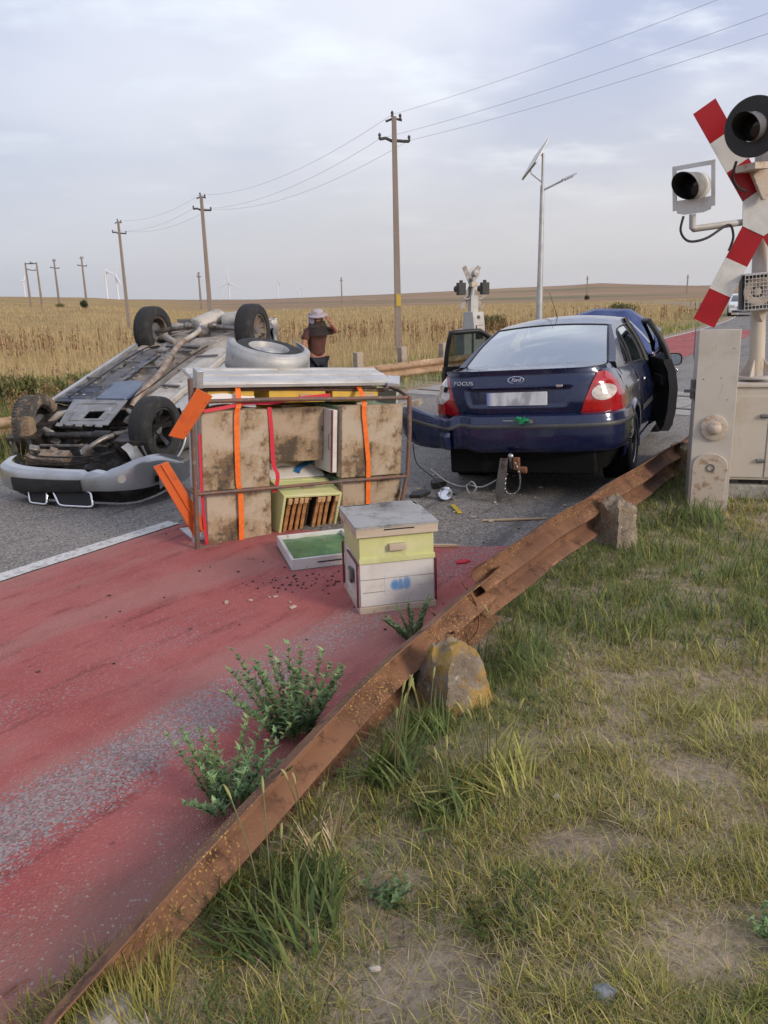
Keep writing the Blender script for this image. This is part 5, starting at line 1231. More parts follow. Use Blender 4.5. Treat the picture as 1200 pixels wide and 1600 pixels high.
cp = smooth_path([(.02, -1.17, .33), (.06, -1.175, .22), (.05, -1.18, .10), (-.02, -1.18, .05), (-.07, -1.18, .09), (-.06, -1.18, .20)], 6)
for i in range(len(cp) - 1):
    d = (cp[i + 1] - cp[i]).normalized(); s_ = d.cross(Vector((0, 1, 0))) if i % 2 else Vector((0, 1, 0)); c = (cp[i] + cp[i + 1]) / 2; L = (cp[i + 1] - cp[i]).length * .75
    mb.tube([c + d * L * math.cos(2 * PI * k / 8) + s_ * .007 * math.sin(2 * PI * k / 8) for k in range(8)], .0022, 5, closed=True)
mb.build('safety_chain', STEELW, tb, smooth=60)
# tied things on the car
GRN = pm('green_plastic', (.01, .22, .08), .4, var=((30, (.02, .30, .12), .5, .6),))
cl = thing('lock_strap', 'bright green plastic strap knotted at the boot latch of the sedan', 'strap', (0, 0, 0)); cl.matrix_world = car.matrix_basis.copy()
MC = Matrix.Translation((1.604, 7.733, .035)) @ Euler((R_(-.3), R_(-2.9), -.424)).to_matrix().to_4x4(); cl.matrix_world = MC
mb = MB(); mb.tube(smooth_path([(-.0, -1.06, .665), (.04, -1.075, .69), (.08, -1.07, .66), (.05, -1.08, .65), (.10, -1.075, .675), (.13, -1.07, .655)]), .014, 7); mb.tube(smooth_path([(.02, -1.075, .70), (.06, -1.08, .665), (.09, -1.08, .70)]), .011, 6); mb.build('knot', GRN, cl, smooth=60)
mb = MB(); mb.cyl((-.11, -1.06, .668), (.145, -1.075, .664), .006, n=8); mb.box((.15, -1.075, .664), (.03, .03, .03)); mb.build('pin', STEELW, cl)
# ------------------------------------------------------------------ silver estate car lying on its roof (local frame: z up through its floor, y towards its tail)
MX = Matrix.Translation((-2.902, 10.394, .873)) @ Euler((.346, 0, -.298)).to_matrix().to_4x4(); MXI = MX.inverted()
suv = thing('overturned_car', 'silver car lying upside down on its crushed roof with wheels in the air', 'car', (-2.902, 10.394, .873), (.346, 0, -.298))
SILVER = pm('dusty_silver_car_paint', (.44, .45, .47), .32, .55, var=((3, (.34, .33, .32), .45, .7), (9, (.40, .35, .29), .56, .72)), coat=.6)
BEIGE = pm('dusty_underseal', (.34, .30, .26), .8, var=((4, (.22, .19, .165), .42, .62), (14, (.42, .38, .33), .5, .7), (3, (.30, .22, .15), .55, .7)), bump=(20, .35, .01))
BEIGE_L = pm('pale_dusty_metal', (.50, .46, .41), .6, .15, var=((5, (.36, .32, .27), .45, .65), (18, (.30, .23, .17), .6, .72)), bump=(18, .25, .008))
PANB = pm('blue_black_floor_panel', (.03, .037, .06), .32, var=((3, (.06, .07, .095), .45, .68), (9, (.15, .135, .12), .57, .72)), coat=.25)
PANG = pm('grey_dusty_floor_panel', (.095, .09, .092), .45, var=((3, (.20, .18, .16), .45, .66), (12, (.04, .04, .045), .50, .66)), bump=(16, .2, .006))
TRAY = pm('light_grey_engine_shield', (.24, .24, .25), .4, .2, var=((4, (.16, .15, .145), .42, .65), (16, (.40, .39, .38), .55, .7)), bump=(12, .25, .008))
EXH = pm('rusty_exhaust_pipe', (.27, .20, .155), .6, .3, var=((8, (.38, .32, .27), .42, .62), (5, (.19, .10, .06), .52, .68)), bump=(22, .3, .006))
GREASE = pm('greasy_black_metal', (.025, .022, .02), .45, .3, var=((12, (.075, .06, .05), .45, .65),), bump=(20, .4, .006))
ALUB = pm('oily_aluminium', (.30, .27, .24), .4, .7, var=((9, (.14, .115, .095), .42, .65),), bump=(20, .3, .006))
MUD = pm('mud_caked_tyre', (.060, .055, .05), .9, var=((2.2, (.24, .17, .11), .52, .60), (14, (.20, .14, .09), .5, .65)), bump=(25, .8, .012))
STEELRIM = pm('rusty_steel_wheel', (.22, .185, .155), .55, .4, var=((10, (.30, .20, .13), .45, .65), (5, (.12, .10, .09), .5, .7)))
BLKRIM = pm('black_alloy_wheel', (.02, .02, .022), .25, .3, var=((9, (.06, .055, .05), .5, .68),), coat=.5)
r5q = np.random.RandomState(15)
def zground(y): return -(.873 + .339 * y) / .94
def clampz(y, z): return max(z, zground(y) + .02)
# body shell: half sections swept along y, crushed where the ground stops it
SEC = [(.80, .08), (.86, .02), (.905, -.12), (.925, -.28), (.915, -.42), (.885, -.58), (.80, -.78), (.66, -.96), (.52, -1.02), (.0, -1.05)]
def wplan(y): return interp(y, [(-2.15, .80), (-1.7, .96), (-1.2, 1.0), (1.4, 1.0), (1.9, .95), (2.15, .84)])
def crush(y): return interp(y, [(-2.2, .36), (-1.2, .46), (-.6, .80), (.4, 1.0), (1.7, 1.0), (2.2, .86)])
AR2 = .41
mb = MB()
for sx in (-1, 1):
    ys = sorted([-1.95 + .1 * k for k in range(42)] + [-1.4 - AR2 * math.cos(PI * k / 14) for k in range(15)] + [1.4 - AR2 * math.cos(PI * k / 14) for k in range(15)])
    L = len(SEC); V = []
    for y in ys:
        d = min(abs(y + 1.4), abs(y - 1.4)); lim = -math.sqrt(max(0, AR2 ** 2 - d * d)) if d < AR2 else 1.0
        for x, z in SEC:
            z2 = min(z * (crush(y) if z < -.3 else 1), lim + .02 if lim < .9 else 9)
            V.append((sx * x * wplan(y), y, clampz(y, z2)))
    F = [(i * L + k, (i + 1) * L + k, (i + 1) * L + k + 1, i * L + k + 1) for i in range(len(ys) - 1) for k in range(L - 1)]
    mb.add(V, F if sx < 0 else [f[::-1] for f in F])
mb.grid(lambda u, v: (lambda q: (q[0] * .84 * (2 * u - 1), 2.15 + .04 * math.sin(PI * u), clampz(2.15, lerp(.10, -.88, v))))((lerp(1, .8, v),)), 8, 8)
body2 = mb.build('body', SILVER, suv, smooth=45)
mb = MB()
for sx in (-1, 1):   # side glass, dark, and wheel arch lips
    mb.grid(lambda u, v: (sx * (lerp(.893, .70, v) * wplan(lerp(-.6, 1.7, u)) + .006), lerp(-.6, 1.7, u), clampz(lerp(-.6, 1.7, u), lerp(-.60, -.90, v) * crush(lerp(-.6, 1.7, u)))), 12, 4)
mb.build('side_window', GLASS_S, suv)
for sx in (-1, 1):
    for yc in (-1.4, 1.4):
        mb = MB(); mb.tube([(sx * (.935 * wplan(yc + AR2 * math.cos(PI * k / 20))), yc + AR2 * math.cos(PI * k / 20), clampz(yc, .02 - AR2 * math.sin(PI * k / 20))) for k in range(21)], .016, 6); mb.build('arch_lip', SILVER, suv, smooth=60)
        mb = MB(); mb.lathe([(0, AR2 + .004), (.40, AR2 + .004), (.40, .05)], (sx * .905, yc, .0), (-sx, 0, 0), 24, a0=0, a1=2 * PI)
        for i, v in enumerate(mb.v): mb.v[i] = (v[0], v[1], clampz(v[1], min(v[2], .06)))
        mb.build('wheel_well', GREASE, suv)
# floor: pressed sheet with ribs, then panels, tunnel, pipes
def floorz(x, y): return .065 + .018 * math.cos(x * 16) + .010 * math.sin(y * 9 + x * 3) - .05 * math.exp(-(x / .13) ** 2) + .012 * math.sin(y * 23) * (abs(x) > .3)
mb = MB(); mb.grid(lambda u, v: (lerp(-.82, .82, u), lerp(-1.02, 2.08, v), floorz(lerp(-.82, .82, u), lerp(-1.02, 2.08, v))), 60, 80); mb.build('floor_pan', BEIGE, suv, smooth=60)
mb = MB(); mb.grid(lambda u, v: (lerp(.38, .80, u), lerp(-.95, .95, v), .105 + .012 * math.sin(v * 30) * math.sin(u * PI) + .02 * math.sin(u * PI)), 16, 40); mb.build('floor_panel', BEIGE_L, suv, smooth=60)
for x0, x1, y0, y1, m_ in ((-.80, -.58, -1.0, .75, PANG), (-.56, -.34, -.98, .80, PANG), (-.32, -.20, -.98, .55, PANB), (-.78, -.36, -1.02, -.55, PANB)):
    mb = MB(); zz = .115 if m_ is PANG else .132
    mb.grid(lambda u, v: (lerp(x0, x1, u), lerp(y0, y1, v), zz + .020 * (abs(2 * u - 1) > .8) * -1 + .010 * math.sin(v * 14 + x0 * 9) + .006 * math.sin(v * 47)), 10, 40); mb.build('floor_panel', m_, suv, solid=.012, smooth=30)
mb = MB(); pl_ = [(-.20, -1.0), (.20, -1.0), (.235, -.93), (.20, -.60), (.13, -.46), (-.02, -.42), (-.16, -.46), (-.22, -.56)]
mb.prism(pl_, lambda a, b, t: (a, b, t), .13, .165); mb.build('plastic_cover', pm('blue_grey_plastic_cover', (.045, .07, .125), .28, var=((5, (.075, .10, .15), .45, .65),), coat=.3), suv, bevel=.012)
for sx in (-1, 1):   # sills standing up along both edges
    mb = MB(); mb.box((sx * .80, -.05, .125), (.05, 1.95, .07)); mb.build('sill', SILVER if sx < 0 else BEIGE_L, suv, bevel=.012)
mb = MB(); mb.tube(smooth_path([(.26, -.98, .05), (.28, -.80, .13), (.27, -.40, .16), (.16, .0, .15), (.06, .35, .16), (-.02, .70, .17), (-.05, .95, .18)]), .042, 12); mb.build('exhaust_pipe', EXH, suv, smooth=60)
mb = MB(); mb.tube([(.02, .05, .14), (.05, .10, .15), (.02, .40, .15), (.0, .46, .14)], [.03, .075, .075, .03], 14); mb.build('exhaust_box', ALUB, suv, smooth=50)
def lozenge(name, c, half, r, flat, mat, rot):
    mb = MB(); mb.T = Matrix.Translation(c) @ Matrix.Rotation(rot, 4, 'Z') @ Matrix.Diagonal((1, 1, flat, 1)); mb.lathe([(-half, 0), (-half * .96, r * .75), (-half * .82, r), (half * .82, r), (half * .96, r * .75), (half, 0)], (0, 0, 0), (1, 0, 0), 28); return mb.build(name, mat, suv, smooth=45)
lozenge('silencer', (-.10, 1.82, .18), .26, .15, .75, BEIGE_L, R_(68)); lozenge('fuel_tank', (.36, 1.02, .08), .34, .26, .38, BEIGE, R_(12)); lozenge('silencer', (.42, 1.88, .16), .30, .17, .75, BEIGE_L, R_(15))
mb = MB(); mb.tube(smooth_path([(-.05, .95, .18), (.02, 1.25, .20), (-.08, 1.55, .20), (-.10, 1.75, .19)]), .035, 10); mb.build('exhaust_pipe', BEIGE_L, suv, smooth=60)
mb = MB(); mb.lathe([(-.13, .03), (-.10, .10), (0, .13), (.09, .10), (.14, .05)], (-.02, 1.40, .12), (0, 1, 0), 16); mb.build('differential', ALUB, suv, smooth=50)
for sx in (-1, 1):
    mb = MB(); mb.cyl((sx * .12, 1.40, .09), (sx * .72, 1.40, .02), .035, n=10); mb.lathe([(0, .03), (.10, .06), (.14, .03)], (sx * .12, 1.40, .09), (sx, 0, 0), 12); mb.build('drive_shaft', ALUB, suv, smooth=50)
    mb = MB(); mb.tube([(sx * .25, 1.05, .12), (sx * .50, 1.22, .15), (sx * .70, 1.36, .06)], [.035, .05, .03], 8); mb.tube([(sx * .22, 1.62, .10), (sx * .70, 1.46, .03)], .028, 8); mb.build('suspension_arm', BEIGE if sx < 0 else EXH, suv, smooth=50)
    mb = MB(); mb.tube([(sx * .34, -1.18, .10), (sx * .52, -1.30, .10), (sx * .68, -1.40, .0)], [.03, .045, .03], 8); mb.tube([(sx * .38, -1.66, .06), (sx * .56, -1.56, .04), (sx * .68, -1.42, -.02)], [.03, .036, .028], 8); mb.build('suspension_arm', ALUB if sx > 0 else BEIGE, suv, smooth=50)
    mb = MB(); mb.cyl((sx * .20, -1.40, -.02), (sx * .72, -1.40, -.0), .03, n=10); mb.build('drive_shaft', GREASE, suv)
mb = MB(); mb.box((0, .60, .155), (.46, .05, .03), (0, 0, .1)); mb.box((.02, .78, .16), (.52, .06, .03), (0, 0, -.06)); mb.build('tunnel_brace', PANG, suv, bevel=.006)
for k, (x0, x1) in enumerate(((-.20, -.16), (.30, .34), (-.60, -.57))):
    mb = MB(); mb.tube(smooth_path([(x0, -.96, .16), (x0 + .02, -.5, .155), (x1 - .03, .1, .15), (x1, .6, .15), (x1 + .05, .95, .14)]), .009, 6); mb.build('brake_line', GREASE if k else ALUB, suv, smooth=60)
for k in range(22):
    x, y = r5q.uniform(-.74, .74), r5q.uniform(-.9, .95); mb = MB(); mb.lathe([(0, .022), (.006, .020), (.008, .012), (.004, 0)], (x, y, .128 if abs(x) > .2 else .10), (0, 0, 1), 10); mb.build('floor_plug', GREASE if k % 2 else BEIGE, suv)
for y0, x0, L_2, a in ((-.30, -.68, .20, .1), (.25, -.45, .24, -.05), (.45, .55, .30, .15), (-.55, .56, .26, -.1), (.05, -.05, .30, .05)):
    mb = MB(); mb.box((x0, y0, .145), (L_2, .035, .022), (0, 0, a)); mb.build('floor_brace', PANG, suv, bevel=.005)
# engine shield: one pressed plate with a rectangular hole
mb = MB(); o4 = [(-.50, -1.00), (.24, -1.00), (.34, -1.60), (-.30, -1.60)]; h4 = [(-.10, -1.29), (.115, -1.27), (.13, -1.46), (-.075, -1.47)]
for zz, fl in ((.150, 0), (.138, 1)):
    V = [(a, b, zz) for a, b in o4 + h4]; F = [(0, 1, 5, 4), (1, 2, 6, 5), (2, 3, 7, 6), (3, 0, 4, 7)]; mb.add(V, F if fl else [f[::-1] for f in F])
mb.add([(a, b, z) for z in (.150, .138) for a, b in h4], [(k, (k + 1) % 4, 4 + (k + 1) % 4, 4 + k) for k in range(4)]); mb.add([(a, b, z) for z in (.150, .138) for a, b in o4], [(k, (k + 1) % 4, 4 + (k + 1) % 4, 4 + k) for k in range(4)])
for k in range(5): mb.box((-.28 + k * .13, -1.615, .146), (.08, .05, .012), (.25 * (-1) ** k, .1, .1))
mb.tube([(-.36, -1.12, .152), (.17, -1.10, .152), (.22, -1.50, .152), (-.22, -1.52, .152)], .008, 5, closed=True); es = mb.build('engine_shield', TRAY, suv, smooth=25)
# engine bay seen from below
mb = MB(); mb.grid(lambda u, v: (lerp(-.72, .72, u), lerp(-2.05, -1.02, v), clampz(lerp(-2.05, -1.02, v), -.16 + .05 * math.sin(u * 21) * math.sin(v * 17))), 24, 16); mb.build('engine_bay', GREASE, suv, smooth=30)
mb = MB(); mb.tube([(-.42, -1.70, .06), (-.10, -1.72, .07), (-.08, -1.72, .07), (.22, -1.72, .08), (.24, -1.72, .08), (.42, -1.70, .07)], [.035, .035, .045, .045, .058, .058], 12); mb.build('cross_member', GREASE, suv, smooth=50)
mb = MB(); mb.cyl((-.44, -1.84, .0), (.44, -1.84, .02), .018, n=8); mb.build('anti_roll_bar', OLDST, suv)
mb = MB(); mb.box((-.22, -2.02, -.04), (.52, .16, .10), (R_(12), 0, R_(-2))); mb.build('radiator', pm('muddy_radiator', (.26, .19, .135), .85, var=((12, (.14, .10, .075), .45, .62), (5, (.34, .27, .21), .5, .66)), bump=(40, .5, .008)), suv, bevel=.006)
mb = MB(); mb.tube(smooth_path([(-.5, -2.0, .0), (-.2, -2.10, .02), (.3, -2.09, .03), (.62, -1.98, .04)]), .010, 6); mb.tube(smooth_path([(-.62, -2.05, .03), (-.2, -2.17, .0), (.2, -2.16, .0), (.6, -2.04, .05)]), .008, 6); mb.tube(smooth_path([(-.45, -2.10, -.06), (.0, -2.16, -.05), (.35, -2.1, -.04)]), .012, 6); mb.build('torn_hose', GREASE, suv, smooth=60)
mb = MB(); mb.tube(smooth_path([(.22, -2.0, .0), (.32, -1.93, .07), (.40, -1.80, .09), (.44, -1.70, .07)]), .03, 8); mb.lathe([(-.06, .03), (-.05, .06), (.05, .065), (.06, .03)], (.27, -1.97, .03), (.6, .5, .4), 14); mb.build('coolant_pipe', ALUB, suv, smooth=50)
r5 = np.random.RandomState(5)
for k in range(9):
    x, y = r5.uniform(-.55, .45), r5.uniform(-2.05, -1.65); mb = MB(); mb.box((x, y, -.05 + r5.uniform(0, .07)), (r5.uniform(.05, .14), r5.uniform(.03, .10), r5.uniform(.03, .08)), tuple(r5.uniform(-.8, .8, 3))); mb.build('engine_fragment', [ALUB, GREASE, EXH][k % 3], suv, bevel=.006)
# wheels
for sx, yy, rim, sp, sw, st_y in ((1, -1.4, BLKRIM, 5, .055, 0), (-1, -1.4, BLKRIM, 5, .055, 0), (1, 1.4, STEELRIM, 12, .06, 0), (-1, 1.4, STEELRIM, 12, .06, 0)):
    wl = lathe_wheel('wheel', suv, (sx * .79, yy, .0 if yy < 0 else .02), (sx, 0, 0), .365 if yy < 0 else .355, .25, .235 if yy < 0 else .21, rim, sp, sw, MUD if (sx, yy) == (-1, -1.4) else None, .3, tread=(sx < 0 and yy < 0), dish=.05 if yy < 0 else .03)
    wl.rotation_euler = (0, 0, R_(10 if sx < 0 and yy < 0 else -3)) if yy < 0 else (0, 0, 0)
# torn front bumper, sitting upside down on the road (drawn at its own place on the ground)
BPW = [(-3.66, 7.70, .345, .15), (-3.59, 7.42, .335, .13), (-3.35, 7.20, .325, .125), (-2.95, 7.04, .32, .14), (-2.62, 6.95, .325, .155), (-2.36, 6.90, .365, .16), (-2.15, 6.99, .43, .16), (-2.02, 7.24, .40, .16), (-1.94, 7.60, .28, .16)]
def bw(f):
    x = f * (len(BPW) - 1); i = min(int(x), len(BPW) - 2); t = x - i; c = lambda k: Vector(BPW[max(0, min(len(BPW) - 1, k))]); a, b, d, e = c(i - 1), c(i), c(i + 1), c(i + 2)
    return .5 * ((2 * b) + (d - a) * t + (2 * a - 5 * b + 4 * d - e) * t * t + (3 * b - a - 3 * d + e) * t ** 3)
def bwp(f, v, off=0):
    p = bw(f); q = bw(min(1, f + .01)) - bw(max(0, f - .01)); n = Vector((q.y, -q.x)).normalized(); b = .030 * math.sin(PI * min(1, max(0, (v * .9 + .08)))) ** .5 - .03 * (v > .88) * (v - .88) / .12 + off
    nick = -.035 * math.exp(-((f - .475) / .012) ** 2) * (v > .8) - .03 * math.exp(-((f - .56) / .03) ** 2) * (v > .8)
    return Vector((p.x + n.x * b, p.y + n.y * b, lerp(p.w, p.z + nick, v)))
mb = MB(); mb.T = MXI; mb.grid(lambda u, v: bwp(u, v), 90, 16); mb.grid(lambda u, v: bwp(u, 1).lerp(bwp(u, 1) + Vector((.03, .09, .0)), v), 90, 2)
fb = mb.build('front_bumper', SILVER, suv, smooth=50)
mb = MB(); mb.T = MXI; mb.grid(lambda u, v: bwp(lerp(.235, .475, u), lerp(.0, .62, v), .022), 16, 6); 
for e in (0, 1): mb.grid(lambda u, v: bwp(lerp(.235, .475, u), .62 * e, .022 - .03 * v), 16, 1); mb.grid(lambda u, v: bwp(lerp(.235, .475, e), .62 * u, .022 - .03 * v), 6, 1)
mb.build('plate_holder', TRIM, fb, smooth=40)
mb = MB(); mb.T = MXI; n = 24
mb.add([bwp(.655, .50, .004)] + [bwp(.655 + .018 * math.cos(2 * PI * k / n), .50 + .17 * math.sin(2 * PI * k / n), .006) for k in range(n)], [(0, 1 + k, 1 + (k + 1) % n) for k in range(n)]); mb.build('fog_lamp', pm('fog_lamp_glass', (.78, .70, .58), .2), fb)
mb = MB(); mb.T = MXI; mb.grid(lambda u, v: bwp(lerp(.80, .86, u), lerp(.12, .34, v), .008), 6, 3); mb.build('bumper_slot', TRIM, fb)
for pts in ([(-3.27, 7.20), (-3.06, 7.095)], [(-2.99, 7.055), (-2.62, 6.955)]):   # two chrome grille surrounds on the road
    a, b = Vector((*pts[0], 0)), Vector((*pts[1], 0)); d = b - a; n_ = Vector((d.y, -d.x, 0)).normalized()
    Q = [a + Vector((0, 0, .150)), b + Vector((0, 0, .150)) + d * .02, b + Vector((0, 0, .018)) + d * .14 + n_ * .05, a + Vector((0, 0, .018)) + d * .22 + n_ * .05]
    loop = []
    for k in range(4):
        p0, p1, p2 = Q[k - 1], Q[k], Q[(k + 1) % 4]
        for t in (0, .5, 1): x0 = p1.lerp(p0, .16); x1 = p1.lerp(p2, .16); loop.append((x0 * (1 - t) ** 2) + p1 * 2 * t * (1 - t) + x1 * t * t)
    mb = MB(); mb.T = MXI; mb.tube(loop, .013, 8, closed=True); gs = mb.build('grille_surround', CHROME, fb, smooth=60)
    mb = MB(); mb.T = MXI; mb.add([p - n_ * .004 for p in loop], [tuple(range(len(loop)))]); mb.build('grille_mesh', BLACK, gs)
mb = MB(); mb.T = MXI; mb.grid(lambda u, v: bwp(lerp(.18, .97, u), 0, 0).lerp(bwp(lerp(.18, .97, u), 0, -.16) - Vector((0, 0, bwp(lerp(.18, .97, u), 0, 0).z - .015)), v), 40, 4); mb.build('bumper_gap_shade', GREASE, fb, smooth=60)  # dark sheet filling the gap down to the road, where shade falls
# crumpled wing between bumper and right wheel
mb = MB(); mb.T = MXI; mb.grid(lambda u, v: Vector((-2.02 + .22 * u, 7.05 + .75 * u, .13 + v * (.20 - .05 * u) + .02 * math.sin(u * 9))), 12, 5); mb.build('torn_wing', SILVER, suv, smooth=60)
# the sagging body hangs lower than the drooping rear axle
for ch in suv.children:
    if ch.type == 'MESH' and not ch.name.startswith(('front_bumper', 'torn_wing', 'drive_shaft', 'bumper')):
        for v in ch.data.vertices:
            if v.co.y > -1.0: v.co.z = max(v.co.z - .062 * (v.co.y + 1.0), zground(v.co.y) + .02)
# white distant car coming down the road
wc = thing('parked_car', 'small white car far up the road beyond the striped cross', 'car', (24.4, 55.2, gz(24.4, 55.2) + .02), (0, 0, R_(-22)))
WHT = pm('white_car_paint', (.72, .72, .72), .3, coat=.8)
mb = MB(); pr = [(-2.0, .25), (-2.02, .55), (-1.9, .82), (-1.15, .95), (-.45, 1.42), (.9, 1.46), (1.7, 1.0), (2.0, .95), (2.05, .35), (1.9, .22)]
mb.prism(pr, lambda a, b, t: (t * (1 if b < .96 else .82), a, b), -.86, .86); mb.build('body', WHT, wc, bevel=.08, seg=3)
mb = MB(); mb.prism([(-1.10, .99), (-.52, 1.36), (-.50, 1.36), (-1.08, .99)], lambda a, b, t: (t * (1 if b < 1.1 else .86), a - .03, b), -.74, .74); mb.build('windscreen', pm('dark_windscreen', (.10, .12, .13), .1), wc)
for sx in (-1, 1):
    mb = MB(); mb.box((sx * .66, -2.0, .68), (.30, .06, .16)); mb.build('headlight', LWHITE, wc, bevel=.02)
    mb = MB(); mb.box((sx * .98, -.85, 1.0), (.16, .08, .12)); mb.build('door_mirror', WHT, wc, bevel=.02)
    for y in (-1.3, 1.3): mb = MB(); mb.lathe([(-.1, .2), (-.1, .32), (.1, .32), (.1, .2), (.1, 0)], (sx * .78, y, .32), (sx, 0, 0), 20); mb.build('wheel', TYRE, wc)
mb = MB(); mb.box((0, -2.03, .62), (.7, .04, .14)); mb.box((0, -2.04, .36), (1.3, .04, .12)); mb.build('grille', BLACK, wc)
# ------------------------------------------------------------------ trailer on its side with its cage (local frame: x along, y away towards its floor, z up)
TLOC, TROT = (-1.378, 5.612, -.008), (0, .062, .52)
MT = Matrix.Translation(TLOC) @ Euler(TROT).to_matrix().to_4x4()
PIPE = pm('rusty_painted_pipe', (.13, .095, .08), .65, .2, var=((8, (.20, .10, .065), .42, .6), (24, (.22, .19, .17), .55, .68)), bump=(40, .3, .003))
ALU = pm('scuffed_aluminium_panel', (.56, .56, .56), .42, .45, var=((2.5, (.46, .45, .44), .42, .65), (12, (.42, .38, .34), .58, .72), (3, (.62, .62, .62), .5, .7, (1, 8, 8))))
ORG = pm('orange_painted_sheet', (.56, .105, .018), .45, var=((6, (.44, .08, .02), .48, .68), (22, (.30, .07, .03), .62, .72)))
PLY = pm('dark_wet_plywood', (.10, .07, .05), .8, var=((5, (.17, .12, .08), .45, .62),))
trl = thing('trailer', 'small trailer lying on its side with a rusty pipe cage full of beehives', 'trailer', TLOC, TROT)
def pipe(pts, r=.016): 
    mb = MB(); mb.tube(pts, r, 10); mb.build('cage_pipe', PIPE, trl, smooth=60)
L_ = 1.79
pipe([(0, 0, .005), (-.004, 0, .45), (-.012, 0, .95), (-.022, .0, 1.25)], .019); pipe([(.0, .012, 1.085), (.6, .012, 1.09), (1.2, .012, 1.082), (L_, .012, 1.08)]); pipe([(0, .0, .42), (.6, -.012, .425), (1.2, -.012, .432), (L_ - .01, .0, .43)], .013)
pipe([(L_, 0, 1.09), (L_ + .012, -.004, .80), (L_ + .01, 0, .45), (L_ - .05, -.02, .22), (L_ - .06, -.02, .01)], .018); pipe([(.06, .19, 1.155), (.8, .19, 1.15), (1.64, .19, 1.128)], .017); pipe([(1.64, .19, 1.128), (1.80, .36, 1.13)], .016); pipe([(L_, 0, 1.08), (1.805, .18, 1.12), (1.80, .56, 1.16)], .016)
pipe([(.0, .0, .012), (.30, .02, .012)], .014); pipe([(.05, .16, .02), (.045, .16, .6), (.04, .16, 1.15)], .013); pipe([(.0, .0, .42), (.0, .56, .42)], .013); pipe([(L_ - .01, 0, .43), (L_, .56, .43)], .013); pipe([(1.17, -.012, .43), (1.18, -.004, .02)], .012)
def tb(name, c, d, mat, rot=None, bev=.004):
    mb = MB(); mb.box(c, d, rot); return mb.build(name, mat, trl, bevel=bev)
# floor of the bed (now upright at the back) and its frame
tb('bed_floor', (1.03, .645, .62), (1.56, .025, 1.22), PLY); 
for z in (.12, 1.10): tb('chassis_beam', (1.03, .695, z), (1.6, .07, .06), GALV)
tb('tailgate', (.03, .19, .60), (.016, .05, 1.18), ALU); tb('tailgate', (1.845, .46, .56), (.022, .36, 1.10), ALU)
sw = tb('side_wall', (.905, .31, 1.232), (1.66, .43, .030), ALU, (R_(12), R_(0), 0)); 
mb = MB(); mb.T = Matrix.Translation((.905, .31, 1.232)) @ Matrix.Rotation(R_(12), 4, 'X')
for y in (-.17, .02, .17): mb.box((0, y, .019), (1.64, .03, .010))
for x, y in ((-.55, -.1), (.2, .1), (.55, -.08), (.66, .08), (-.74, .16)): mb.lathe([(0, .012), (.006, .01), (.007, 0)], (x, y, .015), (0, 0, 1), 8)
mb.build('side_wall_ribs', ALU, sw)
tb('side_wall', (.90, .40, .012), (1.72, .40, .024), ALU)
tb('corner_latch', (.065, .10, 1.245), (.05, .10, .13), GALV, (R_(12), 0, 0)); tb('corner_latch', (1.72, .14, 1.205), (.10, .22, .03), ALU, (R_(12), 0, R_(-32)))
for nm, Q in (('orange_lamp_board', [(-.188, .855), (-.075, .823), (.125, 1.128), (.012, 1.185)]), ('orange_lamp_board', [(-.285, .632), (-.180, .662), (.10, .16), (.0, .08)])):
    mb = MB(); yy = .02 if Q[0][1] > .7 else .06; mb.prism(Q, lambda a, b, t: (a, t + (b - .6) * (-.12 if Q[0][1] > .7 else .0), b), yy, yy + .012); a, b = Vector((Q[0][0], 0, Q[0][1])), Vector((Q[3][0], 0, Q[3][1])); 
    mid0, mid1 = (Vector((Q[0][0], 0, Q[0][1])) * .45 + Vector((Q[1][0], 0, Q[1][1])) * .55), (Vector((Q[3][0], 0, Q[3][1])) * .45 + Vector((Q[2][0], 0, Q[2][1])) * .55)
    if Q[0][1] < .7: mb.tube([mid0 + Vector((0, yy, 0)), mid1 + Vector((0, yy, 0))], .013, 6)
    mb.build(nm, ORG, trl, bevel=.003)
# upper wheel lying flat under its curved mudguard
WM = Matrix.Translation((.885, .80, 1.37)) @ Matrix.Rotation(R_(15), 4, 'X') @ Matrix.Rotation(R_(2), 4, 'Y')
mb = MB(); mb.T = WM; R0 = .345
n = 40; A0, A1 = R_(-205), R_(25)
mb.grid(lambda u, v: (R0 * math.cos(lerp(A0, A1, u)), R0 * math.sin(lerp(A0, A1, u)), lerp(-.115, .085, v)), n, 3)
mb.grid(lambda u, v: (lerp(R0, R0 - .055, v) * math.cos(lerp(A0, A1, u)), lerp(R0, R0 - .055, v) * math.sin(lerp(A0, A1, u)), .085 + .022 * math.sin(v * PI / 2)), n, 3)
MGD = pm('dull_galvanised_mudguard', (.42, .42, .42), .55, .35, var=((4, (.33, .325, .32), .42, .65), (14, (.34, .27, .20), .60, .70), (2.5, (.50, .50, .49), .5, .7)))
mb.build('mudguard', MGD, trl, smooth=35, solid=.006)
wl = thing('wheel', None, None); wl.parent = trl; wl.matrix_local = WM
mb = MB(); mb.lathe([(-.085, .17), (-.09, .20), (-.085, .265), (-.05, .285), (.045, .285), (.078, .265), (.085, .20), (.08, .17)], (0, 0, 0), (0, 0, 1), 40); mb.build('tyre', TYRE, wl, smooth=40)
mb = MB(); mb.lathe([(.08, .172), (.07, .16), (.03, .15), (.035, .07), (.06, .05), (.065, 0)], (0, 0, 0), (0, 0, 1), 32); mb.build('rim', MGD, wl, smooth=40)
mb = MB(); mb.T = WM; mb.box((-.02, -R0 - .012, -.07), (.065, .016, .15)); mb.box((-.02, -R0 - .03, -.135), (.08, .05, .02)); mb.build('mudguard_bracket', pm('tan_bracket', (.42, .34, .25), .6, var=((12, (.30, .20, .12), .5, .65),)), trl, bevel=.004)
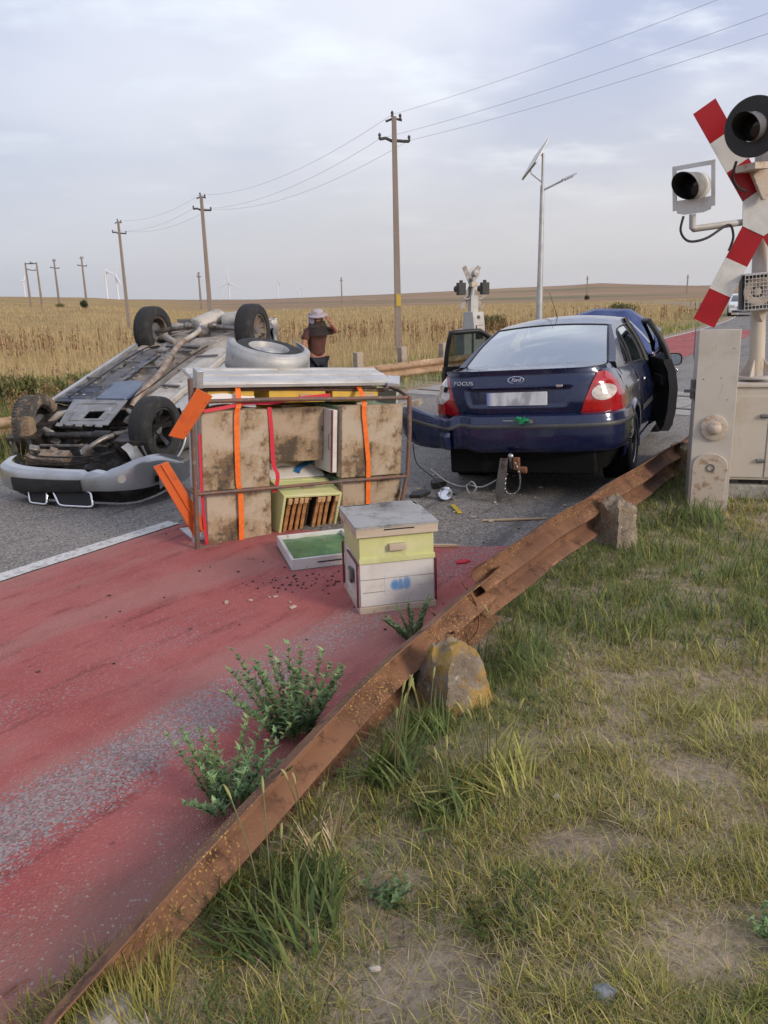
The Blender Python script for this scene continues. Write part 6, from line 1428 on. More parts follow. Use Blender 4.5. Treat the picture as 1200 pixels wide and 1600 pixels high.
mb = MB(); mb.tube([(1.22, .72, 1.22), (1.22, .72, 1.34)], .012, 6); mb.build('mudguard_stay', GALV, trl)
lw = thing('wheel', None, None); lw.parent = trl; lw.location = (.885, .95, -.0 + .10)
mb = MB(); mb.lathe([(-.085, .17), (-.085, .265), (-.05, .285), (.05, .285), (.085, .265), (.085, .17), (.06, .05), (.06, 0)], (0, 0, 0), (0, 0, 1), 32); mb.build('tyre', TYRE, lw, smooth=40)
mb = MB(); mb.cyl((.885, .93, .1), (.885, .86, 1.3), .03); mb.build('axle', OLDST, trl)

# ------------------------------------------------------------------ beehives
def stained(name, base, s1, s2, scale=3.2, dark=(.055, .042, .03)):
    t = NT(name); c = t.mix(t.ramp(t.noise(scale, 5, .65), .42, .56), base, s1)
    c = t.mix(t.ramp(t.noise(scale * 1.25, 6, .72), .50, .60), c, s2)
    c = t.mix(t.ramp(t.noise(scale * .9, 6, .78), .56, .66), c, dark)
    c = t.mix(t.ramp(t.noise(70, 3, .5), .66, .72), c, dark)
    t.set(Base_Color=c, Roughness=.6, Metallic=.08); t.bump(t.noise(30, 5, .65), .2, .005); return t.mat
LIDM = stained('stained_tin_lid', (.42, .345, .265), (.34, .25, .155), (.155, .095, .05))
LIDM2 = stained('brown_stained_tin_lid', (.38, .295, .21), (.26, .175, .10), (.075, .048, .028), 2.8)
LIDG = stained('grey_tin_lid', (.36, .355, .345), (.28, .27, .255), (.17, .165, .155), 3.0, (.10, .085, .07))
WOOD = pm('bare_pine_wood', (.52, .38, .25), .7, var=((4, (.40, .27, .165), .42, .65, (.3, 3, 3)), (30, (.26, .17, .10), .62, .72)), bump=(40, .2, .003))
WOODP = pm('weathered_pale_wood', (.52, .43, .34), .75, var=((4, (.42, .33, .25), .42, .65, (.3, 3, 3)), (20, (.30, .22, .16), .62, .72)), bump=(40, .25, .003))
HWHITE = pm('worn_white_hive_paint', (.62, .60, .58), .6, var=((4, (.53, .50, .47), .45, .65), (16, (.36, .29, .23), .66, .74), (3, (.48, .44, .40), .56, .7, (1, 1, 6))), bump=(20, .15, .004))
HYEL = pm('yellow_hive_paint', (.66, .43, .06), .55, var=((5, (.56, .36, .06), .45, .65), (18, (.34, .21, .07), .66, .74)))
HLIME = pm('pale_lime_hive_paint', (.56, .57, .26), .5, var=((4, (.49, .50, .24), .45, .65), (16, (.40, .35, .18), .66, .74), (7, (.62, .60, .34), .5, .68)), bump=(14, .12, .004))
HGREEN = pm('pale_green_hive_paint', (.30, .43, .27), .55, var=((5, (.25, .36, .23), .45, .65), (18, (.25, .22, .16), .66, .74)))
HGRN2 = pm('green_tin_lining', (.075, .19, .085), .35, var=((6, (.13, .25, .10), .42, .62), (12, (.05, .13, .07), .5, .68), (26, (.26, .34, .16), .60, .70)), bump=(14, .35, .006))
FRAMEW = pm('propolis_stained_frame_wood', (.43, .22, .085), .6, var=((14, (.25, .11, .04), .42, .62), (40, (.14, .06, .025), .58, .70)), bump=(40, .3, .003))
FRAMEE = pm('lit_frame_wood', (.56, .36, .18), .65, var=((20, (.44, .26, .12), .45, .65),))  # paler copy of the frame wood, with the light painted in
COMB = pm('dark_wax_comb', (.035, .022, .012), .7, var=((60, (.10, .06, .02), .5, .65),), bump=(120, .6, .004))
def trailer_hive(label, x0, x1, z0, z1, y0, y1, bmat, lid, rimmat=WOODP, rot=(0, 0, 0), extra=None, group='beehives roped in the trailer'):
    """hive lying on its back: lid faces the viewer (-y)"""
    cx, cz = (x0 + x1) / 2, (z0 + z1) / 2; H = thing('beehive', label, 'beehive', group=group); H.matrix_world = MT @ Matrix.Translation((cx, y0, cz)) @ Euler(rot).to_matrix().to_4x4()
    w_, h_ = x1 - x0, z1 - z0; D = y1 - y0
    mb = MB(); mb.box((0, .012, 0), (w_, .024, h_)); mb.build('lid', lid, H, bevel=.007)
    mb = MB()
    for c, d in (((0, .055, h_ / 2 - .012), (w_ - .004, .060, .020)), ((0, .055, -h_ / 2 + .012), (w_ - .004, .060, .020)), ((w_ / 2 - .012, .055, 0), (.020, .060, h_ - .045)), ((-w_ / 2 + .012, .055, 0), (.020, .060, h_ - .045))): mb.box(c, d)
    mb.build('lid_rim', rimmat, H, bevel=.003)
    hh = D - .095; s1 = .09 + hh * .46
    mb = MB(); mb.box((0, .088 + hh * .23, 0), (w_ - .035, hh * .45, h_ - .035)); mb.build('upper_box', bmat[0], H, bevel=.004)
    mb = MB(); mb.box((0, s1 + hh * .27, 0), (w_ - .035, hh * .53, h_ - .035)); mb.build('lower_box', bmat[1], H, bevel=.004)
    mb = MB(); mb.box((0, .20, h_ / 2 - .006), (.10, .035, .022)); mb.build('handle', WOODP, H, bevel=.004)
    return H
trailer_hive('upper left hive under the orange strap, its stained lid facing out', .065, .590, .425, 1.012, .045, .36, (HWHITE, HWHITE), LIDM)
trailer_hive('lower left hive standing on the red road under the orange strap', .095, .605, .010, .405, .055, .36, (HWHITE, HWHITE), LIDM, rot=(R_(-2), 0, 0))
trailer_hive('middle hive set back in the cage with a dark burnt looking lid', .655, 1.115, .575, 1.000, .20, .62, (HYEL, HYEL), LIDM2)
trailer_hive('upper right hive with pale green sides under the second orange strap', 1.195, 1.755, .445, 1.025, .035, .58, (HGREEN, HGREEN), LIDM)
trailer_hive('lower right hive in the cage half hidden behind the standing hive', 1.215, 1.765, .0, .435, .045, .60, (HGREEN, HWHITE), LIDM2)
# white hive lying behind the open one, with papers on it
H = thing('beehive', 'white hive lying behind the open one with papers and a blue strip on top', 'beehive', group='beehives roped in the trailer'); H.matrix_world = MT @ Matrix.Translation((.92, .463, .300)) @ Matrix.Rotation(R_(23), 4, 'X')
mb = MB(); mb.box((0, 0, 0), (.46, .27, .40)); mb.build('box', HWHITE, H, bevel=.005)
mb = MB(); mb.box((.0, .0, .206), (.47, .28, .012)); mb.build('cover', HWHITE, H, bevel=.003)
PAPER = pm('white_paper', (.72, .69, .68), .8); BLUEB = pm('blue_plastic', (.03, .12, .33), .4, var=((8, (.02, .33, .52), .5, .6),))
def sheet(name, label, cat, M, w_, h_, mat, bend=.03):
    o = MB(); o.grid(lambda u, v: (w_ * (u - .5), h_ * (v - .5) + .015 * math.sin(u * 5), bend * math.sin(u * 4.2) * math.sin(v * 3 + .4) + .012), 10, 6); q = o.build(name, mat, smooth=60); q.matrix_world = M; return tag(q, label, cat)
sheet('paper_sheet', 'crumpled white paper lying on the white hive inside the cage', 'paper', MT @ Matrix.Translation((.86, .43, .512)) @ Matrix.Rotation(.41, 4, 'X') @ Matrix.Rotation(.15, 4, 'Z'), .26, .11, PAPER, .03)
sheet('plastic_strip', 'blue plastic strip lying across the white hive inside the cage', 'plastic strip', MT @ Matrix.Translation((1.02, .385, .494)) @ Matrix.Rotation(.41, 4, 'X') @ Matrix.Rotation(.75, 4, 'Z'), .26, .055, BLUEB, .008)
sheet('paper_sheet', 'folded white paper tucked under the front pipe above the upper left hive', 'paper', MT @ Matrix.Translation((.32, .12, 1.075)) @ Matrix.Rotation(1.1, 4, 'X'), .36, .085, PAPER, .008)
# white upright hive wall with a red brown edge, wedged between middle and right hives
H = thing('hive_wall', 'narrow white hive wall with a red brown edge wedged in the middle of the cage', 'hive wall'); H.matrix_world = MT @ Matrix.Translation((1.145, .22, .74))
mb = MB(); mb.box((0, 0, 0), (.055, .30, .50)); mb.build('board', HWHITE, H, bevel=.004)
MAROON = pm('maroon_steel_strip', (.12, .018, .022), .5, var=((14, (.18, .05, .04), .5, .65),))
mb = MB(); mb.box((-.022, -.156, 0), (.012, .012, .50)); mb.build('edge_strip', MAROON, H)
mb = MB(); mb.tube([(-.035, -.16, -.06), (-.06, -.175, -.05), (-.06, -.175, .06), (-.035, -.16, .07)], .005, 6); mb.build('latch', OLDST, H)
# yellow hive bodies showing between the rear pipe and the side wall
for x0, x1, m_, lab in ((.16, .52, HYEL, 'yellow hive body lying at the left under the trailer side wall'), (.64, 1.12, HYEL, 'yellow hive body lying in the middle under the trailer side wall'), (1.18, 1.60, HYEL, 'yellow and bare wood hive body at the right under the trailer side wall')):
    H = thing('hive_body', lab, 'hive body', group='hive bodies under the side wall'); H.matrix_world = MT @ Matrix.Translation(((x0 + x1) / 2, .36, 1.095))
    mb = MB(); mb.box((0, 0, 0), (x1 - x0, .36, .10)); mb.build('box', m_, H, bevel=.005)
    mb = MB(); mb.box((.0, .0, .056), (x1 - x0 - .02, .34, .012)); mb.box((x0 * .1, -.186, -.01), (.10, .012, .05)); mb.build('wood_strip', WOOD, H, bevel=.003)
# open super with its frames
OM = MT @ Matrix.Translation((.655, .05, .0)) @ Matrix.Rotation(R_(15), 4, 'X') @ Matrix.Rotation(R_(2), 4, 'Y')
OH = thing('open_beehive', 'pale lime hive box lying open with brown comb frames showing', 'beehive'); OH.matrix_world = OM
w_, h_, D = .50, .375, .26; th = .022
mb = MB()
for c, d in (((th / 2, D / 2, h_ / 2), (th, D, h_)), ((w_ - th / 2, D / 2, h_ / 2), (th, D, h_)), ((w_ / 2, D / 2, h_ - th / 2), (w_ - 2 * th - .001, D - .002, th)), ((w_ / 2, D / 2, th / 2), (w_ - 2 * th - .001, D - .002, th))): mb.box(c, d)
mb.box((w_ / 2, D + .025, h_ / 2), (w_, .04, h_)); mb.build('box', HLIME, OH, bevel=.004)
mb = MB(); mb.box((w_ / 2, .12, h_ + .010), (.105, .04, .022)); mb.build('handle', WOODP, OH, bevel=.004)
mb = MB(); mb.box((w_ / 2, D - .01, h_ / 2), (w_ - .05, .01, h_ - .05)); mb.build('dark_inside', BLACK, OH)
r6 = np.random.RandomState(2)
for k in range(9):
    x = .052 + k * .0495; tilt = r6.uniform(-.05, .05) + .03; dp = .010 + r6.uniform(0, .02) + (.06 if k == 4 else 0)
    fr = thing('frame', None, None, (x, dp, .024)); fr.parent = OH; fr.rotation_euler = (0, tilt, 0)
    mb = MB(); mb.box((0, .008, .138), (.029, .020, .275)); mb.build('top_bar', FRAMEW if k != 4 else COMB, fr, bevel=.002)
    mb = MB(); mb.box((0, -.002, .298), (.032, .026, .046)); mb.build('lug', FRAMEE, fr, bevel=.002)  # paler wood paints the light caught by the upturned bar ends
    mb = MB(); mb.box((0, .115, .152), (.022, .19, .26)); mb.build('comb', COMB, fr)
# upturned lid with a green lining
TM = Matrix.Translation((-.625, 5.06, .0)) @ Matrix.Rotation(R_(17), 4, 'Z') @ Matrix.Rotation(R_(1.5), 4, 'X')
TL = thing('upturned_hive_lid', 'upturned white hive lid with a green lining lying on the red road', 'hive lid'); TL.matrix_world = TM
mb = MB(); w_, D = .50, .56
for c, d in (((w_ / 2, .011, .042), (w_, .022, .076)), ((w_ / 2, D - .011, .042), (w_, .022, .076)), ((.011, D / 2, .042), (.022, D - .045, .076)), ((w_ - .011, D / 2, .042), (.022, D - .045, .076))): mb.box(c, d)
mb.build('rim', HWHITE, TL, bevel=.003)
mb = MB(); mb.grid(lambda u, v: (lerp(.02, w_ - .02, u), lerp(.02, D - .02, v), .050 + .012 * math.sin(u * PI) * math.sin(v * PI) + .004 * math.sin(u * 19) * math.sin(v * 13)), 20, 20); mb.build('lining', HGRN2, TL, smooth=60)
mb = MB(); mb.box((w_ / 2, D / 2, .003), (w_ + .012, D + .012, .006)); mb.build('tin_cover', OLDST, TL)
mb = MB(); mb.box((w_ * .52, -.0015, .045), (.17, .003, .008)); mb.build('vent_slot', BLACK, TL)

# standing hive in front
HM = thing('beehive', 'two storey white and yellow green hive standing upright beside the rail', 'beehive', (-.15, 4.262, .0), (0, 0, R_(13.2)))
mb = MB(); mb.box((.225, .235, .022), (.455, .475, .040)); mb.build('floor_board', WOODP, HM, bevel=.004)
mb = MB(); mb.box((.225, .235, .172), (.440, .455, .258)); lb = mb.build('lower_box', HWHITE, HM, bevel=.004)
mb = MB(); mb.box((.225, .0068, .205), (.436, .002, .0025)); mb.box((.10, .0068, .128), (.16, .002, .002)); mb.build('board_seam', OLDST, lb)
mb = MB(); mb.box((.225, .235, .382), (.436, .452, .160)); mb.build('upper_box', HLIME, HM, bevel=.004)
mb = MB(); mb.box((.225, .004, .318), (.446, .014, .030)); mb.build('joint_strip', HLIME, HM, bevel=.002)
mb = MB(); mb.box((.225, -.002, .392), (.098, .036, .038)); mb.build('handle', WOODP, HM, bevel=.003)
mb = MB()
for c, d in (((.225, -.004, .492), (.475, .022, .062)), ((.225, .478, .492), (.475, .022, .062)), ((-.002, .237, .492), (.022, .458, .062)), ((.452, .237, .492), (.022, .458, .062))): mb.box(c, d)
rimo = mb.build('lid_rim', WOODP, HM, bevel=.003)
mb = MB(); mb.box((.235, -.0160, .500), (.175, .003, .007)); mb.build('vent_slot', BLACK, rimo)
mb = MB(); mb.grid(lambda u, v: (lerp(-.016, .466, u), lerp(-.018, .492, v), .5245 + .004 * math.sin(u * 7) * math.sin(v * 5)), 16, 16); mb.box((.225, .237, .517), (.482, .510, .012)); mb.build('lid', LIDG, HM, smooth=40)
mb = MB(); mb.tube([(-.006, .005, .30), (-.006, .30, .30)], .007, 6); mb.tube([(-.008, .008, .30), (-.010, .006, .045)], .007, 6); mb.tube([(-.006, .455, .31), (-.006, .455, .04)], .007, 6); mb.build('steel_tie', MAROON, HM, smooth=60)
mb = MB(); mb.tube([(.452, .004, .30), (.453, .004, .045)], .007, 6); mb.build('steel_tie', MAROON, HM, smooth=60)
mb = MB(); mb.box((-.012, .19, .185), (.018, .07, .085)); mb.build('entrance_catch', OLDST, HM, bevel=.003)
mb = MB(); mb.box((-.023, .19, .185), (.006, .035, .05)); mb.build('catch_plate', WOODP, HM)
def smudge_mat():     # a blurred blue spray mark, three soft strokes
    t = NT('faded_blue_spray_mark'); sp = t.new('ShaderNodeSeparateXYZ'); t.l.new(t.tc.outputs['Object'], sp.inputs[0]); X, Z = sp.outputs[0], sp.outputs[2]
    def blob(cx, cz, rx, rz):
        a = t.math('POWER', t.math('DIVIDE', t.math('SUBTRACT', X, cx), rx), 2.); b = t.math('POWER', t.math('DIVIDE', t.math('SUBTRACT', Z, cz), rz), 2.); return t.ramp(t.math('ADD', a, b), .1, 1.25, 1., 0.)
    f = blob(-.035, -.006, .032, .038)
    for q in ((-.004, -.002, .020, .040), (.034, .0, .028, .046), (-.012, -.018, .05, .022)): f = t.math('MAXIMUM', f, t.math('MULTIPLY', blob(*q), .9))
    n = t.noise(8, 4); c = t.mix(t.math('MULTIPLY', f, .88), (.60, .585, .57), (.045, .235, .55)); c = t.mix(t.ramp(n, .55, .75, 0, .4), c, (.50, .48, .45)); t.set(Base_Color=c, Roughness=.6); return t.mat
mb = MB(); mb.box((0, 0, 0), (.19, .0016, .12)); sm_ = mb.build('spray_mark', smudge_mat(), lb); sm_.location = (.245, .0066, .165)

# ------------------------------------------------------------------ straps
STRAPO = pm('orange_webbing', (.80, .16, .012), .6, var=((30, (.70, .12, .01), .45, .6),), bump=(300, .3, .001)); STRAPR = pm('red_webbing', (.55, .012, .035), .6)
def strap(label, pts, w_, mat, side=(1, 0, 0), cat='strap'):
    P = [Vector(p) for p in smooth_path(pts, 5)]; mb = MB(); mb.T = MT; s = Vector(side) * w_ / 2
    V = [];
    for p in P: V += [p - s, p + s]
    mb.add(V, [(2 * i, 2 * i + 1, 2 * i + 3, 2 * i + 2) for i in range(len(P) - 1)]); o = mb.build('cargo_strap', mat, smooth=0, solid=.002); return tag(o, label, cat, None)
strap('bright orange cargo strap over the two left hives', [(.385, .40, 1.26), (.372, .15, 1.19), (.345, .035, 1.055), (.325, .030, .96), (.33, .030, .5), (.345, .032, .42), (.35, .030, .30), (.352, .030, .012)], .040, STRAPO)
strap('bright orange cargo strap over the right hives', [(1.40, .40, 1.24), (1.395, .15, 1.165), (1.385, .03, 1.05), (1.385, .022, .95), (1.43, .022, .6), (1.44, .028, .43), (1.445, .030, .2), (1.45, .030, .02)], .040, STRAPO)
strap('thin red strap sagging across the top of the left hive', [(.08, .03, 1.015), (.25, .028, 1.04), (.42, .05, 1.065), (.60, .06, 1.06), (.85, .10, 1.085), (1.15, .16, 1.10)], .026, STRAPR, (0, .2, 1))
strap('red strap hanging down between the left and middle hives', [(.585, .04, 1.03), (.600, .035, .85), (.615, .033, .60), (.645, .030, .52), (.640, .030, .44), (.620, .032, .38)], .032, STRAPR)
strap('red strap down the left edge of the left hives', [(.055, .06, .85), (.058, .05, .45), (.075, .05, .15), (.09, .05, .02)], .022, STRAPR)

# ------------------------------------------------------------------ litter on the road
def frag(name, label, cat, poly, loc, rz, th, mat, z=.006, bev=.002, tilt=(0, 0)):
    mb = MB(); mb.prism(poly, lambda a, b, t: (a, b, t), 0, th); o = mb.build(name, mat, bevel=bev); o.location = (loc[0], loc[1], z); o.rotation_euler = (tilt[0], tilt[1], rz); return tag(o, label, cat)
frag('yellow_strip', 'yellow painted wood strip lying on the asphalt', 'wood strip', [(-.02, -.13), (.02, -.13), (.02, .13), (-.02, .13)], (.61, 6.53), R_(8), .012, pm('yellow_strip_paint', (.55, .40, .04), .5, var=((12, (.42, .30, .05), .5, .66),)))
mb = MB(); mb.lathe([(0, .02), (.02, .05), (.05, .066), (.055, .062), (.025, .045), (.01, .0)], (0, 0, 0), (-.2, -.75, .6), 24); mb.lathe([(-.03, .0), (-.03, .03), (0, .02)], (0, 0, 0), (-.2, -.75, .6), 14); mb.box((.05, .0, .0), (.05, .06, .04), (.4, .3, .8)); mb.box((-.06, .02, .0), (.05, .05, .03), (.7, .2, .2))
tag(mb.build('lamp_reflector', CHROME, smooth=40, loc=(.56, 6.90, .035)), 'shiny chrome lamp reflector broken off on the asphalt', 'reflector')
for (x, y), poly, lab in (((.33, 7.03), [(-.11, -.02), (-.02, -.06), (.10, -.02), (.08, .05), (-.05, .05)], 'flat black plastic shard beside the trailer cage'), ((.52, 7.36), [(-.07, -.04), (.05, -.05), (.09, .01), (.02, .06), (-.06, .04)], 'jagged black plastic lump near the sedan wheel')):
    frag('plastic_shard', lab, 'plastic shard', poly, (x, y), .3, .03 if 'flat' in lab else .06, TRIM, tilt=(.15, -.1), z=.015)
frag('wood_splinter', 'long pale wood splinter in front of the rail under the sedan', 'wood splinter', [(-.26, -.012), (.0, -.026), (.24, -.014), (.27, .0), (.05, .014), (-.24, .004)], (1.04, 6.16), .02, .012, WOOD)
frag('wood_splinter', 'short pale wood splinter beside the standing hive', 'wood splinter', [(-.09, -.014), (.03, -.026), (.10, -.012), (.07, .012), (-.09, .012)], (.43, 5.50), -.1, .018, WOOD)
frag('red_rag', 'small dark red rag lying on the red road near the rail', 'rag', [(-.05, -.02), (.0, -.035), (.06, -.01), (.04, .03), (-.03, .03)], (.52, 5.14), .4, .01, STRAPR)
frag('plastic_shard', 'beige broken bumper piece far behind the trailer cage', 'plastic shard', [(-.32, -.03), (.25, -.05), (.34, .05), (.2, .02), (-.28, .06)], (.36, 12.9), .2, .10, POSTC, z=.02, tilt=(.2, -.15))
rq = np.random.RandomState(9); 
pm_bits = MB()
for k in range(46):
    a = rq.uniform(0, 2 * PI); x, y = (rq.uniform(-.2, 1.9), rq.uniform(5.9, 8.6)) if k < 40 else (rq.uniform(-1.0, .0), rq.uniform(4.3, 5.0)); sz = rq.uniform(.006, .022); pm_bits.box((x, y, .009 + sz * .15), (sz * rq.uniform(1, 2.4), sz, sz * .5), (0, 0, a))
tag(pm_bits.build('litter_crumbs', WOODP), kind='stuff')
dk = MB()
for k in range(120):
    u, v = rq.rand(2); x, y = (rq.normal(-.55, .17), rq.normal(4.82, .10)) if k < 50 else (rq.uniform(-1.9, 1.2), rq.uniform(3.6, 7.6)); sz = rq.uniform(.004, .012); dk.box((x, y, .008), (sz * rq.uniform(1, 2), sz, .006), (0, 0, rq.uniform(0, 3)))
tag(dk.build('dark_crumbs', COMB), kind='stuff')
# loose cable from the sedan's bumper to the tow ball
def fw(p): return MC @ Vector(p)
CABG = pm('pale_grey_cable', (.30, .30, .29), .5)
cb = smooth_path([fw((-.80, -1.06, .24)), fw((-.62, -1.10, .13)), fw((-.46, -1.13, .10)), fw((-.38, -1.15, .15)), fw((-.34, -1.16, .09)), fw((-.40, -1.15, .04)), fw((-.43, -1.14, .12)), fw((-.30, -1.14, .10)), fw((-.15, -1.13, .17)), fw((-.06, -1.13, .22))])
mb = MB(); mb.tube(cb, .007, 6); tag(mb.build('trailer_cable', CABG, smooth=60), 'looped grey trailer cable hanging from the tow ball of the sedan', 'cable')
mb = MB(); mb.tube(smooth_path([fw((-1.0, -.95, .45)), fw((-.95, -1.0, .28)), fw((-.80, -1.02, .16)), fw((-.70, -1.0, .03)), fw((-.66, -.95, -.02))]), .005, 6); tag(mb.build('loose_wire', RUBBER, smooth=60), 'thin black wire hanging from the torn bumper end', 'wire')

# ------------------------------------------------------------------ man in a beekeeper's veil
GM = gz(-1.0, 13.0) - .02
man = thing('person', 'person in a brown T-shirt and beekeeper veil standing behind the trailer', 'person', (-1.0, 13.0, GM), (0, 0, R_(28)))
man.scale = (.93, .93, .92)
SKIN = pm('tanned_skin', (.36, .155, .10), .55); SHIRT = pm('brown_t_shirt', (.085, .030, .022), .85, var=((9, (.11, .042, .03), .45, .62),), bump=(14, .5, .02)); NAVY = pm('navy_trousers', (.010, .013, .022), .8, var=((8, (.018, .022, .032), .5, .65),))
def skinned(name, verts, edges, radii, mat, parent, root=0, sub=2, flat=1.0):
    me = bpy.data.meshes.new(name); me.from_pydata(verts, edges, []); me.materials.append(mat); o = bpy.data.objects.new(name, me); COL.objects.link(o); o.parent = parent
    md = o.modifiers.new('skin', 'SKIN'); md.use_smooth_shade = True; sv = me.skin_vertices[0].data
    for i, r in enumerate(radii): sv[i].radius = (r if isinstance(r, tuple) else (r, r)); sv[i].use_root = (i == root)
    md2 = o.modifiers.new('sub', 'SUBSURF'); md2.levels = sub; md2.render_levels = sub; return o
# faces -y (towards the trailer), leaning a little forward; his left arm reaches down to the mudguard
V = [(0, .02, .95), (0, .02, 1.10), (0, .0, 1.28), (0, -.03, 1.42), (0, -.05, 1.50), (0, -.07, 1.56),                      # pelvis..neck..head base
     (.10, .02, .90), (.11, -.01, .50), (.11, .03, .09), (.11, -.10, .04), (-.10, .02, .90), (-.11, -.01, .50), (-.11, .03, .09), (-.11, -.10, .04),
     (.17, -.03, 1.40), (.31, -.15, 1.38), (.17, -.27, 1.50), (-.17, -.04, 1.39), (-.29, -.10, 1.18), (-.36, -.28, 1.03), (-.38, -.35, .99), (.14, -.275, 1.53)]
E = [(0, 1), (1, 2), (2, 3), (3, 4), (4, 5), (0, 6), (6, 7), (7, 8), (8, 9), (0, 10), (10, 11), (11, 12), (12, 13), (3, 14), (14, 15), (15, 16), (3, 17), (17, 18), (18, 19), (19, 20), (16, 21)]
Rr = [(.14, .11), (.135, .10), (.16, .105), (.14, .09), .055, .055, .085, .058, .042, .035, .085, .058, .042, .035, .062, .045, .036, .062, .047, .036, .030, .030]
body_ = skinned('body', V, E, Rr, SKIN, man)
hd = MB()
def headp(u, v):
    th = v * PI; ph = u * 2 * PI; x = .076 * math.sin(th) * math.cos(ph); y = .096 * math.sin(th) * math.sin(ph); z = .118 * math.cos(th)
    f = max(0, -math.sin(ph)) * math.sin(th)
    nose = .024 * math.exp(-((x / .014) ** 2)) * math.exp(-((z + .012) / .028) ** 2) * (f > .5); eye = -.010 * math.exp(-(((abs(x) - .030) / .014) ** 2)) * math.exp(-((z - .018) / .014) ** 2) * (f > .4); mouth = -.004 * math.exp(-((z + .062) / .006) ** 2) * math.exp(-(x / .025) ** 2) * (f > .4); chin = -.012 * (z < -.06) * 1.
    return (x * (1 + .0 + chin), y - nose - eye - mouth, z)
hd.T = Matrix.Translation((0, -.085, 1.61)) @ Matrix.Rotation(R_(-35), 4, 'Z') @ Matrix.Rotation(R_(12), 4, 'X'); hd.grid(headp, 40, 28)
for sx in (-1, 1): hd.lathe([(-.004, .012), (0, .03), (.012, .028), (.014, 0)], (sx * .076, .01, -.01), (sx, .2, 0), 12)
hd.build('head', SKIN, man, smooth=60)
HAIR = pm('short_dark_hair', (.035, .024, .018), .8, bump=(120, .6, .004)); mb = MB(); mb.T = hd.T; mb.grid(lambda u, v: tuple(Vector(headp(lerp(.02, .98, u) - .0, lerp(0, .62, v) if .05 < u < .45 or True else 0)) * 1.05) if math.sin(2 * PI * u) > -.25 or v < .35 else tuple(Vector(headp(u, .25 * v)) * 1.04), 32, 10); mb.build('hair', HAIR, man, smooth=60)
shirt = skinned('t_shirt', [(0, .02, .93), (0, .02, 1.08), (0, .0, 1.26), (0, -.03, 1.41), (0, -.045, 1.47), (.17, -.03, 1.40), (.285, -.125, 1.385), (-.17, -.04, 1.39), (-.27, -.085, 1.24)], [(0, 1), (1, 2), (2, 3), (3, 4), (3, 5), (5, 6), (3, 7), (7, 8)], [(.165, .125), (.158, .122), (.18, .125), (.155, .105), .062, .078, .068, .078, .070], SHIRT, man)
trs = skinned('trousers', [(0, .02, .96), (.10, .02, .88), (.115, -.01, .50), (.115, .03, .10), (-.10, .02, .88), (-.115, -.01, .50), (-.115, .03, .10)], [(0, 1), (1, 2), (2, 3), (0, 4), (4, 5), (5, 6)], [(.155, .118), .10, .075, .065, .10, .075, .065], NAVY, man)
for sx in (-1, 1):
    mb = MB(); mb.T = Matrix.Translation((sx * .112, -.03, .0)); mb.prism([(-.13, 0), (.09, 0), (.09, .09), (.02, .10), (-.08, .06), (-.13, .045)], lambda a, b, t: (t, a, b), -.045, .045); mb.build('shoe', BLACK, man, bevel=.02, seg=3)
def hand(c, d, up, side):
    d = Vector(d).normalized(); up = Vector(up); up = (up - d * up.dot(d)).normalized(); w_ = d.cross(up) * side; c = Vector(c)
    V = [c, c + d * .045, c + d * .085]; E = [(0, 1), (1, 2)]; Rd = [(.026, .018), (.036, .015), (.036, .013)]
    for k, (o, ln) in enumerate(((-.030, .062), (-.010, .074), (.010, .070), (.029, .055))):
        b = c + d * .088 + w_ * o; i = len(V); V += [b, b + d * ln * .5 - up * .006, b + d * ln * .9 - up * .028]; E += [(2, i), (i, i + 1), (i + 1, i + 2)]; Rd += [.0095, .0088, .0075]
    i = len(V); b = c + d * .035 - w_ * .036; V += [b, b + d * .03 - w_ * .022, b + d * .058 - w_ * .026 - up * .01]; E += [(1, i), (i, i + 1), (i + 1, i + 2)]; Rd += [.013, .0105, .009]
    return skinned('hand', V, E, Rd, SKIN, man, 0, 1)
hand((-.375, -.34, .995), (-.25, -.75, -.35), (0, -.3, 1), 1); hand((.14, -.27, 1.52), (-.45, .1, .85), (.2, -.9, .2), -1)
# veil: hat brim with white cloth crown, mesh hanging on to the shoulders, white tie
VM = hd.T @ Matrix.Translation((0, 0, .07))
HATW = pm('lavender_white_hat_cloth', (.40, .35, .38), .8, var=((12, (.30, .25, .28), .45, .65),), bump=(20, .4, .006))
veil = thing('beekeeper_veil', 'white beekeeper hat with a black net veil worn by the person', 'beekeeper veil'); veil.matrix_world = Matrix.Translation((-1.0, 13.0, GM)) @ Matrix.Rotation(R_(28), 4, 'Z') @ Matrix.Diagonal((.93, .93, .92, 1))
mb = MB(); mb.T = VM; mb.lathe([(-.015, .17), (.0, .175), (.012, .16), (.02, .105), (.06, .10), (.088, .085), (.10, .05), (.103, 0)], (0, .01, -.02), (0, 0, 1), 36); mb.build('hat', HATW, veil, smooth=50)
def net_mat():
    t = NT('black_veil_net'); tr = t.new('ShaderNodeBsdfTransparent'); mx = t.new('ShaderNodeMixShader'); mx.inputs[0].default_value = .68; t.set(Base_Color=(.03, .026, .026), Roughness=.9); t.l.new(tr.outputs[0], mx.inputs[1]); t.l.new(t.b.outputs[0], mx.inputs[2]); t.l.new(mx.outputs[0], t.out.inputs['Surface']); return t.mat
mb = MB(); mb.grid(lambda u, v: (lambda a, r, dx, dz: (dx + r * math.cos(a), -.06 + r * .85 * math.sin(a), dz))(2 * PI * u, lerp(.13, .225, v) * (1 + .05 * math.sin(u * 40)), .0, lerp(1.57, 1.33, v)), 48, 6); mb.build('net', net_mat(), veil, smooth=60)
mb = MB(); mb.grid(lambda u, v: (lambda a, r: (r * math.cos(a), -.05 + r * .80 * math.sin(a), lerp(1.70, 1.46, v)))(lerp(PI * .85, PI * 1.30, u), .150), 12, 4); mb.build('white_panel', HATW, veil, smooth=60)
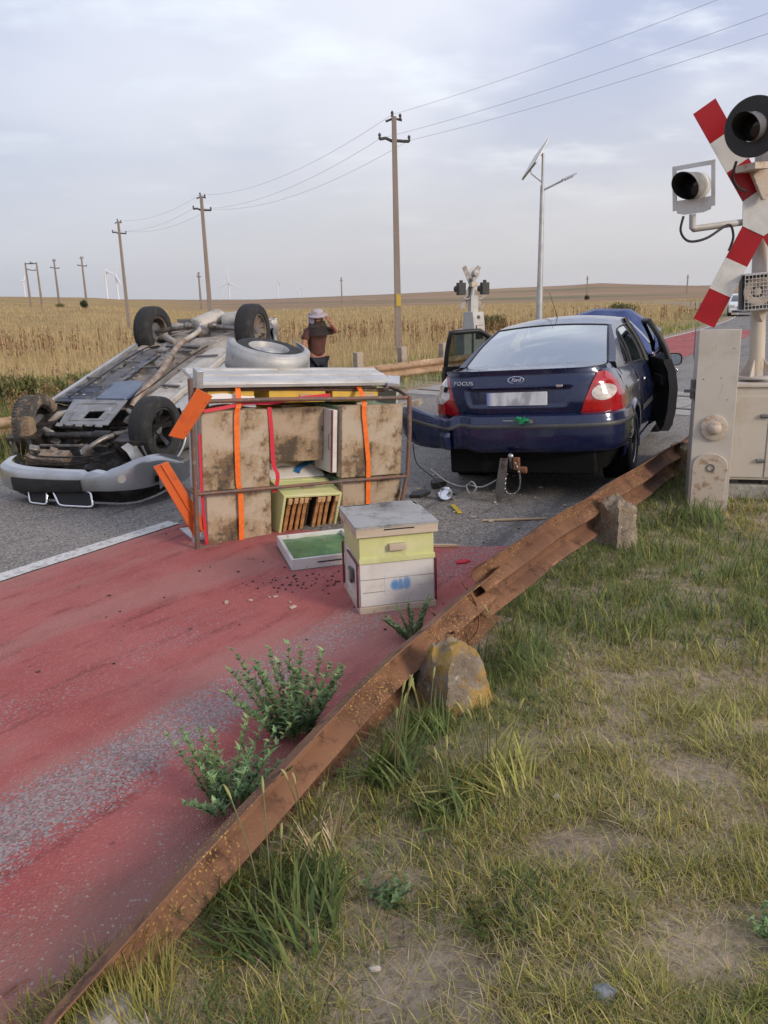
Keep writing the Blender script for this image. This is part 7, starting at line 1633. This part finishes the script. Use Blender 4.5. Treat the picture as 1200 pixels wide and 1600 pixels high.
mb = MB(); mb.tube(smooth_path([(-.215, .02, 1.44), (-.12, .115, 1.40), (-.02, .125, 1.365), (-.09, .135, 1.345)]), .011, 6); mb.build('tie', HATW, veil, smooth=60)
# ------------------------------------------------------------------ thin evening haze: one closed box of air round the whole scene
mb = MB(); mb.box((0, 2600, 60), (16000, 9000, 320))
hz = mb.build('haze', (), smooth=0); hm = bpy.data.materials.new('haze_air'); hm.use_nodes = True; n_ = hm.node_tree.nodes; n_.clear()
ho = n_.new('ShaderNodeOutputMaterial'); hv = n_.new('ShaderNodeVolumePrincipled'); hv.inputs['Color'].default_value = (.86, .88, .93, 1); hv.inputs['Density'].default_value = .00005; hv.inputs['Anisotropy'].default_value = .2
hm.node_tree.links.new(hv.outputs[0], ho.inputs['Volume']); hz.data.materials.append(hm); tag(hz, kind='stuff')

# ------------------------------------------------------------------ loose stones and a twig at the near edge
def rock(label, loc, size, seed, col):
    b = bmesh.new(); bmesh.ops.create_icosphere(b, subdivisions=4, radius=1)
    for v in b.verts:
        x, y, z = v.co; n = float(fbm(np.array([x * 1.4 + seed * 7 + 20]), np.array([y * 1.4 + z * 1.7 + 20]), 4)[0]) - .5; v.co *= 1 + n * .9
        v.co.x *= size[0]; v.co.y *= size[1]; v.co.z *= size[2]
    me = bpy.data.meshes.new('stone'); b.to_mesh(me); b.free(); me.polygons.foreach_set('use_smooth', [True] * len(me.polygons))
    me.materials.append(pm('stone_surface', col, .9, var=((20, tuple(q * .6 for q in col), .45, .65), (60, tuple(min(1, q * 1.4) for q in col), .55, .7)), bump=(90, .6, .004)))
    o = bpy.data.objects.new('stone', me); COL.objects.link(o); o.location = loc; return tag(o, label, 'stone')
def gp(px, py):
    p = at(px, py, 1.0); k = EYE / (EYE - p.z); x, y = p.x * k, k; return (x, y, gz(x, y))
a = gp(944, 1588); rock('smooth pale grey stone at the bottom edge of the verge', (a[0], a[1], a[2] + .012), (.030, .026, .022), 1, (.24, .255, .28))
a = gp(150, 1592); rock('large lichen covered stone at the buried near end of the rail', (a[0] + .03, a[1], a[2] - .02), (.12, .085, .055), 2, (.30, .27, .23))
a = gp(585, 1500); rock('small cream pebble on the bare soil at the bottom of the verge', (a[0], a[1], a[2] + .004), (.016, .012, .008), 3, (.50, .45, .38))
a = gp(870, 1270); rock('white pebble in the turf right of the yellowing tuft', (a[0], a[1], a[2] + .012), (.014, .012, .010), 4, (.55, .53, .50))
a, c = gp(5, 1562), gp(48, 1535)
mb = MB(); mb.tube([(a[0], a[1], .012), ((a[0] + c[0]) / 2, (a[1] + c[1]) / 2, .016), (c[0], c[1], .012)], [.0035, .003, .0015], 6); tag(mb.build('twig', RUST_WIRE, smooth=60), 'dry dark twig lying on the red road in the lower left corner', 'twig')
peb = MB(); rr = np.random.RandomState(31)
for k in range(420):
    q = rr.uniform(-3.6, 3.0); tt = rr.uniform(3.0, 3.42) if k < 200 else rr.uniform(3.3, 5.6); x, y = xy(q, tt); sz = rr.uniform(.002, .008)
    if y < 1.3: continue
    peb.box((x, y, gz(x, y) + (.004 if k >= 200 else .012)), (sz * rr.uniform(1, 1.8), sz * rr.uniform(.8, 1.3), sz), tuple(rr.uniform(-.5, .5, 3)), taper=(.6, .6))
tag(peb.build('loose_gravel', CONC), kind='stuff')
